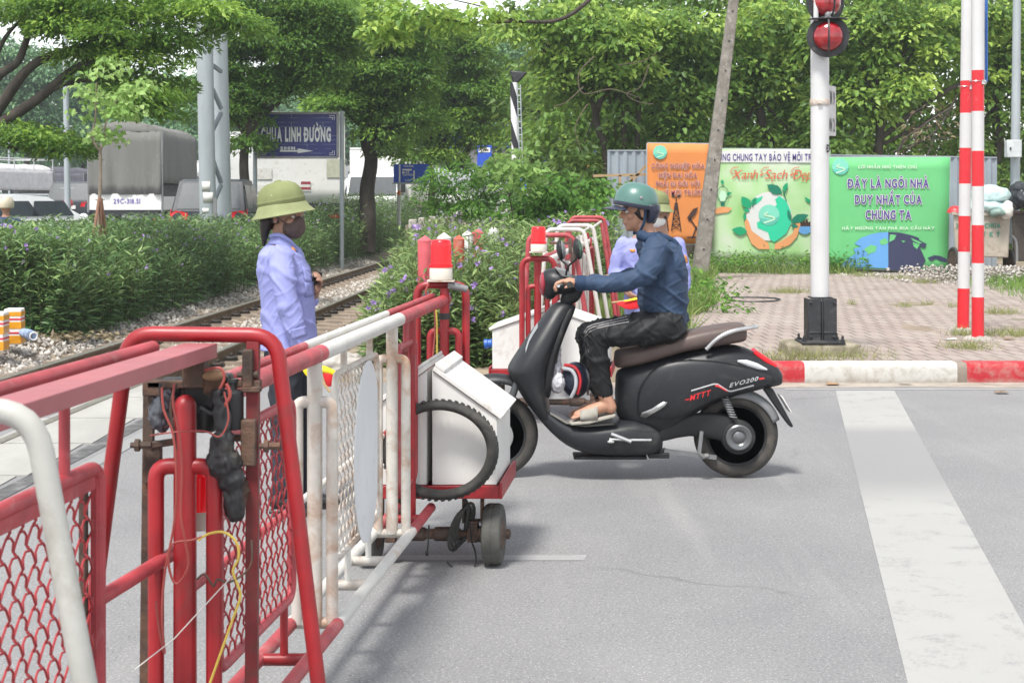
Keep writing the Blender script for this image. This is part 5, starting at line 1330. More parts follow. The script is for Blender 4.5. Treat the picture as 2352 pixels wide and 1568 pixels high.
for sx in (-1, 1):
    for z in (zt-.035, zb+.06):
        mb = MB(); mb.lathe(c+V((sx*.105, -.118, z)), (0, -1, 0), [(.02, 0), (.02, .004), (.012, .005), (.012, .014), (.007, .02)], 8); mb.build('bolt', BLKM, sg, ang=20)
    for k in (-1, 1):
        mb = MB(); mb.lathe(c+V((sx*.175, k*.13-.03, zb+.02)), (0, 0, 1), [(.022, 0), (.022, .018), (.012, .02), (.012, .05), (.006, .055)], 6); mb.build('anchor_bolt', BLKM, sg, ang=20)
mb = MB(); x0, x1 = q(1803, 800).x, q(1966, 800).x
mb.hexa([V((x0-.01, 13.80, .1)), V((x1+.02, 13.80, .1)), V((x0-.01, 14.4, .1)), V((x1+.02, 14.4, .1)), V((x0, 13.83, .288)), V((x1, 13.83, .288)), V((x0+.01, 14.36, .288)), V((x1-.01, 14.36, .288))])
mb.build('plinth', M_MOSSY, sg, bevel=.025)
mb = MB(); mb.lathe(c, (0, 0, 1), [(r+.004, P(0, 243, sy).z), (r+.007, P(0, 242, sy).z), (r+.007, P(0, 230, sy).z), (r+.004, P(0, 229, sy).z)], 32); mb.box(c+V((-.02, -.095, P(0, 236, sy).z)), (.035, .03, .03)); mb.build('clamp_band', WRUST, sg)
def lamp(cx, cy, Y, R, ax):
    """black backing disc with a bulging red lens, a guard bar and a top plate with a cable gland"""
    p = P(cx, cy, Y); a = V(ax).normalized(); k = Y/F
    mb = MB(); mb.lathe(p, a, [(0, -.05), (R*.75, -.05), (R*.8, -.01), (R, -.008), (R*1.0, .0), (R*.72, .006), (R*.70, .012), (0, .012)], 40); l = mb.build('lamp', BLKM, sg, ang=30)
    mb = MB(); mb.lathe(p, a, [(R*.70, .012), (R*.69, .03), (R*.64, .06), (R*.5, .085), (R*.28, .10), (0, .105)], 36); mb.build('lens', M('signal_lens', (.33, .006, .012), .12, var=.3, vs=18, spec=.7, coat=.5), l, ang=80)
    u = V((0, 0, 1)); sd_ = a.cross(u); mb = MB()
    arc = [p+u*R*.93*math.cos(t)+a*(.012+R*.75*math.sin(t)) for t in [math.pi*i/14 for i in range(15)]]
    for i in range(14): mb.bar(arc[i], arc[i+1], .016, .006, a)
    mb.build('guard', BLKM, l)
    mb = MB(); mb.prism([p+u*R*.80-sd_*R*.95+a*-.01, p+u*R*.80+sd_*R*.95+a*-.01, p+u*R*.80+sd_*R*.7+a*.10, p+u*R*.80-sd_*R*.7+a*.10], u*.008); mb.build('hood', BLKM, l)
    mb = MB(); b = p+u*(R*.80+.008)
    mb.lathe(b, u, [(.034, 0), (.034, .02), (.028, .022), (.03, .03), (.026, .05), (.014, .062), (.008, .064), (.008, .08)], 16); mb.tube([b+u*.03, b-sd_*.04+u*.055, b-sd_*.055+u*.04], [.018, .016, .02], 10); mb.build('cable_gland', GREYP, l)
lamp(1902, 84, 13.82, .190, (-.16, -1, 0)); lamp(1896, 6, 13.9, .195, (.35, -1, 0))
mb = MB(); mb.tube([q(1874, 48, -.16), q(1875, -60, -.16)], .024, 12); mb.build('conduit', POLEW, sg)
# number plate seen nearly edge-on
mb = MB(); pa, pb = V((P(1897, 0, 14.0).x, 14.0, 0)), V((P(1919, 0, 14.3).x, 14.3, 0))
z1, z0 = P(0, 196, 14.1).z, P(0, 313, 14.1).z
mb.prism([V((pa.x, pa.y, z0)), V((pb.x, pb.y, z0+.01)), V((pb.x, pb.y, z1)), V((pa.x, pa.y, z1))], (.004, -.002, 0)); pl = mb.build('name_plate', M('plate_grey', (.50, .50, .50), .4, dirt=.1), sg)
d = (pb-pa).normalized(); n_ = V((d.y, -d.x, 0))
mb = MB()
for zz, t in ((z1-.17, 'KM 9'), (z0+.05, 'ĐN 2')): text_on(mb, t, (pa+pb)/2+V((0, 0, zz))-n_*.006 if n_.y > 0 else (pa+pb)/2+V((0, 0, zz))+n_*.006, d, V((0, 0, 1)), .24, .12, .09)
mb.build('lettering', BLKM, pl, ang=0)
mb = MB(); text_on(mb, 'Đ', c+V((.062, -.062, P(0, 350, sy).z)), V((.75, .66, 0)), V((0, 0, 1)), .05, .07, .1, lift=V((.003, -.003, 0))); mb.build('lettering', BLKM, sg, ang=0)

# ---- two striped poles
def striped(px_t, px_b, yb, marks, w, label, first_red):
    base = G(px_b, yb, Z0+.02); Y = base.y; r = w/2*Y/F; t = thing('striped_pole', label, 'pole', tuple(base), 'red and white striped poles')
    ys = [yb]+marks+[-60]; red = first_red
    for a, b in zip(ys[:-1], ys[1:]):
        xa = px_b+(px_t-px_b)*(yb-a)/yb; xb = px_b+(px_t-px_b)*(yb-b)/yb
        mb = MB(); mb.tube([P(xa, a, Y), P(xb, b, Y)], r, 24, cap=True); mb.build('stripe', POLER if red else POLEW, t, ang=50); red = not red
    mb = MB(); mb.lathe(base+V((0, 0, -.06)), (0, 0, 1), [(r*2.4, 0), (r*2.2, .05), (r*1.5, .065)], 14); skin(mb, 'footing', M_CONC, t, .012, 1, folds(.02, 14, 14, 10))
    return t, Y, r
t1, Ya, r1 = striped(2222, 2212, 755, [662, 578, 496, 422, 340, 260, 186], 27, 'thinner striped pole, the one nearer the white signal post', True)
t2, Yb, r2 = striped(2246, 2246, 775, [682, 604, 517, 428, 347, 256, 162], 28, 'thicker striped pole with the blue edged panel behind it', True)
for t, px, py, Y in ((t1, 2224, 202, Ya), (t2, 2251, 190, Yb)):
    mb = MB(); p = P(px, py, Y); mb.torus(P(px-9, py-3, Y), (0, 0, 1), r2+.003, .004, 24, 6); mb.box(p+V((.02, -.055, 0)), (.045, .03, .04)); mb.tube([p+V((0, -.07, .02)), p+V((.045, -.075, -.01))], .006, 6); mb.build('hose_clamp', CHROME, t)
mb = MB(); mb.box((P(2264, 0, Yb+.12).x, Yb+.2, (P(0, 185, Yb).z+3.9)/2), (.07, .02, 3.9-P(0, 185, Yb).z), Matrix.Rotation(.7, 3, 'Z')); o = mb.build('panel', M('back_of_panel', (.45, .49, .52), .4, var=.1), t2, bevel=.002)
mb = MB(); mb.box((P(2271, 0, Yb+.12).x, Yb+.205, (P(0, 185, Yb).z+3.9)/2), (.018, .03, 3.9-P(0, 185, Yb).z), Matrix.Rotation(.7, 3, 'Z')); mb.build('panel_edge', M('blue_edge', (.03, .12, .40), .4), o)

# ---- leaning concrete pole
ly = 27.0; lp = thing('leaning_pole', 'leaning weathered square concrete pole before the green banner', 'pole', tuple(P(1608, 620, ly)))
mb = MB(); b = P(1606, 640, ly); tp = P(1690, -40, ly); d = (tp-b); n = 14
for i in range(1):
    rg = [sring(b+d*(k/n), V((1, 0, 0)), V((0, 1, 0)), lerp(.145, .085, k/n), lerp(.13, .08, k/n), 16, 7) for k in range(n+1)]; mb.loft(rg)
mb.build('shaft', OLDC, lp, ang=60)
for k in range(9):
    t = .1+k*.1; p = b+d*t; mb = MB(); mb.lathe(p+V((0, -lerp(.131, .081, t)-.0, 0)), (0, -1, 0), [(.018, 0), (.018, .004), (.011, .004), (.010, -.01), (0, -.01)], 10); mb.build('bolt_hole', BLKM, lp, ang=20)

# ---- grey steel mast of two tubes laced together
gm = thing('lattice_mast', 'tall pair of grey steel tubes laced together with braces, paper notices stuck on', 'mast', tuple(P(500, 500, 32)))
for nm, xt, xb, Y, r in (('tube', 470, 479, 32.0, .172), ('tube', 505, 516, 33.0, .165)):
    mb = MB(); mb.tube([V((P(xb, 560, Y).x, Y, -.1)), P(xb, 560, Y), P(xt, 90, Y), P(xt-4, -80, Y)], r, 24); mb.build(nm, GALV, gm)
for ya, yb in ((150, 165), (205, 250), (300, 260), (365, 420), (470, 425), (480, 530)):
    mb = MB(); mb.bar(P(488, ya, 32.3), P(508, yb, 32.6), .07, .07); mb.build('brace', M('dark_galvanised', (.22, .25, .27), .55), gm)
PAPER = M('old_paper', (.62, .61, .58), .8, var=.08, vs=20, dirt=.2)
for x0, y0, x1, y1 in ((467, 417, 486, 440), (470, 442, 492, 466), (468, 478, 483, 490)):
    mb = MB();     n = 8; gr = []
    for j in range(2):
        row = []
        for i in range(n+1):
            x = lerp(x0, x1, i/n); y = y0 if j == 0 else y1; w3 = P(x, y, 32.0); dx = w3.x-P(477, y, 32.0).x
            row.append(V((w3.x, 32.0-math.sqrt(max(.176**2-dx*dx, .0004)), w3.z)))
        gr.append(row)
    for i in range(n): mb.quad(gr[0][i], gr[0][i+1], gr[1][i+1], gr[1][i])
    mb.build('paper_notice', PAPER, gm, ang=60, solid=.002)
mb = MB(); mb.box(P(494, 478, 31.85), (.07, .04, .42)); mb.build('cable_cover', GREYP, gm)

# ---- lamp poles
def thin_pole(x0, y0, x1, y1, Y, r, label, arms=()):
    t = thing('lamp_post', label, 'lamp post', tuple(P(x0, y0, Y)))
    mb = MB(); mb.tube([P(x0, y0, Y), P(x1, y1, Y)], [r, r*.75], 14); mb.build('shaft', GALV, t)
    for x, y, w in arms: mb = MB(); mb.box(P(x, y, Y), (w, .03, .025)); mb.build('step_bar', GALV, t)
    return t
thin_pole(156, 520, 149, 60, 40, .085, 'thin grey lamp post standing between the dark pickup and the grey truck', ((153, 290, .32), (155, 432, .38)))
lp2 = thin_pole(2330, 560, 2336, -30, 30, .10, 'grey utility post with a switch box behind the rubbish carts')
mb = MB(); a, b = P(2309, 362, 29.8), P(2343, 322, 29.8); mb.box(((a.x+b.x)/2, 29.78, (a.z+b.z)/2), (b.x-a.x, .18, b.z-a.z)); bx = mb.build('switch_box', M('switch_box_grey', (.50, .53, .54), .45), lp2, bevel=.012)
mb = MB(); mb.box(((a.x+b.x)/2-.08, 29.68, (a.z+b.z)/2), (.025, .02, .05)); mb.build('lock', BLKM, bx)
thin_pole(22, 470, 20, 300, 85, .07, 'far thin lamp post above the white fence')

# ---- corrugated fence
def corr(x0, y_t0, x1, y_t1, yb, Y, label):
    A, B = P(x0, yb, Y), P(x1, yb, Y); zt0 = P(x0, y_t0, Y).z; zt1 = P(x1, y_t1, Y).z; t = thing('sheet_fence', label, 'fence', tuple(A), 'grey sheet fences')
    n = int((B.x-A.x)/.045); mb = MB(); pts = []
    for i in range(n+1):
        x = lerp(A.x, B.x, i/n); o = (.0, .0, .035, .035)[i % 4]; pts.append((x, Y+o, lerp(zt0, zt1, i/n)))
    for (xa, ya, za), (xb, yb_, zb) in zip(pts[:-1], pts[1:]): mb.quad(V((xa, ya, .05)), V((xb, yb_, .05)), V((xb, yb_, zb)), V((xa, ya, za)))
    mb.build('sheet', CORR, t, ang=0, solid=.004)
    mb = MB(); mb.bar(V((A.x, Y+.02, zt0)), V((B.x, Y+.02, zt1)), .06, .03); mb.build('top_rail', CORR, t)
corr(1395, 346, 1488, 346, 560, 32.4, 'grey corrugated sheet fence beside the orange banner')
corr(1640, 346, 1905, 352, 560, 33.4, 'grey corrugated sheet fence behind the white and green banner')
corr(1903, 356, 2290, 362, 610, 32.6, 'grey corrugated sheet fence behind the plain green banner and rubbish cart')
wr_ = thing('timber_frame', 'raw timber rail and braces in front of the corrugated fence', 'timber frame', tuple(P(1430, 470, 31)))
for a, b in (((1362, 404), (1492, 401)), ((1422, 446), (1488, 376)), ((1424, 402), (1424, 500)), ((1450, 402), (1450, 500))):
    mb = MB(); mb.bar(P(*a, 31.0), P(*b, 31.0), .05, .06, V((0, 1, 0))); mb.build('plank', WOOD, wr_)

# ---- banners
def quadmap(A, B, C_, D):   # top-left, top-right, bottom-right, bottom-left
    return lambda u, v: (A*(1-u)+B*u)*(1-v)+(D*(1-u)+C_*u)*v
class Board:
    """a printed cloth board on a frame; artwork lies 4 mm apart in front of it; pixel coordinates of the photo locate it"""
    def __init__(s, name, label, px, Y, m, frame=GALV):
        s.Y = Y; s.t = thing(name, label, 'banner', tuple(P((px[0][0]+px[2][0])/2, px[2][1], Y)))
        P4 = [P(x, y, Y) for x, y in px]; mb = MB(); n = 10; f = quadmap(*P4)
        rows = [[f(i/n, j/n)+V((0, .018*noise.noise(V((i*.7, j*.6, Y))), 0)) for i in range(n+1)] for j in range(n+1)]
        mb.add([p+V((0, .012, 0)) for r in rows for p in r], [(j*(n+1)+i, j*(n+1)+i+1, (j+1)*(n+1)+i+1, (j+1)*(n+1)+i) for j in range(n) for i in range(n)])
        mb.build('cloth', m, s.t, ang=60, solid=.004)
        mb = MB()
        for a, b in ((0, 1), (1, 2), (2, 3), (3, 0)): mb.bar(P4[a]+V((0, .045, 0)), P4[b]+V((0, .045, 0)), .04, .04, V((0, 1, 0)))
        mb.build('frame', frame, s.t)
        s.lv = {}
    def at(s, x, y, lev): return P(x, y, s.Y)+V((0, -.004*lev-.006, 0))
    def poly(s, name, pts, m, lev, par=None):
        mb = MB(); mb.add([s.at(x, y, lev) for x, y in pts], [tuple(range(len(pts)))]); return mb.build(name, m, par or s.t, ang=0)
    def text(s, txt, xc, yb, wpx, hpx, m, lev, bold=.1, shear=0, outline=None, gap=.13):
        k = s.Y/F
        if outline:
            vs, fs, w0 = layout(txt, bold, gap, shear=shear); mb = MB(); sx = wpx*k/w0; sy = hpx*k/.72; og = s.at(xc, yb, lev)-V((wpx*k/2, 0, 0))
            e = .05*hpx*k/.72*.8
            for j in range(8):
                a = j*math.pi/4; mb.add([og+V((p.x*sx+e*math.cos(a), -.0004*j-p.z, p.y*sy+e*math.sin(a))) for p in vs], fs)
            mb.build('lettering_outline', outline, s.t, ang=0)
        mb = MB(); text_on(mb, txt, s.at(xc, yb, lev+1), V((1, 0, 0)), V((0, 0, 1)), wpx*k, hpx*k, bold, shear, gap); return mb.build('lettering', m, s.t, ang=0)
def flat(name, c, r=.7): return M(name, c, r, var=.03, vs=2)
INKW = flat('ink_white', (.62, .62, .61)); INKR = flat('ink_maroon', (.28, .03, .05)); INKN = flat('ink_navy', (.075, .05, .22)); INKO = flat('ink_orange_red', (.62, .12, .05))
INKT = flat('ink_teal', (.10, .46, .38)); INKG = flat('ink_leaf_green', (.0, .30, .13)); INKDG = flat('ink_dark_green', (.0, .17, .10)); INKGL = flat('ink_globe_green', (.02, .52, .30)); INKS = flat('ink_skin', (.68, .30, .12)); INKK = flat('ink_black', (.045, .02, .015))
INKB = flat('ink_blue', (.11, .31, .62)); INKNV = flat('ink_dark_navy', (.03, .035, .085)); INKP = flat('ink_pale_green', (.48, .72, .52)); INKLT = flat('ink_light_text', (.50, .66, .50)); INKM = flat('ink_mint', (.19, .58, .44))
def circ(xc, yc, r, n=32, a0=0, a1=360, ry=None): return [(xc+r*math.cos(R_(a0+(a1-a0)*i/n)), yc-(ry or r)*math.sin(R_(a0+(a1-a0)*i/n))) for i in range(n+(a1-a0 != 360))]
def river_logo(b, xc, yc, r, lev):
    b.poly('logo_disc', circ(xc, yc, r), INKM, lev)
    b.poly('logo_water', [(xc-r*.95, yc+r*.25), (xc, yc+r*.45), (xc+r*.97, yc+r*.15), (xc+r*.7, yc+r*.7), (xc, yc+r*.98), (xc-r*.7, yc+r*.72)], INKT, lev+1)
    k = b.Y/F; pts = spline([b.at(xc-r*.1, yc-r*.25, lev+2), b.at(xc-r*.45, yc-r*.02, lev+2), b.at(xc+r*.35, yc+r*.2, lev+2), b.at(xc+r*.5, yc+r*.4, lev+2), b.at(xc-r*.5, yc+r*.75, lev+2)], 6)
    mb = MB()
    for a, c_ in zip(pts[:-1], pts[1:]): mb.bar(a, c_, r*.16*k, .001, V((0, -1, 0)))
    mb.build('logo_river', INKP, b.t)
ob = Board('banner', 'orange banner with maroon lettering and oil derrick drawings', [(1487, 329), (1633, 331), (1631, 560), (1487, 560)], 30.6, flat('orange_banner', (.62, .215, .055)))
river_logo(ob, 1516, 350, 16, 1)
for i, (t, w, yb) in enumerate((('CÔNG NGHIỆP HÓA', 122, 387), ('HIỆN ĐẠI HÓA', 88, 408), ('PHẢI ĐI ĐÔI VỚI', 100, 428), ('BẢO VỆ MÔI TRƯỜNG', 142, 448))): ob.text(t, (1557, 1557, 1557, 1557)[i], yb, w, 11.5, INKR, 2, .035, 0, M('ink_cream', (.66, .50, .40), .7), .16)
def derrick(b, xc, yt, yb, w):
    k = b.Y/F; mb = MB(); L = lambda x0, y0, x1, y1, t=2.2: mb.bar(b.at(x0, y0, 2), b.at(x1, y1, 2), t*k, .001, V((0, -1, 0)))
    L(xc-w*.3, yt+16, xc-w, yb); L(xc+w*.3, yt+16, xc+w, yb)
    n = 4
    for i in range(n):
        a, c_ = i/n, (i+1)/n; ya, yc = lerp(yt+16, yb, a), lerp(yt+16, yb, c_); wa, wc = lerp(w*.3, w, a), lerp(w*.3, w, c_)
        L(xc-wa, ya, xc+wc, yc, 1.6); L(xc+wa, ya, xc-wc, yc, 1.6); L(xc-wa, ya, xc+wa, ya, 2)
    L(xc, yt-6, xc, yt+16, 2.4); mb.add([b.at(xc-w*.35, yt+8, 2), b.at(xc+w*.35, yt+8, 2), b.at(xc+w*.35, yt+22, 2), b.at(xc-w*.35, yt+22, 2)], [(0, 1, 2, 3)])
    mb.add([b.at(x, y, 2) for x, y in circ(xc-6, yt-8, 4, 10)], [tuple(range(10))]); mb.add([b.at(x, y, 2) for x, y in circ(xc+6, yt-8, 4, 10)], [tuple(range(10))])
    mb.build('derrick_print', INKK, b.t)
derrick(ob, 1553, 458, 530, 11); derrick(ob, 1528, 470, 530, 7)
mb = MB(); kk = ob.Y/F
for a, c_, t in (((1582, 508), (1600, 478), 4), ((1584, 500), (1612, 545), 3), ((1600, 520), (1590, 548), 3), ((1578, 545), (1618, 545), 3)): mb.bar(ob.at(*a, 2), ob.at(*c_, 2), t*kk, .001, V((0, -1, 0)))
mb.add([ob.at(x, y, 2) for x, y in [(1578, 500), (1592, 480), (1604, 476), (1596, 494), (1582, 506)]], [(0, 1, 2, 3, 4)]); mb.build('pump_print', INKK, ob.t)

m, nt, bs = new_mat('pale_green_print'); n1 = noisef(nt, pos(nt), 1.1, 2); nt.links.new(ramp(nt, n1, [(.3, (.25, .50, .16)), (.5, (.40, .60, .31)), (.68, (.58, .64, .52))]), bs.inputs['Base Color']); bs.inputs['Roughness'].default_value = .6
gb = Board('banner', 'white and green banner with a globe held in two hands among leaves', [(1637, 342), (1906, 344), (1905, 602), (1635, 600)], 30.9, m)
gb.poly('title_strip', [(1640, 346), (1904, 347), (1904, 374), (1640, 373)], INKW, 1)
gb.text('CÙNG CHUNG TAY BẢO VỆ MÔI TRƯỜNG', 1772, 369, 262, 16, INKN, 2, .04)
k = gb.Y/F
for t, xc, w in (('Xanh', 1709, 58), ('-', 1747, 6), ('Sạch', 1781, 50), ('-', 1816, 6), ('Đẹp', 1842, 42)): gb.text(t, xc, 411, w, 22 if t != '-' else 30, INKO, 1, .0, .3, None, .06)
mb = MB()
for x in (1682, 1752, 1822):
    pts = [gb.at(x+dx, y, 2) for dx, y in ((14, 384), (2, 386), (-4, 394), (4, 400), (10, 394))]; 
    for a, c_ in zip(spline(pts, 5)[:-1], spline(pts, 5)[1:]): mb.bar(a, c_, 1.5*k, .001, V((0, -1, 0)))
mb.build('flourish', INKO, gb.t)
gb.poly('globe_print', circ(1766, 497, 52, 40, ry=56), INKW, 1)
gb.poly('continent_print', [(1790, 450), (1806, 462), (1816, 485), (1817, 512), (1806, 536), (1790, 548), (1778, 556), (1768, 550), (1764, 534), (1740, 524), (1738, 512), (1752, 502), (1770, 505), (1778, 496), (1772, 482), (1784, 470), (1780, 458)], INKGL, 2)
gb.poly('continent_print', [(1728, 470), (1738, 456), (1752, 450), (1748, 460), (1736, 470)], INKGL, 2)
river_logo(gb, 1766, 494, 24, 3)
gb.poly('hand_print', [(1713, 500), (1720, 510), (1726, 530), (1748, 546), (1764, 558), (1768, 572), (1742, 572), (1726, 560), (1714, 532), (1710, 512)], INKS, 4)
gb.poly('hand_print', [(1836, 500), (1838, 516), (1830, 544), (1814, 562), (1790, 572), (1778, 572), (1780, 560), (1800, 550), (1820, 536), (1828, 514)], INKS, 4)
def leafp(b, x, y, ang, L, W, m, lev):
    c, s = math.cos(R_(ang)), math.sin(R_(ang)); pts = []
    for t, w in ((0, 0), (.2, .7), (.45, 1), (.75, .65), (1, 0), (.75, -.55), (.45, -.85), (.2, -.6)):
        u, v = t*L, w*W; pts.append((x+u*c-v*s, y-u*s-v*c))
    b.poly('leaf_print', pts, m, lev)
for x, y, a, L, W, m in ((1796, 444, 150, 40, 12, INKDG), (1800, 440, 68, 22, 6, INKG), (1724, 478, 128, 34, 12, INKG), (1726, 472, 60, 22, 6, INKG), (1722, 484, 170, 16, 5, INKG), (1816, 510, 22, 44, 11, INKDG), (1816, 506, 105, 26, 5, INKDG), (1816, 518, -10, 18, 5, INKDG), (1716, 532, 172, 36, 11, INKG), (1712, 506, 100, 18, 4, INKG), (1660, 424, 100, 12, 4, INKG), (1668, 448, 25, 14, 4, INKG)): leafp(gb, x, y, a, L, W, m, 5)
for pts, tk_ in (([(1806, 462), (1800, 446), (1797, 436)], 2), ([(1800, 450), (1803, 442), (1806, 432)], 2), ([(1728, 476), (1730, 466), (1733, 458)], 2), ([(1818, 514), (1826, 508)], 2), ([(1655, 465), (1648, 452), (1648, 440), (1655, 430), (1665, 430), (1672, 440), (1671, 452), (1664, 465), (1655, 465)], 1.4)):
    sp = spline([gb.at(x, y, 6) for x, y in pts], 5); mb = MB()
    for a, c_ in zip(sp[:-1], sp[1:]): mb.bar(a, c_, tk_*k, .001, V((0, -1, 0)))
    mb.build('stem_print', INKDG, gb.t)
gb.poly('bulb_print', [(1654, 462), (1651, 448), (1656, 438), (1664, 438), (1669, 448), (1665, 462)], INKP, 3); gb.poly('bulb_print', [(1655, 466), (1665, 466), (1664, 474), (1656, 474)], INKDG, 3)
gb.poly('hand_print', [(1640, 480), (1660, 474), (1682, 478), (1672, 488), (1640, 492)], INKS, 2)
gb.poly('bowl_print', circ(1848, 520, 18, 14, 180, 360), INKB, 3); gb.poly('skyline_print', [(1832, 520), (1832, 510), (1837, 514), (1839, 506), (1843, 512), (1846, 504), (1849, 512), (1853, 503), (1857, 511), (1862, 507), (1865, 520)], INKK, 3); gb.poly('bowl_print', circ(1862, 452, 14, 12, 180, 300), INKG, 3)

pb_ = Board('banner', 'plain green banner with large purple lettering above half a globe', [(1905, 362), (2182, 361), (2178, 626), (1903, 612)], 29.6, flat('green_banner', (.122, .46, .172)))
river_logo(pb_, 1930, 383, 19, 1)
pb_.text('LỜI NHẮN NHỦ THIÊN CHÚ', 2038, 387, 134, 7.5, INKLT, 1, .09)
for t, w, yb in (('ĐÂY LÀ NGÔI NHÀ', 186, 431), ('DUY NHẤT CỦA', 154, 468), ('CHÚNG TA', 105, 503)): pb_.text(t, 2040, yb, w, 20, INKN, 2, .09, 0, INKW)
pb_.text('HÃY NGỪNG TÀN PHÁ ĐỊA CẦU NÀY', 2040, 527, 212, 6.5, INKLT, 1, .09)
def blob_poly(b, name, pts, m, lev): b.poly(name, pts, m, lev)
blob_poly(pb_, 'globe_print', [(2040, 533), (2040, 616), (1930, 612), (1944, 596), (1966, 582), (1960, 572), (1978, 566), (1962, 560), (1976, 547), (2000, 538), (2020, 534)], INKB, 1)
blob_poly(pb_, 'globe_print', [(2040, 533), (2066, 534), (2092, 540), (2110, 546), (2112, 552), (2128, 560), (2124, 570), (2112, 566), (2118, 580), (2126, 598), (2118, 612), (2112, 624), (2040, 620)], INKNV, 1)
blob_poly(pb_, 'globe_print', [(2130, 592), (2146, 586), (2160, 588), (2178, 596), (2180, 602), (2162, 600), (2150, 594), (2138, 600)], INKNV, 1)
for pts in ([(1984, 572), (2000, 562), (2014, 566), (2010, 578), (1994, 584)], [(2020, 552), (2034, 546), (2040, 556), (2034, 562), (2022, 562)], [(1972, 592), (1990, 590), (1986, 600)], [(2044, 538), (2058, 540), (2054, 550), (2042, 556)], [(2096, 556), (2112, 562), (2106, 572), (2098, 566)], [(2092, 546), (2118, 558), (2110, 560), (2096, 552)], [(2070, 552), (2080, 554), (2074, 557)]): pb_.poly('land_print', pts, flat('green_banner', (.122, .46, .172)), 2)

# ---- rubbish carts and sacks
rc_ = thing('rubbish_cart', 'beige metal rubbish cart with green lettering heaped with pale sacks', 'rubbish cart', tuple(P(2260, 600, 29)))
q = lambda x, y, d=0: P(x, y, 29+d)
CARTM = M('beige_sheet_metal', (.37, .33, .27), .65, var=.12, vs=4, dirt=.35, dirtcol=(.2, .13, .09), ds=3)
a, b = q(2192, 585), q(2319, 490)
mb = MB(); mb.hexa([q(2194, 588), q(2316, 592), q(2194, 588, .9), q(2316, 592, .9), q(2190, 492), q(2320, 494), q(2190, 492, .9), q(2320, 494, .9)]); mb.build('bin', CARTM, rc_, bevel=.02)
mb = MB(); mb.bar(q(2186, 490, -.03), q(2326, 493, -.03), .05, .06); mb.bar(q(2186, 490, .9), q(2326, 493, .9), .05, .06); mb.build('rim', CARTM, rc_)
mb = MB(); text_on(mb, 'CHUA', q(2280, 523, -.012), V((1, 0, 0)), V((0, 0, 1)), .31, .085, .12); text_on(mb, 'Ư KÝ', q(2276, 543, -.012), V((1, 0, 0)), V((0, 0, 1)), .36, .085, .12, gap=.5); text_on(mb, 'XE', q(2206, 523, -.012), V((1, 0, 0)), V((0, 0, 1)), .18, .085, .12)
mb.build('lettering', flat('ink_faded_green', (.05, .20, .14)), rc_, ang=0)
for x, y, d in ((2190, 595, -.05), (2318, 600, .5)):
    mb = MB(); mb.torus(q(x, y, d), (1, .15, 0), .20, .035, 24, 8); w_o = mb.build('wheel', RUBB, rc_); mb = MB(); mb.lathe(q(x, y, d), (1, .15, 0), [(.18, -.02), (.18, .02), (.04, .04)], 16); mb.build('hub', BROWN, w_o)
mb = MB(); mb.tube(spline([q(2322, 540), q(2334, 556), q(2336, 600)], 5), .025, 8); mb.build('handle', GREYP, rc_)
SACK = M('pale_blue_sack', (.45, .60, .60), .45, var=.08, vs=6, bmp=.15); BSACK = M('black_sack', (.03, .035, .04), .3, var=.2, spec=.6)
def sack(x, y, w, h, d, m, label, Y=29.3, name='sack'):
    t = thing(name, label, 'sack', tuple(P(x, y+h*.5, Y))); k = Y/F
    mb = MB(); mb.ell(P(x, y, Y), (w*k*.5, d, h*k*.5)); mb.ell(P(x-w*.16, y+h*.1, Y), (w*k*.34, d*.9, h*k*.42)); skin(mb, 'wrap', m, t, .03, 2, folds(.05, 4, 4, 5)); return t
sack(2274, 449, 86, 42, .42, SACK, 'upper pale blue sack on top of the rubbish cart'); sack(2268, 474, 98, 34, .45, SACK, 'lower pale blue sack lying across the rubbish cart rim')
sack(2292, 488, 40, 18, .2, M('green_sack', (.18, .26, .23), .5), 'small dark green bag squeezed under the pale blue sacks', 28.95); sack(2312, 482, 26, 34, .2, BOXW, 'white bag at the corner of the rubbish cart', 28.95)
sack(2344, 452, 46, 50, .4, BSACK, 'black rubbish bag on the dark cart by the utility post', 29.6); sack(2346, 432, 44, 26, .35, BSACK, 'grey black bag on top of the black rubbish bag', 29.6)
lid_ = thing('red_basin', 'red plastic basin on the edge of the beige rubbish cart', 'basin', tuple(q(2192, 490)))
mb = MB(); mb.lathe(q(2194, 489, .1), (0, 0, 1), [(.16, 0), (.155, .04), (.12, .09), (.06, .13), (0, .14)], 20); mb.build('shell', M('red_plastic', (.5, .03, .04), .4), lid_)
dk = thing('rubbish_cart', 'dark rubbish cart cut off by the picture edge beside the beige one', 'rubbish cart', tuple(P(2370, 600, 29.5)))
mb = MB(); mb.hexa([P(2328, 600, 29.6), P(2440, 600, 29.6), P(2328, 600, 30.4), P(2440, 600, 30.4), P(2324, 490, 29.6), P(2440, 490, 29.6), P(2324, 490, 30.4), P(2440, 490, 30.4)]); mb.build('bin', M('dark_bin', (.055, .045, .038), .7, dirt=.3), dk, bevel=.02)
mb = MB(); mb.bar(P(2320, 488, 29.55), P(2440, 486, 29.55), .05, .05); mb.build('rim', BROWN, dk)

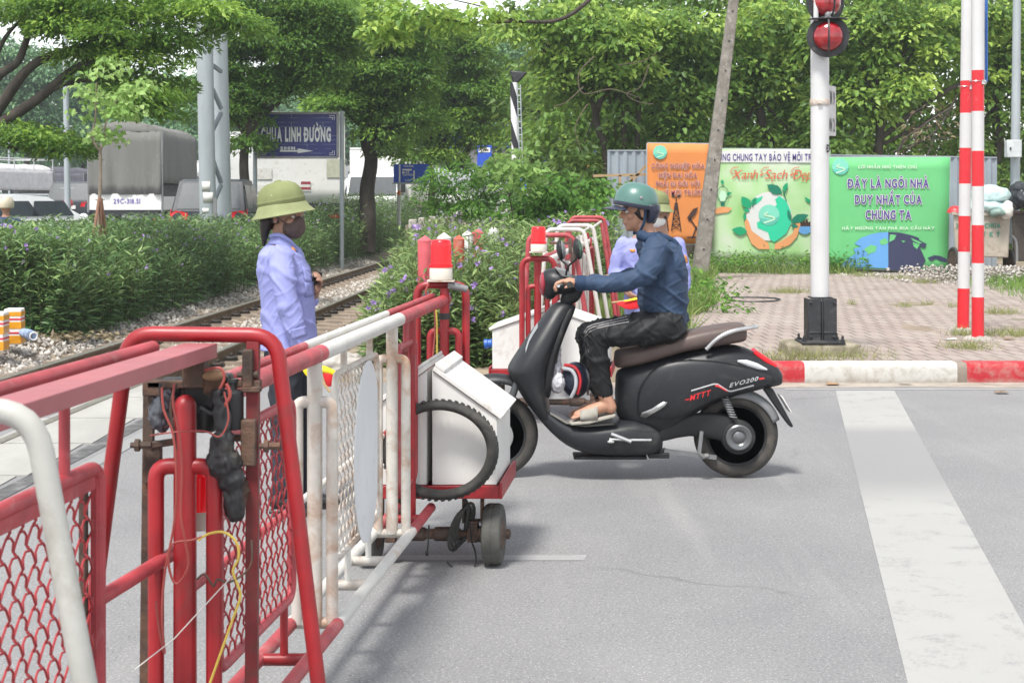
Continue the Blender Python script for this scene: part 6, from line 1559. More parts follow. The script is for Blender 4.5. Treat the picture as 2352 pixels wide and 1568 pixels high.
# ---- litter on the pavement
lb = thing('plastic_bag', 'crumpled white plastic bag on the paving beside the weeds', 'bag', tuple(G(1600, 697, Z0)))
mb = MB(); p = G(1600, 692, Z0); mb.ell(p+V((0, .05, .04)), (.12, .09, .055)); mb.ell(p+V((.05, .04, .05)), (.06, .07, .06)); skin(mb, 'wrap', BOXW, lb, .01, 1, folds(.03, 12, 12, 14))
cb = thing('cable_loop', 'loop of thin black cable lying on the paving', 'cable', tuple(G(1725, 688, Z0)))
mb = MB()
for k in range(2): mb.tube(spline([G(1658+6*k, 686+k, Z0+.01), G(1690, 682, Z0+.012), G(1760, 684-k, Z0+.012), G(1792, 687, Z0+.01), G(1770, 691+k, Z0+.012), G(1710, 692, Z0+.012), G(1670, 689, Z0+.01)], 5), .009, 6)
mb.build('strand', BLACKP, cb)
for i, (x, y, z, lab) in enumerate(((2074, 860-20, Z0, 'pale dry leaf on the kerb side paving'), (1912, 884, .004, 'curled brown leaf in the gutter below the white kerb'), (2185, 785-4, Z0, 'white paper scrap near the foot of the striped poles'), (2318, 780, Z0, 'thin dry leaf on the paving by the grass tuft'), (2300, 903, .003, 'dry leaf lying on the edge line'))):
    p = G(x, y, z); t = thing('litter', lab, 'litter', tuple(p)); mb = MB(); gr = []
    for a in range(4): gr.append([p+V(((a-1.5)*.035, (b-1.5)*.03, .012+.02*abs(noise.noise(V((a*1.7, b*1.3, i)))))) for b in range(4)])
    for a in range(3):
        for b in range(3): mb.quad(gr[a][b], gr[a+1][b], gr[a+1][b+1], gr[a][b+1])
    mb.build('scrap', (BOXW, M('dry_leaf', (.32, .20, .11), .8), BOXW, M('dry_leaf', (.32, .20, .11), .8), M('dry_leaf', (.32, .20, .11), .8))[i], t, solid=.002)

# ---- polystyrene boxes by the hedge
FOAM = M('foam_white', (.72, .71, .68), .8, var=.04, dirt=.15, dirtcol=(.5, .46, .38)); TAPE = M('orange_tape', (.68, .30, .015), .35, var=.1); TAPER = M('red_print', (.6, .04, .07), .4)
def foambox(x0, y0, x1, y1, Y, rot, label):
    a, b = P(x0, y0, Y), P(x1, y1, Y); w, h = b.x-a.x, a.z-b.z; t = thing('foam_box', label, 'box', ((a.x+b.x)/2, Y, b.z), 'taped foam boxes'); R = Matrix.Rotation(rot, 3, 'Z'); c = V(((a.x+b.x)/2, Y, (a.z+b.z)/2))
    mb = MB(); mb.box(c, (w, .22, h), R); mb.build('foam_shell', FOAM, t, bevel=.012)
    for z0, z1, m in ((.30, .42, TAPE), (-.05, .14, TAPE), (-.46, -.24, TAPE), (.19, .24, TAPER), (-.19, -.14, TAPER)):
        mb = MB(); mb.box(c+V((0, 0, (z0+z1)/2*h)), (w+.006, .226, (z1-z0)*h), R); mb.build('tape', m, t)
    return t
foambox(14, 708, 52, 790, 16.6, .12, 'orange taped foam box set back against the hedge'); foambox(-40, 716, 14, 806, 16.0, .05, 'orange taped foam box at the picture edge, in front of the other')
rl = thing('rolled_magazine', 'crumpled rolled paper with blue print beside the foam boxes', 'paper roll', tuple(P(70, 780, 16.4)))
mb = MB(); mb.tube([P(54, 764, 16.5), P(66, 768, 16.35), P(76, 772, 16.2)], [.05, .058, .055], 14); mb.build('roll', M('blue_print_paper', (.25, .34, .52), .6, var=.5, vs=12), rl)
mb = MB(); mb.torus(P(77, 772, 16.19), (.6, -.8, 0), .04, .008, 16, 6); mb.build('open_end', FOAM, rl)

# ---- signs
def signboard(name, label, px, Y, m, posts, pr=.05, frame=None):
    t = thing(name, label, 'sign', tuple(P(px[0], 500, Y))); a, b = P(px[0], px[1], Y), P(px[2], px[3], Y)
    mb = MB(); mb.box(((a.x+b.x)/2, Y+.03, (a.z+b.z)/2), (b.x-a.x, .05, a.z-b.z)); mb.build('board', m, t)
    if frame:
        mb = MB(); f = frame
        for p0, p1 in ((a, V((b.x, Y, a.z))), (V((b.x, Y, a.z)), b), (b, V((a.x, Y, b.z))), (V((a.x, Y, b.z)), a)): mb.bar(p0, p1, .06, .09, V((0, 1, 0)))
        mb.build('frame', f, t)
    for x in posts:
        p = P(x, 0, Y); mb = MB(); mb.tube([V((p.x, Y+.12, -.2)), V((p.x, Y+.12, a.z+.06))], pr, 12); mb.build('post', GALV, t)
    return t, (lambda x, y, l=1: P(x, y, Y)+V((0, -.004*l, 0)))
INKS_ = flat('sign_white', (.80, .81, .82)); SBLUE = M('sign_blue', (.028, .032, .20), .5, var=.08, dirt=.1, dirtcol=(.3, .3, .4)); SBL2 = flat('road_sign_blue', (.02, .09, .55))
m, nt, bs = new_mat('cracked_sign_blue'); pp = vscale(nt, pos(nt), (.7, 1, 1)); br = nd(nt, 'ShaderNodeTexBrick'); br.inputs['Scale'].default_value = 1; br.inputs['Brick Width'].default_value = .55; br.inputs['Row Height'].default_value = .11; br.inputs['Mortar Size'].default_value = .004
br.inputs['Color1'].default_value = (.030, .034, .19, 1); br.inputs['Color2'].default_value = (.034, .04, .21, 1); br.inputs['Mortar'].default_value = (.32, .34, .46, 1)
sp = nt.nodes.new('ShaderNodeSeparateXYZ'); cbn = nt.nodes.new('ShaderNodeCombineXYZ'); nt.links.new(pp, sp.inputs[0]); nt.links.new(sp.outputs[0], cbn.inputs[0]); nt.links.new(sp.outputs[2], cbn.inputs[1]); nt.links.new(cbn.outputs[0], br.inputs['Vector'])
kk_ = noisef(nt, pos(nt), 3, 3); c = mixc(nt, ramp(nt, kk_, [(.42, 0), (.55, 1)]), (.031, .035, .195), br.outputs['Color']); nt.links.new(c, bs.inputs['Base Color']); bs.inputs['Roughness'].default_value = .45
SY2 = 38
st, at = signboard('direction_sign', 'large cracked dark blue sign with a white place name and arrow', (592, 260, 776, 362), SY2, m, (784, 584), .055, M('sign_frame', (.33, .33, .34), .5))
mb = MB(); text_on(mb, 'CHÙA LINH ĐƯỜNG', at(680, 324, 3), V((1, 0, 0)), V((0, 0, 1)), 160*SY2/F, 31*SY2/F, .12)
text_on(mb, '500M', at(661, 344, 3), V((1, 0, 0)), V((0, 0, 1)), 34*SY2/F, 7*SY2/F, .12)
mb.build('lettering', INKS_, st, ang=0)
mb = MB(); mb.add([at(x, y, 3) for x, y in ((643, 345), (684, 345), (684, 341), (720, 347), (684, 352), (684, 349), (643, 349))], [tuple(range(7))]); mb.build('arrow', INKS_, st, ang=0)
mb = MB()
for x, y, sx_, sy_ in ((768, 266, -1, 1), (768, 356, -1, -1), (599, 356, 1, -1)):
    for d in (0, 4): mb.bar(at(x+d*sx_, y+d*sy_), at(x+(12)*sx_, y+d*sy_), .012, .001, V((0, -1, 0))); mb.bar(at(x+d*sx_, y+d*sy_), at(x+d*sx_, y+10*sy_), .012, .001, V((0, -1, 0)))
mb.build('corner_ornament', INKS_, st)
st, at = signboard('lane_sign', 'small bright blue road sign with white lines on a red banded post', (904, 377, 985, 420), 46, SBL2, (), .05)
mb = MB()
for x0, y0, x1, y1 in ((918, 378, 918, 418), (951, 392, 951, 418), (924, 390, 946, 390)): mb.bar(at(x0, y0), at(x1, y1), .045, .001, V((0, -1, 0)))
mb.add([at(x, y) for x, y in ((924, 393), (931, 396), (924, 400))], [(0, 1, 2)]); text_on(mb, 'XE', at(936, 399), V((1, 0, 0)), V((0, 0, 1)), .12, .1); text_on(mb, 'CONTAINER', at(937, 404), V((1, 0, 0)), V((0, 0, 1)), .3, .06); text_on(mb, '6-20h', at(937, 416), V((1, 0, 0)), V((0, 0, 1)), .16, .06); text_on(mb, 'TRẠM DỪNG', at(938, 384), V((1, 0, 0)), V((0, 0, 1)), .3, .06)
mb.build('lettering', INKS_, st, ang=0)
mb = MB(); mb.box(P(944, 421, 46), (1.1, .06, .05)); mb.build('edge', GALV, st)
c = P(916, 500, 46.2)
for y0, y1, m_ in ((520, 448, POLEW), (448, 438, M('post_orange', (.7, .16, .04), .5)), (438, 420, POLEW)): mb = MB(); mb.tube([P(916, y0, 46.2), P(916, y1, 46.2)], .055, 12); mb.build('post', m_, st)
st, at = signboard('direction_sign', 'narrow blue direction sign above the bush with small white lettering', (1250, 360, 1306, 379), 70, SBLUE, (1300,), .06)
mb = MB(); text_on(mb, 'THÁP DÂN CẦU ĐỨC LÂM', at(1277, 372), V((1, 0, 0)), V((0, 0, 1)), .95, .13, .1); mb.build('lettering', INKS_, st, ang=0)
st, at = signboard('direction_sign', 'lower blue direction sign half buried in the bush leaves', (1228, 370, 1262, 392), 68, SBL2, (1240,), .06)
st, at = signboard('parking_sign', 'blue sign reading OTO with a white arrow beside the corrugated fence'.replace('OTO', 'in big letters'), (1336, 340, 1400, 366), 75, SBL2, (1340, 1390), .06)
mb = MB(); text_on(mb, 'Ô TÔ', at(1372, 354), V((1, 0, 0)), V((0, 0, 1)), .95, .27, .12); mb.add([at(x, y) for x, y in ((1345, 357), (1362, 357), (1362, 355), (1372, 359), (1362, 363), (1362, 361), (1345, 361))], [tuple(range(7))]); mb.build('lettering', INKS_, st, ang=0)
st, at = signboard('notice_kiosk', 'blue notice kiosk with a white poster under the far trees', (1096, 334, 1129, 384), 60, SBL2, (1112,), .1)
mb = MB(); mb.add([at(x, y) for x, y in ((1099, 339), (1126, 339), (1126, 350), (1099, 350))], [(0, 1, 2, 3)]); mb.build('poster', INKS_, st, ang=0)
mb = MB(); text_on(mb, 'TRẠM', at(1113, 347, 2), V((1, 0, 0)), V((0, 0, 1)), .3, .08); mb.build('lettering', INKR, st, ang=0)
# festival flags in a row
for i in range(9):
    x = 1336+i*6.5+random.uniform(-1, 1); Y = 78+random.uniform(-1, 1); t = thing('festival_flag', 'small red and yellow festival flag in the row before the corrugated fence', 'flag', tuple(P(x, 400, Y)), 'festival flags in a row')
    mb = MB(); mb.tube([P(x, 400, Y), P(x, 366+random.uniform(0, 6), Y)], .02, 6); mb.build('stick', WOOD, t)
    mb = MB(); mb.prism([P(x, 369, Y), P(x+5, 374, Y), P(x+4, 382, Y), P(x, 385, Y)], (0, .02, 0)); mb.build('cloth', (FLAGR, FLAGY, EMB)[i % 3], t)

# ---- black and white signal post with ladder
bw = thing('signal_post', 'spiral striped black and white railway signal post with a ladder', 'signal', tuple(P(1181, 470, 34)))
m, nt, bs = new_mat('spiral_stripes'); sp = nt.nodes.new('ShaderNodeSeparateXYZ'); nt.links.new(pos(nt), sp.inputs[0])
md = nd(nt, 'ShaderNodeMath', operation='MULTIPLY_ADD'); md.inputs[1].default_value = 3.2; nt.links.new(sp.outputs[0], md.inputs[0]); nt.links.new(sp.outputs[2], md.inputs[2])
fr = nd(nt, 'ShaderNodeMath', operation='MODULO'); fr.inputs[1].default_value = .95; nt.links.new(md.outputs[0], fr.inputs[0])
gt = nd(nt, 'ShaderNodeMath', operation='GREATER_THAN'); gt.inputs[1].default_value = .44; nt.links.new(fr.outputs[0], gt.inputs[0])
nt.links.new(mixc(nt, gt.outputs[0], (.02, .02, .025), (.74, .74, .74)), bs.inputs['Base Color'])
mb = MB(); mb.tube([P(1187, 520, 34), P(1180, 190, 34)], .082, 16); mb.build('post', m, bw)
mb = MB(); mb.prism([P(1172, 162, 34), P(1212, 166, 34), P(1190, 190, 34), P(1178, 190, 34)], (0, .25, 0)); mb.build('signal_head', BLKM, bw, bevel=.03)
mb = MB()
for s in (0, 1): mb.tube([P(1190+s*7+4, 400, 33.7), P(1184+s*7+4, 195, 33.7)], .015, 6)
for k in range(13): y = 205+k*15; mb.tube([P(1184+4+(y-195)*.03, y, 33.7), P(1191+4+(y-195)*.03, y, 33.7)], .012, 6)
mb.build('ladder', GALV, bw)
mb = MB(); mb.box(P(1205, 415, 33.8), (.18, .18, .4)); mb.build('relay_box', SBL2, bw)
# low concrete balustrade
bl = thing('concrete_balustrade', 'low mossy concrete rail with stub posts showing between the flower hedges', 'balustrade', tuple(P(1000, 515, 34)))
mb = MB(); mb.bar(P(938, 524, 33), P(1060, 500, 38), .14, .12); mb.bar(P(938, 538, 33), P(1060, 510, 38), .12, .14); mb.build('rail', M_MOSSY, bl)
for i in range(6):
    x = 948+i*22; Y = 33+i*.9; mb = MB(); p = P(x, 528-i*4.6, Y); mb.box(p+V((0, 0, .02)), (.17, .17, .42)); mb.build('stub', M_CONC, bl, bevel=.03)

# ================================================================ traffic
GLASS = M('car_glass', (.05, .06, .07), .2, var=.1, spec=.1); TAILR = M('tail_red', (.58, .012, .02), .25); CARW = M('car_white', (.70, .71, .72), .35, var=.03, coat=.1); CARG = M('car_grey', (.22, .24, .26), .35, metal=.3, coat=.1); CARD = M('car_dark', (.04, .045, .055), .4, spec=.2)
def car(name, label, loc, rz, body, suv=True, s=1.0):
    """rear faces -y. Body lofted along the length, glass set into the cabin"""
    t = thing(name, label, 'car', (0, 0, 0)); w = .90
    L = 2.2
    rows = [(-2.2, .45, .78, .70), (-2.15, .32, 1.0, .82), (-1.6, .28, 1.02, .9), (0, .28, 1.0, .91), (1.3, .28, .98, .9), (2.0, .3, .86, .82), (2.2, .42, .70, .68)]
    mb = MB(); mb.loft([sring(V((0, y, (a+b)/2)), V((1, 0, 0)), V((0, 0, 1)), hw, (b-a)/2, 24, 5) for y, a, b, hw in rows]); mb.build('body', body, t, ang=60)
    H_ = 1.72 if suv else 1.46
    cab = [(-2.12, 1.0, .80), (-1.75, H_-.06, .70), (-1.2, H_, .70), (.1, H_-.02, .70), (1.15, 1.0, .80)] if suv else [(-1.75, 1.0, .80), (-1.1, H_-.03, .66), (-.5, H_, .66), (.2, H_-.04, .66), (1.2, .98, .80)]
    mb = MB()
    rg = []
    for y, z, hw in cab: rg.append([V((-hw-.06*(z < 1.1), y, z)), V((hw+.06*(z < 1.1), y, z))])
    # cabin shell: side walls taper to the roof
    for (y0, z0, h0), (y1, z1, h1) in zip(cab[:-1], cab[1:]): mb.quad(V((-h0, y0, z0)), V((h0, y0, z0)), V((h1, y1, z1)), V((-h1, y1, z1)))
    for s_ in (-1, 1): mb.add([V((s_*h, y, z)) for y, z, h in cab]+[V((s_*.84, cab[-1][0], .96)), V((s_*.84, cab[0][0], .96))], [tuple(range(len(cab)+2))])
    mb.build('cabin', body, t, ang=30, bevel=.03)
    def inset(p, k=.1, off=.014):
        c = sum(p, V((0, 0, 0)))/len(p); n = (p[1]-p[0]).cross(p[2]-p[0]).normalized()
        if n.dot(c-V((0, 0, 1.1))) < 0: n = -n
        m_ = MB(); m_.prism([c+(v-c)*(1-k)+n*off for v in p], -n*.01); return m_
    (y0, z0, h0), (y1, z1, h1) = cab[0], cab[1]
    inset([V((-h0, y0, z0)), V((h0, y0, z0)), V((h1, y1, z1)), V((-h1, y1, z1))], .12).build('rear_window', GLASS, t)
    (y2, z2, h2), (y3, z3, h3) = cab[-1], cab[-2]
    inset([V((-h2, y2, z2)), V((h2, y2, z2)), V((h3, y3, z3)), V((-h3, y3, z3))], .1).build('windscreen', GLASS, t)
    for s_ in (-1, 1):
        for ya, yb in (((y1+.12, -.55), (-.45, .55)) if suv else ((-1.15, -.35), (-.25, .6))):
            zz = H_-.12; inset([V((s_*.80, ya-.15, 1.04)), V((s_*.80, yb+.2, 1.04)), V((s_*.70, yb, zz)), V((s_*.70, ya, zz))], .06, .03).build('side_window', GLASS, t)
        for y in (-1.35, 1.35):
            mb = MB(); mb.lathe((s_*.80, y, .33), (s_, 0, 0), [(.33, -.1), (.33, .06), (.3, .1), (.2, .105), (.18, .07), (0, .07)], 24); mb.build('wheel', RUBB, t)
        mb = MB(); mb.prism([V((s_*.86, -2.1, .80)), V((s_*.42, -2.19, .82)), V((s_*.46, -2.18, .96)), V((s_*.85, -2.05, 1.04))], (0, -.03, 0)); mb.build('tail_light', TAILR, t)
        mb = MB(); mb.ell((s_*.98, .85, 1.02), (.11, .06, .08)); mb.build('mirror', body, t)
    mb = MB(); mb.box((0, -2.215, .80), (.52, .02, .13)); mb.build('number_plate', BOXW, t)
    mb = MB(); mb.box((0, -2.19, .45), (1.5, .1, .2)); mb.build('bumper', BLACKP, t, bevel=.03)
    t.location = loc; t.rotation_euler.z = rz; t.scale = (s, s, s); return t
def vloc(x, Y, z=.42): p = P(x, 0, Y); return (p.x, Y, z)
car('sport_utility_car', 'dark sport utility car with red tail lamps ahead of the grey truck', vloc(197, 52, .60), 0, CARD, True, .93)
car('hatchback', 'white saloon car by the picture edge behind the hedge', vloc(32, 31, .16), -.45, CARW, False, 1.05)
car('sport_utility_car', 'dark grey car half hidden by the twin steel mast', vloc(508, 36, .34), .06, CARD)
car('van', 'white car far down the road beyond the grey truck', vloc(262, 64, .42), 0, CARW)
TARP = M('grey_tarpaulin', (.160, .160, .148), .85, var=.07, vs=.8, dirt=.15, dirtcol=(.28, .27, .25), stretch=(1, 1, .4)); TARPD = M('navy_tarpaulin', (.085, .085, .105), .8, var=.12); TRW = M('truck_white', (.70, .70, .68), .5, var=.05, vs=1, dirt=.18, dirtcol=(.36, .33, .28))
CABW = M('cab_white', (.70, .71, .71), .35, coat=.3)
def truck(label, loc, rz, w, l, h, tarp, bedz=1.0, front=False):
    """box or canvas truck; rear faces -y"""
    t = thing('truck', label, 'truck', (0, 0, 0))
    n = 18; mb = MB()
    def wall(p0, p1, zt, zb, amp, ph):
        cols = 26; vs = []
        for j in range(7):
            for i in range(cols+1):
                p = p0*(1-i/cols)+p1*(i/cols); d = (p1-p0).normalized(); nr = V((d.y, -d.x, 0)); f = amp*(1.2*noise.noise(V((i*.45+ph, j*.15, ph)))+.8*abs(math.sin(i*.52+ph+.25*j*noise.noise(V((ph, i*.3, 0)))))) if tarp is not TRW else 0
                vs.append(V((p.x, p.y, lerp(zt, zb, j/6)))+nr*f*(.3+.7*j/6))
        mb.add(vs, [(j*(cols+1)+i, j*(cols+1)+i+1, (j+1)*(cols+1)+i+1, (j+1)*(cols+1)+i) for j in range(6) for i in range(cols)])
    c = [V((-w/2, -l/2, 0)), V((w/2, -l/2, 0)), V((w/2, l/2, 0)), V((-w/2, l/2, 0))]
    zt = bedz+h; sb = bedz+(.55 if tarp is not TRW else 0)
    wall(c[0], c[1], zt-.1, sb-.1 if tarp is not TRW else bedz, .10, 1.3)
    for a, b, ph in ((1, 2, 4.4), (3, 0, 8.1), (2, 3, 2.2)): wall(c[a], c[b], zt-.1, sb+.25 if tarp is not TRW else bedz, .06, ph)
    ar = []
    for i in range(9):
        u = i/8; x = lerp(-w/2, w/2, u); z = zt-.1+(.30*(1-abs(2*u-1)**3) if tarp is not TRW else .1); ar.append((x, z))
    rg = [[V((x, y, z+(.05*noise.noise(V((x*2, y*1.6, 0)))-.05*abs(math.sin(y*3.1)) if tarp is not TRW else 0))) for x, z in ar] for y in np.linspace(-l/2, l/2, 9)]
    for i in range(8):
        for j in range(8): mb.quad(rg[i][j], rg[i+1][j], rg[i+1][j+1], rg[i][j+1])
    for s_ in (0, -1): mb.add([V((x, rg[s_][0].y, z)) for x, z in ar]+[V((w/2, rg[s_][0].y, zt-.11)), V((-w/2, rg[s_][0].y, zt-.11))], [tuple(range(11))])
    mb.build('canopy' if tarp is not TRW else 'cargo_box', tarp, t, ang=50, solid=.02)
    mb = MB()
    if tarp is not TRW:
        mb.box((0, -l/2, bedz+.22), (w, .05, .5)); mb.box((w/2, 0, bedz+.18), (.05, l, .42)); mb.box((-w/2, 0, bedz+.18), (.05, l, .42))
        mb.build('side_boards', TRW, t, bevel=.01)
        mb = MB()
        for x in (-w/2-.02, w/2+.02):
            for y in (-l/2-.02, l/2): mb = MB(); mb.tube([V((x, y, bedz-.1)), V((x, y, zt-.1))], .035, 8); mb.build('canopy_post', GREYP, t)
    mb = MB(); mb.box((0, 0, bedz-.1), (w-.2, l, .2)); mb.box((0, -l/2+.2, bedz-.42), (w-.3, .15, .14)); mb.build('chassis', BLKM, t)
    for s_ in (-1, 1):
        for y in (-l/2+1.1, l/2+.9):
            mb = MB(); mb.lathe((s_*(w/2-.18), y, .46), (s_, 0, 0), [(.46, -.16), (.46, .12), (.4, .16), (.2, .12), (0, .14)], 24); mb.build('wheel', RUBB, t)
        mb = MB(); mb.box((s_*(w/2-.28), -l/2+.1, bedz-.35), (.32, .06, .12)); mb.build('tail_light', TAILR, t)
    # cab
    cy_ = l/2+.95; mb = MB(); cw = min(w, 2.0)
    prof = [(-.75, .5), (-.75, 2.25), (.35, 2.28), (.72, 1.45), (.85, 1.3), (.85, .5)]
    mb.prism([V((-cw/2, cy_+a, b)) for a, b in prof], (cw, 0, 0)); mb.build('cab', CABW, t, bevel=.06, ang=50)
    mb = MB(); mb.prism([V((-cw/2+.12, cy_+.40, 2.14)), V((cw/2-.12, cy_+.40, 2.14)), V((cw/2-.08, cy_+.745, 1.46)), V((-cw/2+.08, cy_+.745, 1.46))], (0, .03, .012)); mb.build('windscreen', GLASS, t)
    for s_ in (-1, 1):
        mb = MB(); mb.prism([V((s_*cw/2, cy_-.5, 1.45)), V((s_*cw/2, cy_+.5, 1.45)), V((s_*cw/2, cy_+.22, 2.1)), V((s_*cw/2, cy_-.5, 2.1))], (s_*.012, 0, 0)); mb.build('side_window', GLASS, t)
        mb = MB(); mb.box((s_*(cw/2+.17), cy_+.6, 1.75), (.16, .1, .36)); mb.build('mirror', BLACKP, t, bevel=.03)
        mb = MB(); mb.box((s_*(cw/2-.28), cy_+.85, .95), (.36, .05, .2)); mb.build('headlight', WHL, t, bevel=.02)
    mb = MB(); mb.box((0, cy_+.87, .62), (cw, .08, .26)); mb.box((0, cy_+.86, 1.08), (.9, .04, .12)); mb.build('bumper', GREYP, t, bevel=.02)
    t.location = loc; t.rotation_euler.z = rz; return t
tk = truck('truck with a grey tarpaulin canopy and hand painted number on its tailboard', vloc(333, 49.5, .30), 0, 2.24, 5.0, 2.5, TARP)
def on(t, mb, name, m): return mb.build(name, m, t, ang=0)
mb = MB(); text_on(mb, '29C-318.51', V((.05, -2.535, 1.17)), V((1, 0, 0)), V((0, 0, 1)), .82, .15, .06); on(tk, mb, 'lettering', flat('ink_violet', (.13, .10, .36)))
tk2 = truck('white box truck with stickers on its doors behind the blue place sign', vloc(690, 44.5, .35), .125, 2.5, 5.5, 2.5, TRW, 1.15)
for x, z, a, b in ((-.95, 1.95, .42, .3), (-.92, 1.55, .44, .18), (.18, 1.62, .26, .28)): mb = MB(); mb.box((x, -2.775, z), (a, .006, b)); on(tk2, mb, 'sticker', PAPER)
mb = MB(); mb.box((1.0, -2.775, 2.1), (.5, .006, .5)); on(tk2, mb, 'faded_panel', M('faded_yellow', (.45, .46, .36), .7))
mb = MB(); mb.box((.18, -2.78, 1.7), (.26, .004, .07)); mb.box((.18, -2.78, 1.55), (.26, .004, .07)); on(tk2, mb, 'sticker_print', INKR)
truck('pale covered truck behind the dark tree trunk next to the twin mast', vloc(552, 57, .42), .05, 2.3, 5, 2.6, TRW)
tf = truck('white cargo truck with a railed roof coming towards the viewer beyond the fence', vloc(10, 66, .2), math.pi-.22, 2.1, 4.6, 1.75, M('ribbed_silver', (.55, .54, .54), .5, var=.1), 1.0)
mb = MB()
for s_ in (-1, 1):
    mb.tube([V((s_*.95, -2.4, 3.15)), V((s_*.95, 2.3, 3.15))], .03, 6)
    for y in (-2.4, -.8, .8, 2.4): mb.tube([V((s_*.95, y, 2.7)), V((s_*.95, y, 3.15))], .025, 6)
for y in (-2.4, 2.4): mb.tube([V((-.95, y, 3.15)), V((.95, y, 3.15))], .03, 6)
mb.build('roof_rail', POLEW, tf)
truck('truck under a sagging dark blue tarpaulin between the lamp post and white truck', vloc(168, 76, .42), 0, 2.4, 5, 1.55, TARPD)
truck('far white truck facing away past the grey truck canopy', vloc(452, 74, .42), 0, 2.2, 5, 2.0, TRW)
tv = truck('white truck facing the viewer behind the small blue lane sign', vloc(905, 62, .3), math.pi-.1, 2.4, 6, 2.3, TRW)
truck('long grey truck passing under the far trees', vloc(1010, 80, .42), math.pi/2, 2.4, 7, 1.6, M('grey_box', (.36, .38, .40), .6))
# white fence with orange reflectors
fn = thing('median_fence', 'white railed median fence with orange reflectors behind the white saloon', 'fence', tuple(P(40, 510, 47)))
mb = MB()
for z in (.55, 1.55): mb.bar(V((P(-60, 0, 47).x, 47, z+.2)), V((P(112, 0, 47).x, 47, z+.2)), .05, .05)
for i in range(34): x = lerp(P(-60, 0, 47).x, P(112, 0, 47).x, i/33); mb.box((x, 47, 1.25), (.03, .03, 1.0))
mb.build('railing', GALV, fn)
for x in (21, 69, 112): mb = MB(); mb.box(P(x, 465, 46.9), (.09, .03, .17)); mb.build('reflector', M('orange_reflector', (.72, .36, .02), .4), fn)
# motorbike riders showing above the hedge
def small_rider(px, py, Y, hel, coat, label, s=1.0):
    b = P(px, py, Y); t = thing('person', label, 'person', (b.x, b.y, .3)); mb = MB(); u = V((0, 0, 1))
    mb.ell(b, (.10, .11, .13)); mb.capsule(b-u*.1, .06, b-u*.25, .07)
    mb.loft([sring(b-u*z, V((1, 0, 0)), V((0, 1, 0)), a, d, 16) for z, a, d in ((.2, .08, .07), (.28, .2, .1), (.5, .21, .13), (.8, .2, .14))])
    for s_ in (-1, 1): mb.chain([b-u*.3+V((s_*.2, 0, 0)), b-u*.58+V((s_*.27, .1, 0)), b-u*.62+V((s_*.22, .38, 0))], [.065, .05, .04]); mb.chain([b-u*.82+V((s_*.1, 0, 0)), b-u*.85+V((s_*.2, .42, 0)), b-u*1.25+V((s_*.2, .35, 0))], [.09, .07, .05])
    skin(mb, 'body', SKIN_R, t, .02, 2)
    mb = MB(); mb.lathe(b+u*.02, u, [(.13, -.06), (.14, 0), (.128, .07), (.09, .125), (0, .145)], 20); mb.build('helmet', hel, t)
    mb = MB(); mb.loft([sring(b-u*z, V((1, 0, 0)), V((0, 1, 0)), a, d, 16) for z, a, d in ((.2, .1, .09), (.28, .22, .12), (.5, .23, .15), (.8, .22, .16))])
    for s_ in (-1, 1): mb.chain([b-u*.3+V((s_*.2, 0, 0)), b-u*.58+V((s_*.27, .1, 0)), b-u*.62+V((s_*.22, .33, 0))], [.08, .065, .055])
    skin(mb, 'jacket', coat, t, .02, 2); return t
small_rider(14, 472, 27, M('cream_helmet', (.62, .55, .42), .3), JACKET, 'motorbike rider in a cream helmet and navy jacket behind the hedge')
small_rider(156, 470, 42, M('red_helmet', (.55, .04, .06), .25), M('brown_jacket', (.12, .08, .07), .8), 'motorbike rider in a red and white helmet before the grey car')
# building with a blue roof far behind the trees
bd = thing('building', 'pale low building with a bright blue roof far behind the trees', 'building', tuple(P(1110, 420, 110)))
a, b = P(1040, 420, 110), P(1230, 345, 110); mb = MB(); mb.box(((a.x+b.x)/2, 113, 2.2), (b.x-a.x, 6, 6.4)); mb.build('wall', M('pale_wall', (.56, .56, .55), .8), bd)
a, b = P(1030, 345, 108), P(1190, 318, 108); mb = MB(); mb.prism([V((a.x, 108, 5.2)), V((b.x, 108, 5.2)), V((b.x-.6, 112, 6.6)), V((a.x+.4, 112, 6.6))], (0, 0, .15)); mb.build('roof', M('blue_roof', (.03, .10, .48), .5), bd)
for i in range(5): mb = MB(); x = lerp(a.x+.6, b.x-.6, i/4); mb.box((x, 109.97, 3.6), (.7, .05, 1.0)); mb.build('window', GLASS, bd)
bd2 = thing('building', 'hazy grey block far behind the blue place sign', 'building', tuple(P(830, 430, 130)))
a, b = P(790, 430, 130), P(1000, 372, 130); mb = MB(); mb.box(((a.x+b.x)/2, 134, 2.5), (b.x-a.x, 8, 7)); mb.build('wall', M('grey_wall', (.42, .43, .44), .8), bd2)
for i in range(5): mb = MB(); x = lerp(a.x+.8, b.x-.8, i/4); mb.box((x, 129.97, 3.4), (.9, .05, 1.1)); mb.build('window', GLASS, bd2)
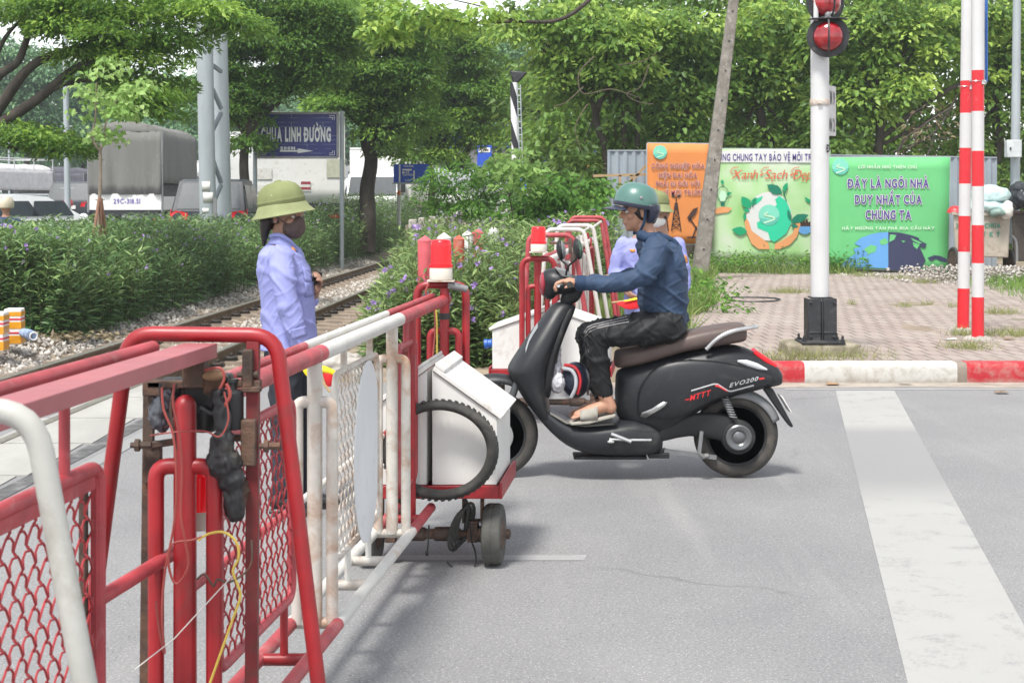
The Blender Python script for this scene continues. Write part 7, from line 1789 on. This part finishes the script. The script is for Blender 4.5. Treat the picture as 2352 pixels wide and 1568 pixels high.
# ================================================================ plants
BARK = M('dark_bark', (.055, .044, .036), .95, vs=8, var=.3, dirt=.3, dirtcol=(.10, .09, .075), bmp=.6, bs_=25, stretch=(1, 1, .35))
BARKL = M('pale_bark', (.26, .21, .16), .9, vs=9, var=.2, dirt=.3, dirtcol=(.15, .12, .09), bmp=.4, stretch=(1, 1, .5))
TWIG = M('twig', (.13, .10, .075), .9, vs=20)
LF_A = leafmat('feathery_leaf', (.046, .105, .030), (.120, .255, .045), (.38, .56, .095), .46)
LF_B = leafmat('broad_leaf', (.060, .125, .032), (.19, .345, .068), (.50, .65, .15), .46)
LF_S = leafmat('young_leaf', (.20, .36, .09), (.33, .52, .15), (.50, .64, .26), .45)
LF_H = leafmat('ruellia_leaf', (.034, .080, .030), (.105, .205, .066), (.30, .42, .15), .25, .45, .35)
LF_HB = leafmat('ruellia_leaf_lighter', (.055, .110, .034), (.140, .225, .072), (.31, .40, .15), .25, .5, .25)  # lighter, yellower green than the long hedge's leaves
LF_BU = leafmat('bush_leaf', (.045, .120, .028), (.125, .265, .050), (.24, .43, .085), .35, .6, .15)
LF_F = leafmat('far_leaf', (0.068, 0.158, 0.075), (0.143, 0.277, 0.128), (0.240, 0.405, 0.165), .25)  # bluish greens put part of the distance haze into the leaf colour
LF_D = leafmat('dry_leaf_tint', (0.110, 0.085, 0.050), (0.200, 0.155, 0.090), (0.300, 0.250, 0.150), .2)
GR_Y = leafmat('dry_grass', (0.130, 0.170, 0.045), (0.260, 0.300, 0.090), (0.440, 0.420, 0.200), .3); GR_W = leafmat('weed_green', (.07, .13, .03), (.17, .27, .065), (.36, .41, .14), .3); GR_G = leafmat('fresh_grass', (0.060, 0.140, 0.030), (0.140, 0.270, 0.050), (0.280, 0.420, 0.090), .3)
PET = leafmat('purple_petal', (0.300, 0.170, 0.520), (0.440, 0.290, 0.660), (0.620, 0.480, 0.800), .35)

def limb_tube(mb, pts, r0, r1, n=9):
    sp = spline(pts, 6); m = len(sp)
    sp = [p+V((noise.noise(p*1.1), noise.noise(p*1.1+V((5, 0, 0))), 0))*r0*.8 for p in sp]
    mb.tube(sp, [lerp(r0, r1, (i/(m-1))**.8) for i in range(m)], n)
def tree(name, label, Y, trunk, tr_r, blobs, limbs=(), lmat=None, leaf=.13, wr=.42, shape='diamond', per=110, dens=1.0, cr=(.38, .75), flat=.28, droop=.35, cup=.3, tint=(.15, .7), depth=1.0, group=None, bark=None, cat='tree', twigs=True, kind_low=True):
    """trunk and limbs in pixels at depth Y; the crown is many sprays of leaf-sized faces filling real volumes round the limb ends"""
    bark = bark or BARK; k = Y/F
    base = P(*trunk[0], Y) if trunk else P(*limbs[0][0][:2], Y); t = thing(name, label, cat, tuple(base), group); mb = MB()
    rng = np.random.default_rng(abs(hash(label)) % 100000 if False else sum(map(ord, label)))
    tp = [P(x, y, Y) for x, y in trunk]
    if tp and tp[0].z > .25: tp.insert(0, V((tp[0].x, Y, .1)))
    if tp: limb_tube(mb, tp, tr_r, tr_r*.6, 14)
    for l in limbs: limb_tube(mb, [P(*p[:2], Y+(p[2] if len(p) > 2 else 0)) for p in l[:-1]], l[-1][0], l[-1][1], 9)
    fork_ = tp[-1] if tp else P(*limbs[0][-2][:2], Y)
    cs, rs, ps, ts = [], [], [], []
    for b in blobs:
        x, y, rx, rz = b[:4]; d = b[4] if len(b) > 4 else 0; c = P(x, y, Y+d); RX, RZ = rx*k, rz*k; RY = max(RX*.9, .8)*depth
        low = lmat is LF_B and y > 225 and kind_low  # lower sprays: fewer, in darker tints that paint in the crown's shade
        n = max(4, int((.6 if low else 1)*dens*RX*RZ*5.2/(.5*(cr[0]+cr[1]))**2/1.1))
        if tp and twigs: limb_tube(mb, [fork_, (fork_+c)/2+V((0, 0, -RZ*.25)), c], tr_r*.36, tr_r*.10, 7)
        for _ in range(n):
            u = rng.normal(size=3); u /= np.linalg.norm(u); q = rng.uniform(.25, 1)**.5
            p = (c.x+u[0]*q*RX, c.y+u[1]*q*RY, c.z+u[2]*q*RZ)
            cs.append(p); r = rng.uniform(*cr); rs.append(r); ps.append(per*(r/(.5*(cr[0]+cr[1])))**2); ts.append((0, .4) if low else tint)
            if twigs and rng.random() < .55:
                e = V(p); mid = (c+e)/2+V((0, 0, -.1*r)); mb.tube([c*.6+e*.4, mid*.4+e*.6, e], [.018+tr_r*.03, .013, .005], 4)
    mb.build('trunk', bark, t, ang=80)
    lv = clump_leaves(cs, rs, ps, leaf, wr, shape, droop, flat, ts, cup, rng)
    leaf_mesh('crown', [(lv[0], lv[1], lv[2], lv[3], 0)], lmat or LF_A, t)
    return t
TG = 'roadside trees'
tree('tree', 'big spreading tree at the upper corner whose bare limbs reach over the grey truck', 24, [(-190, 560), (-170, 430), (-110, 350)], .26,
     [(40, 15, 120, 45), (160, 25, 120, 50), (250, 70, 120, 60), (290, 170, 70, 50), (345, 215, 55, 30), (350, 60, 95, 60), (345, 165, 50, 50), (355, 235, 30, 22), (480, 28, 70, 18), (545, 45, 30, 14), (300, -20, 240, 40), (70, 312, 85, 14), (150, 332, 42, 10), (10, 300, 50, 18)],
     [((-110, 350), (0, 250), (80, 152), (165, 112), (290, 70), (.13, .03)), ((-110, 350), (20, 275), (100, 217), (167, 160), (230, 125), (330, 95), (.12, .03)), ((-110, 350), (-10, 190), (50, 138), (77, 43), (90, -20), (.10, .03)), ((-110, 350), (-60, 260), (10, 100), (60, 40), (.08, .02)), ((100, 217), (160, 190), (250, 185), (330, 210), (400, 200), (.05, .015)), ((-110, 350), (-40, 320), (20, 335), (43, 343), (.05, .035)), ((167, 160), (260, 130), (380, 110), (480, 70), (.05, .012))],
     leaf=.11, per=260, cr=(.32, .6), dens=1.8, flat=.26, tint=(.1, .85), group=TG, twigs=False)
t = tree('sapling', 'slender young tree with bright heart-shaped leaves staked before the grey truck', 21.5, [(229, 500), (231, 420), (230, 345)], .033,
     [(200, 240, 32, 40), (215, 190, 26, 40), (250, 150, 28, 25), (255, 225, 30, 40), (290, 215, 34, 30), (320, 190, 30, 22), (235, 290, 34, 32), (270, 265, 40, 28), (260, 310, 24, 16), (190, 205, 20, 24), (295, 245, 30, 20)],
     [((230, 345), (212, 318), (220, 270), (222, 190), (.024, .010)), ((230, 345), (245, 315), (240, 300), (256, 250), (290, 200), (.02, .006)), ((222, 240), (205, 225), (195, 205), (.010, .004))],
     lmat=LF_S, leaf=.088, wr=.95, shape='heart', per=14, dens=.75, cr=(.12, .22), flat=.5, droop=.75, tint=(.2, .8), bark=BARKL, twigs=False, depth=.45)
for dx in (-14, 14, 3):
    mb = MB(); mb.tube([P(229+dx, 540, 21.4+dx*.01), P(230+dx*.15, 455, 21.45)], .022, 8); mb.build('stake', M('stake_wood', (.22, .11, .07), .8), t)
mb = MB(); mb.torus(P(230, 458, 21.5), (0, 0, 1), .05, .018, 14, 6); mb.build('tie', PAPER, t)
tree('tree', 'dark trunked tree just behind the twin grey mast with a dense crown', 37, [(563, 500), (562, 400), (565, 320), (585, 280)], .15,
     [(520, 250, 70, 38), (590, 205, 70, 38), (700, 175, 70, 30), (640, 130, 120, 60), (740, 130, 70, 55), (560, 60, 120, 60), (690, 40, 110, 60), (620, 0, 150, 40), (700, 90, 100, 50), (520, 150, 70, 50), (445, 215, 35, 36), (780, 60, 50, 45), (566, 318, 12, 16)],
     [((585, 280), (600, 250), (640, 190), (700, 130), (.10, .03)), ((565, 320), (545, 285), (500, 240), (440, 215), (.08, .02)), ((565, 310), (570, 240), (560, 150), (550, 60), (.09, .02))], leaf=.135, per=220, cr=(.36, .66), tint=(.08, .6), group=TG, dens=1.9)
tree('tree', 'thick forked dark trunk tree between the place sign and the small lane sign', 43, [(838, 470), (842, 380), (846, 300)], .27,
     [(755, 205, 60, 30), (820, 235, 80, 40), (880, 290, 55, 28), (900, 220, 80, 45), (860, 150, 110, 55), (780, 170, 80, 50), (950, 150, 80, 60), (880, 80, 100, 45), (790, 90, 80, 45), (840, 20, 140, 40), (950, 60, 110, 45), (740, 20, 80, 40), (960, 270, 45, 30), (890, 340, 28, 14)],
     [((846, 300), (835, 240), (800, 170), (760, 120), (.16, .04)), ((842, 345), (868, 290), (900, 230), (940, 170), (.16, .04)), ((846, 300), (850, 220), (870, 140), (.12, .03))], leaf=.15, per=210, cr=(.42, .76), tint=(.12, .75), group=TG, dens=1.9)
tree('tree', 'leaning many stemmed tree above the small lane sign with low sweeping branches', 52, [(995, 480), (990, 420), (985, 370)], .16,
     [(985, 275, 70, 40), (1050, 305, 60, 28), (1030, 230, 80, 45), (1090, 215, 70, 50), (1120, 275, 55, 38), (1000, 160, 80, 45), (1080, 130, 80, 50), (1120, 170, 40, 40), (1010, 90, 110, 45), (1100, 60, 100, 40), (930, 330, 45, 18), (975, 345, 45, 18), (1020, 350, 35, 16)],
     [((985, 370), (985, 330), (1000, 280), (1010, 230), (.12, .04)), ((1075, 400), (1058, 370), (1010, 330), (960, 290), (.10, .04)), ((1040, 395), (1070, 350), (1095, 310), (1120, 260), (.15, .05)), ((1035, 395), (1020, 350), (1020, 320), (.08, .04))], leaf=.17, per=190, cr=(.46, .8), tint=(.2, .8), group=TG, dens=1.9)
tree('tree', 'rounded tree seen just past the black and white signal post', 66, [(1232, 450), (1235, 400), (1225, 350)], .2,
     [(1220, 250, 60, 38), (1275, 225, 60, 40), (1250, 310, 60, 30), (1310, 300, 50, 35), (1205, 310, 40, 30), (1240, 180, 70, 40), (1170, 225, 40, 40), (1330, 345, 40, 22), (1200, 365, 36, 14)],
     [((1225, 350), (1260, 310), (1300, 270), (.16, .06)), ((1225, 350), (1200, 310), (1190, 260), (.14, .05))], leaf=.25, per=120, cr=(.6, 1.0), tint=(.25, .85), group=TG, dens=2)
tree('tree', 'dim tree farther off between the signal post and the broad-leaved trees', 84, [(1320, 440), (1318, 380)], .25,
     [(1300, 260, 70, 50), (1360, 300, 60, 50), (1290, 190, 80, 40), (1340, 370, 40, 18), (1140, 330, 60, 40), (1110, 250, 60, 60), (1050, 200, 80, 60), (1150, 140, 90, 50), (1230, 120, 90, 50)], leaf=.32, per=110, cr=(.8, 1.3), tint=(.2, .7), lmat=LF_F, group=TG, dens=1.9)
for i, (lab, Yd, bl, tk_) in enumerate((
    ('hazy rounded tree far behind the white cargo truck', 92, [(30, 210, 70, 45), (20, 130, 90, 60), (110, 170, 70, 50), (90, 240, 60, 45), (50, 300, 80, 45), (120, 310, 60, 50), (0, 260, 60, 60)], [(60, 450), (62, 370)]),
    ('hazy layered tree far behind the thin lamp post', 98, [(200, 165, 80, 50), (180, 230, 70, 50), (230, 280, 60, 50), (170, 330, 70, 40), (260, 340, 60, 40)], [(190, 450), (192, 380)]),
    ('hazy pale green tree far above the grey truck canopy', 90, [(330, 290, 70, 32), (400, 310, 60, 35), (450, 290, 60, 50), (300, 330, 50, 30), (420, 370, 60, 30)], [(370, 450), (372, 380)]),
    ('hazy blue green tree far behind the blue place sign', 118, [(620, 310, 70, 60), (720, 290, 80, 70), (800, 320, 60, 50), (560, 260, 80, 60), (860, 350, 60, 40), (680, 380, 70, 40)], [(700, 450), (702, 390)]),
    ('hazy blue green tree far beyond the long grey truck', 125, [(930, 330, 70, 60), (1010, 300, 80, 60), (960, 250, 80, 60), (880, 290, 60, 60)], [(950, 450), (952, 400)]))):
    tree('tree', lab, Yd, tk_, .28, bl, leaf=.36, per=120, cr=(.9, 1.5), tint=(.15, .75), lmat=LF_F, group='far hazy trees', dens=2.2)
# broad-leaved trees behind the banners
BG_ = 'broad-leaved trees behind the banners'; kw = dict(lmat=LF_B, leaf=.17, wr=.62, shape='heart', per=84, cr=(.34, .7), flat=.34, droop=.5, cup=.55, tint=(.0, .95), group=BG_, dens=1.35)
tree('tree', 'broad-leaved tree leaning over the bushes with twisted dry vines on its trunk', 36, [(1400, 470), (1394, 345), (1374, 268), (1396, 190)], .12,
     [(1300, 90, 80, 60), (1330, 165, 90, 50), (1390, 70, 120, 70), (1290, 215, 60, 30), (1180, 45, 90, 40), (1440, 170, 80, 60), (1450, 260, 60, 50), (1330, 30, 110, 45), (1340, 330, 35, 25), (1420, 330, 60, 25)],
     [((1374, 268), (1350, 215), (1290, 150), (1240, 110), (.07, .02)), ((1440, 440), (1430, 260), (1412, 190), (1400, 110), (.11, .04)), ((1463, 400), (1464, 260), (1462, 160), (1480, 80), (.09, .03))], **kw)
tree('tree_branch', 'low hanging branch of broad bright leaves crossing the top of the picture', 23, [], .05,
     [(880, 20, 48, 34), (950, 30, 60, 30), (1030, 20, 70, 26), (1100, 35, 60, 20), (1160, 20, 50, 22), (860, 70, 22, 22), (900, 85, 22, 18)],
     [((1420, -60), (1300, 40), (1180, 50), (1060, 50), (930, 28), (.04, .012)), ((1180, 50), (1120, 20), (1040, 0), (.02, .008))], **{**kw, 'leaf': .13, 'cr': (.18, .32), 'per': 26, 'tint': (.35, .95), 'depth': .5, 'cat': 'branch', 'group': None, 'twigs': False})
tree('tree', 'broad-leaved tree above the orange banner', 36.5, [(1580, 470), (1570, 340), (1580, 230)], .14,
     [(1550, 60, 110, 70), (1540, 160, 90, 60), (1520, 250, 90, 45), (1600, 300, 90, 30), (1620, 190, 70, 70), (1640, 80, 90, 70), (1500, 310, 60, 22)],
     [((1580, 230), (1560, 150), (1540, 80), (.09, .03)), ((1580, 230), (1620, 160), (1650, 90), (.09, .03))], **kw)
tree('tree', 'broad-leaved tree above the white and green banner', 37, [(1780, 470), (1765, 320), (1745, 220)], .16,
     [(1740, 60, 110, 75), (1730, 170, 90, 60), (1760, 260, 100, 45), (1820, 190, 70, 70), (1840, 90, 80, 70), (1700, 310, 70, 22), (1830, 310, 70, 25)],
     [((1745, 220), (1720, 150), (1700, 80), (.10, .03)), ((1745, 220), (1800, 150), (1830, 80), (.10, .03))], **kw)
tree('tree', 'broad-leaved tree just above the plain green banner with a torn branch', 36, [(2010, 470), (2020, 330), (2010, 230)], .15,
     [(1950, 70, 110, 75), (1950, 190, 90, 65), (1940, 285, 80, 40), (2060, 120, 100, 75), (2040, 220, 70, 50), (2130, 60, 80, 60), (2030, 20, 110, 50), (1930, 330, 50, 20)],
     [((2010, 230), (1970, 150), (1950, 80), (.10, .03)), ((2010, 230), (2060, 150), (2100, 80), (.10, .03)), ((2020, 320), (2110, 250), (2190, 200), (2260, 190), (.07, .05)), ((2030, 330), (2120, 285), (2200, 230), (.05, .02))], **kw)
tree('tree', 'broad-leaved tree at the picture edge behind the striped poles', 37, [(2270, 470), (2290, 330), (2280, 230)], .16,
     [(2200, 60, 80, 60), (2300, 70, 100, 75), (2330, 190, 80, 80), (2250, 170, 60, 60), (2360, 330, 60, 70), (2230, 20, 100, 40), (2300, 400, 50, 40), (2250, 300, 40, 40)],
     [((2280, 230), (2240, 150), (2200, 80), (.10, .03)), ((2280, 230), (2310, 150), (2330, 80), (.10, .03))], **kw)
tree('dead_branch', 'heap of withered brown branches hanging between the green banner and the striped poles', 34.5, [(2060, 360), (2120, 290), (2190, 245)], .03,
     [(2110, 300, 60, 30), (2160, 270, 40, 36)], [((2080, 345), (2150, 300), (2200, 215), (.03, .012)), ((2050, 350), (2100, 330), (2210, 310), (.02, .008)), ((2070, 330), (2090, 270), (2130, 240), (.02, .006)), ((2130, 360), (2150, 300), (2160, 230), (.02, .006))],
     **{**kw, 'lmat': LF_D, 'per': 18, 'tint': (0, .8), 'group': None, 'cat': 'branch', 'leaf': .14, 'wr': .4, 'dens': .8})
# vines on the leaning tree
vn = thing('dry_vine', 'twisted dry vine hanging in the gap left of the broad-leaved trees'.replace('left of', 'beside'), 'vine', tuple(P(1340, 330, 35)))
mb = MB()
for pts in ([(1365, 130), (1330, 170), (1340, 215), (1400, 205), (1440, 215), (1470, 225)], [(1490, 150), (1470, 200), (1440, 215), (1460, 232), (1500, 240)], [(1340, 200), (1300, 235), (1270, 245)], [(1350, 240), (1330, 270), (1322, 300), (1335, 345)], [(1420, 150), (1480, 140), (1510, 120)]):
    limb_tube(mb, [P(x, y, 34.8) for x, y in pts], .018, .008, 6)
mb.build('stem', TWIG, vn)
# far wood closing the horizon
n = 900; rng = np.random.default_rng(5)
cs = np.stack([rng.uniform(-80, 40, n), rng.uniform(150, 175, n), rng.uniform(1, 15, n)], 1)
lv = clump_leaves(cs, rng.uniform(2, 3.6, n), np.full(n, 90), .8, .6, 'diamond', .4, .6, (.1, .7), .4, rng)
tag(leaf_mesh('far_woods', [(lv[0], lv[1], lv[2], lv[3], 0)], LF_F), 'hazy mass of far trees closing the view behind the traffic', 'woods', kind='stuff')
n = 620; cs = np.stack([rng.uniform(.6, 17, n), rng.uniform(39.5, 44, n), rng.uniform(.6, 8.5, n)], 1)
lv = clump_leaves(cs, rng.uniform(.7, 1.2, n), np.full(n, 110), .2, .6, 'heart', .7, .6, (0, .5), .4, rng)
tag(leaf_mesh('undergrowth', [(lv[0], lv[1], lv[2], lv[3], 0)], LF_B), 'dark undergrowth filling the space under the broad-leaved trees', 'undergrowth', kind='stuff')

# ---- bushes
tree('bush', 'fine-leaved green bush between the two flower hedges', 27.5, [(1080, 560), (1082, 500)], .03, [(1020, 435, 55, 38), (1090, 400, 55, 38), (1150, 415, 50, 38), (1060, 475, 70, 25), (1120, 465, 60, 28), (990, 470, 36, 22), (1010, 400, 30, 20)],
     [((1082, 500), (1050, 450), (1020, 420), (.02, .006)), ((1082, 500), (1110, 440), (1130, 400), (.02, .006))], lmat=LF_BU, leaf=.085, wr=.4, per=90, cr=(.2, .36), flat=.3, droop=.3, tint=(.15, .75), cat='bush', dens=1.4, depth=.8)
tree('bush', 'taller broad-leaved bush beside the corrugated fence', 25, [(1280, 580), (1282, 510)], .03, [(1240, 430, 50, 45), (1310, 430, 55, 42), (1290, 485, 70, 40), (1360, 470, 45, 42), (1200, 470, 45, 40), (1380, 430, 30, 24), (1340, 520, 60, 34), (1230, 520, 50, 34)],
     [((1282, 510), (1240, 440), (1225, 390), (.02, .006)), ((1282, 510), (1320, 440), (1340, 400), (.02, .006))], lmat=LF_BU, leaf=.12, wr=.6, shape='heart', per=40, cr=(.2, .36), flat=.5, droop=.6, tint=(.1, .8), cat='bush', dens=1.4, depth=.8)
tree('bush', 'pale leafy shoots rising above the bushes in front of the signal post', 24, [(1180, 520), (1170, 450)], .014, [(1130, 365, 22, 20), (1165, 385, 26, 22), (1195, 360, 24, 22), (1220, 385, 22, 20), (1150, 410, 28, 20), (1210, 420, 24, 22)],
     [((1170, 450), (1150, 400), (1128, 350), (.009, .003)), ((1170, 450), (1185, 400), (1195, 345), (.009, .003)), ((1170, 450), (1205, 410), (1222, 370), (.009, .003))], lmat=LF_S, leaf=.12, wr=.7, shape='heart', per=16, cr=(.12, .2), flat=.6, droop=.4, tint=(.0, .6), cat='bush', depth=.5, dens=.9, twigs=False)

# ---- flowering hedges (ruellia): upright stems with narrow leaves, nobody could count them
def hedge(name, label, pts, hts, lean, mat_, per=(20, 30), L=.15, low=0.0, tint=(.15, .75), fl=0.0, fsize=.05, seed=3):
    rng = np.random.default_rng(seed); Ps, Ds, Ls, Ts, st, fp = [], [], [], [], MB(), []
    for (x, y, z), h, lo in zip(pts, hts, low if hasattr(low, '__len__') else [low]*len(pts)):
        n = rng.integers(*per); a0 = rng.uniform(0, 6.28); l = V((rng.normal(0, .10), rng.normal(0, .10), 0))+V(lean)
        ct = rng.uniform(*tint)
        for i in range(n):
            t = lo+(1-lo)*(i+rng.random())/n; a = a0+i*2.4; up = .05+.62*t+rng.normal(0, .2)
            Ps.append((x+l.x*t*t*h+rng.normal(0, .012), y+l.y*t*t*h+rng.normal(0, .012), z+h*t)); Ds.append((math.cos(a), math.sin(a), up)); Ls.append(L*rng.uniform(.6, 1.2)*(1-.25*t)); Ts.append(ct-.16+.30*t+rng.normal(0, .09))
        if rng.random() < .5: st.tube([V((x, y, z)), V((x+l.x*.3*h, y+l.y*.3*h, z+h*.55)), V((x+l.x*h, y+l.y*h, z+h*.97))], [.006, .005, .002], 4)
        if rng.random() < fl: fp.append((x+l.x*h+rng.normal(0, .04), y+l.y*h+rng.normal(0, .04), z+h*rng.uniform(.88, 1.06)))
    lv = leaf_verts(np.array(Ps), np.array(Ds), np.array(Ls), .165, 'lance', np.array(Ts), rng=rng)
    o = tag(leaf_mesh(name, [(lv[0], lv[1], lv[2], lv[3], 0)], mat_), label, 'hedge', kind='stuff')
    so_ = tag(st.build(name+'_stems', M('green_stem', (.08, .085, .035), .8), None), kind='stuff')
    return fp
def flowers(name, label, pts, size, seed=1):
    rng = np.random.default_rng(seed); Ps, Ds, Ls, Ts = [], [], [], []
    for p in pts:
        nrm = V((rng.normal(0, .6), -1+rng.normal(0, .5), .7+rng.normal(0, .4))).normalized(); u, v = frame_of(nrm); ct = rng.uniform(.2, .9); s = size*rng.uniform(.75, 1.2)
        for i in range(5):
            a = 2*math.pi*i/5; d = (u*math.cos(a)+v*math.sin(a))+nrm*.35; Ps.append(p); Ds.append(tuple(d)); Ls.append(s*.55); Ts.append(ct+rng.normal(0, .08))
    lv = leaf_verts(np.array(Ps), np.array(Ds), np.array(Ls), 1.0, 'heart', np.array(Ts), rng=rng)
    tag(leaf_mesh(name, [(lv[0], lv[1], lv[2], lv[3], 0)], PET), label, 'flowers', kind='stuff')
rng = np.random.default_rng(21)
def hA(x, Y): return lerp(1.24, 1.78, sstep(650, 800, CX+x*F/Y))-max(ground_z(x, Y), -.05)
pa, ha, la = [], [], []
for _ in range(6600):
    Y = 18.2+44*rng.random()**1.8; xf = -5.22+.046*(Y-19.5)
    back = abs(rng.normal(0, 1.4)) if rng.random() < .6 else rng.uniform(0, 5)
    x = xf-back
    if Y < 19.4 and x > -5.2: continue
    pa.append((x, Y, max(ground_z(x, Y), -.05))); ha.append(hA(x, Y)*rng.uniform(.74, 1.04)*(.62+.38*sstep(0, .55, back+max(0, (19.2-Y)*-.0)))); la.append(0 if back < 1.3 or Y < 20.5 else .45)
for _ in range(1100):      # the hedge's end towards the road
    Y = 18.05+abs(rng.normal(0, .7)); x = rng.uniform(-9.5, -5.35); pa.append((x, Y, ground_z(x, Y))); ha.append(hA(x, Y)*rng.uniform(.74, 1.06)*(.6+.4*sstep(18.05, 18.7, Y))); la.append(0)
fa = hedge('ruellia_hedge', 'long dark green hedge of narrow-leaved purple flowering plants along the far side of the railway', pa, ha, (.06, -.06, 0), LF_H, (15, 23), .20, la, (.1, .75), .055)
flowers('hedge_flowers', 'small purple flowers scattered over the long hedge', fa, .06)
pb2, hb2, lb2 = [], [], []
for _ in range(3000):
    Y = 14.35+17*rng.random()**1.5; x0 = -1.38-.05*(Y-14.5)-.12*sstep(22, 30, Y); x1 = .02+.06*(Y-14.35)+1.0*sstep(17, 22, Y); x = rng.uniform(x0, x1)
    e = min(x-x0, Y-14.3)
    pb2.append((x, Y, max(ground_z(x, Y), -.02))); hb2.append((1.0+.18*sstep(15, 18, Y))*rng.uniform(.7, 1.1)*(.5+.5*sstep(-.05, .5, e))); lb2.append(0 if e < 1.2 else .35)
fb = hedge('ruellia_hedge', 'lighter green hedge of narrow-leaved plants with many purple flowers around the bollards', pb2, hb2, (0, -.10, 0), LF_HB, (15, 22), .185, lb2, (.15, .8), .11, seed=8)
flowers('hedge_flowers', 'larger purple flowers over the lighter green hedge by the gate', fb, .075, 4)

# ---- grass
def grass(name, label, pts, L, m, tint=(.1, .9), seed=1, spread=.45):
    rng = np.random.default_rng(seed); pts = np.array(pts); n = len(pts); d = rng.normal(0, spread, (n, 3)); d[:, 2] = 1
    lv = leaf_verts(pts, d, L*rng.uniform(.5, 1.3, n), .05, 'blade', rng.uniform(*tint, n), .1, rng)
    tag(leaf_mesh(name, [(lv[0], lv[1], lv[2], lv[3], 0)], m), label, 'grass', kind='stuff')
def scatter(n, x0, x1, y0, y1, f=None, z=None, seed=1):
    rng = np.random.default_rng(seed); out = []
    while len(out) < n:
        x, y = rng.uniform(x0, x1), rng.uniform(y0, y1)
        if f is not None and rng.random() > f(x, y): continue
        out.append((x, y, (z if z is not None else ground_z(x, y))))
    return out
def edge_left(y): return 2.0+.95*sstep(17, 22, y)+.9*sstep(22, 31, y)
grass('weeds', 'yellowish weeds and grass along the edge of the paving under the leaning pole', scatter(13000, .9, 4.6, 16.5, 31, lambda x, y: (1 if edge_left(y)-1.3 < x < edge_left(y)+.3*noise.noise(V((y*.9, x, 0))) else 0)*max(.15, min(1, .6+1.2*noise.noise(V((x*1.7, y*1.1, 4))))), .15, 3), .27, GR_W, seed=5)
grass('weeds', 'green weeds at the foot of the white and green banner', scatter(4200, 2.6, 6.6, 28.6, 30.6, lambda x, y: sstep(28.6, 30.3, y+.9*noise.noise(V((x*1.4, 3, 0))))*max(.1, min(1, .5+1.5*noise.noise(V((x*1.9, y*.7, 9))))), .16, 4), .22, GR_W, (0, .9), seed=6)
grass('weeds', 'thin grass in front of the plain green banner', scatter(1600, 6.4, 9, 29.7, 30.8, None, .16, 6), .26, GR_Y, seed=7)
grass('grass', 'fresh grass on the verge at the picture edge beyond the striped poles', scatter(9000, 7.0, 12, 21, 27.5, lambda x, y: sstep(6.9, 7.9, x-(y-21)*.12+.5*noise.noise(V((x, y, 2)))), .17, 8), .20, GR_G, (.15, .95), seed=9)
tf = []
for (px, py, r, n) in ((2212, 770, .16, 160), (2222, 800, .22, 240), (2300, 720, .25, 260), (2325, 770, .35, 420), (2190, 705, .1, 60), (1810, 672, .35, 420), (1900, 818, .55, 500), (2075, 705, .12, 60), (2130, 700, .1, 50), (1960, 700, .08, 40), (2130, 650, .25, 200), (2060, 640, .3, 200), (1980, 634, .3, 240), (1705, 826, .5, 200), (1830, 830, .35, 160), (2170, 640, .2, 150)):
    c = G(px, py, Z0); rg2 = np.random.default_rng(px)
    for _ in range(n): tf.append((c.x+rg2.normal(0, r*.5), max(c.y+rg2.normal(0, r*.5), 13.5), Z0))
grass('grass_tufts', 'small grass tufts growing between the pavers', tf, .11, GR_Y, (.1, .9), 12, .7)
wd = []
cs = np.array([(rng.uniform(1.3, 2.9), rng.uniform(19, 30), rng.uniform(.2, .5)) for _ in range(110)]+[(rng.uniform(3.4, 6.8), rng.uniform(29.4, 30.4), rng.uniform(.18, .45)) for _ in range(80)])
lv = clump_leaves(cs, np.full(len(cs), .2), np.full(len(cs), 42), .08, .5, 'diamond', .2, 1.0, (.2, .9), .2, rng)
tag(leaf_mesh('weeds', [(lv[0], lv[1], lv[2], lv[3], 0)], LF_BU), 'leafy weeds mixed into the grass around the banners', 'weeds', kind='stuff')
# gravel heap by the rubbish carts and grit in front of the green banner
pt = np.array([(8.3+rng.normal(0, .7), 26.5+rng.normal(0, .5), .17+max(0, .25-.2*abs(rng.normal(0, 1)))) for _ in range(1800)]+[(rng.uniform(6.2, 9.5), rng.uniform(28.4, 30.9), .165) for _ in range(1200)])
tag(stones('gravel_heap', pt, RNG.uniform(.015, .045, len(pt)), M_STN), 'low heap of grey gravel before the rubbish carts', 'gravel')
rb = thing('concrete_block', 'grey broken concrete blocks at the end of the sleepers behind the near gate', 'block', tuple(G(800, 850)))
mb = MB()
for x, y, s in ((770, 845, .16), (795, 838, .13), (815, 848, .12)): p = G(x, y+12); mb.ell(p+V((0, 0, s*.4)), (s*1.3, s, s*.7))
skin(mb, 'rubble', M_CONC, rb, .02, 1, folds(.05, 8, 8, 8))
# leaf litter and soil near the hedge end
pt = np.array([(rng.normal(-4.9, .5), rng.normal(17.6, .4), .03) for _ in range(260)])
lv = leaf_verts(pt, rng.normal(size=(260, 3))*np.array([1, 1, .15]), rng.uniform(.05, .11, 260), .4, 'diamond', rng.uniform(0, 1, 260), rng=rng)
tag(leaf_mesh('leaf_litter', [(lv[0], lv[1], lv[2], lv[3], 0)], LF_D), 'brown leaf litter on the soil by the hedge end', 'litter', kind='stuff')
# ================================================================ haze
hb = MB(); hb.box((-10, 95, 19), (320, 230, 44)); m = bpy.data.materials.new('haze'); m.use_nodes = True; nt = m.node_tree
nt.nodes.remove(nt.nodes['Principled BSDF']); pv = nt.nodes.new('ShaderNodeVolumePrincipled')
pv.inputs['Color'].default_value = (.86, .93, 1, 1); pv.inputs['Density'].default_value = .0007; pv.inputs['Anisotropy'].default_value = .3
nt.links.new(pv.outputs[0], nt.nodes['Material Output'].inputs['Volume'])
tag(hb.build('haze', m, None, ang=0), 'thin haze over the far road', 'haze', kind='stuff')
cy.volume_bounces = 1
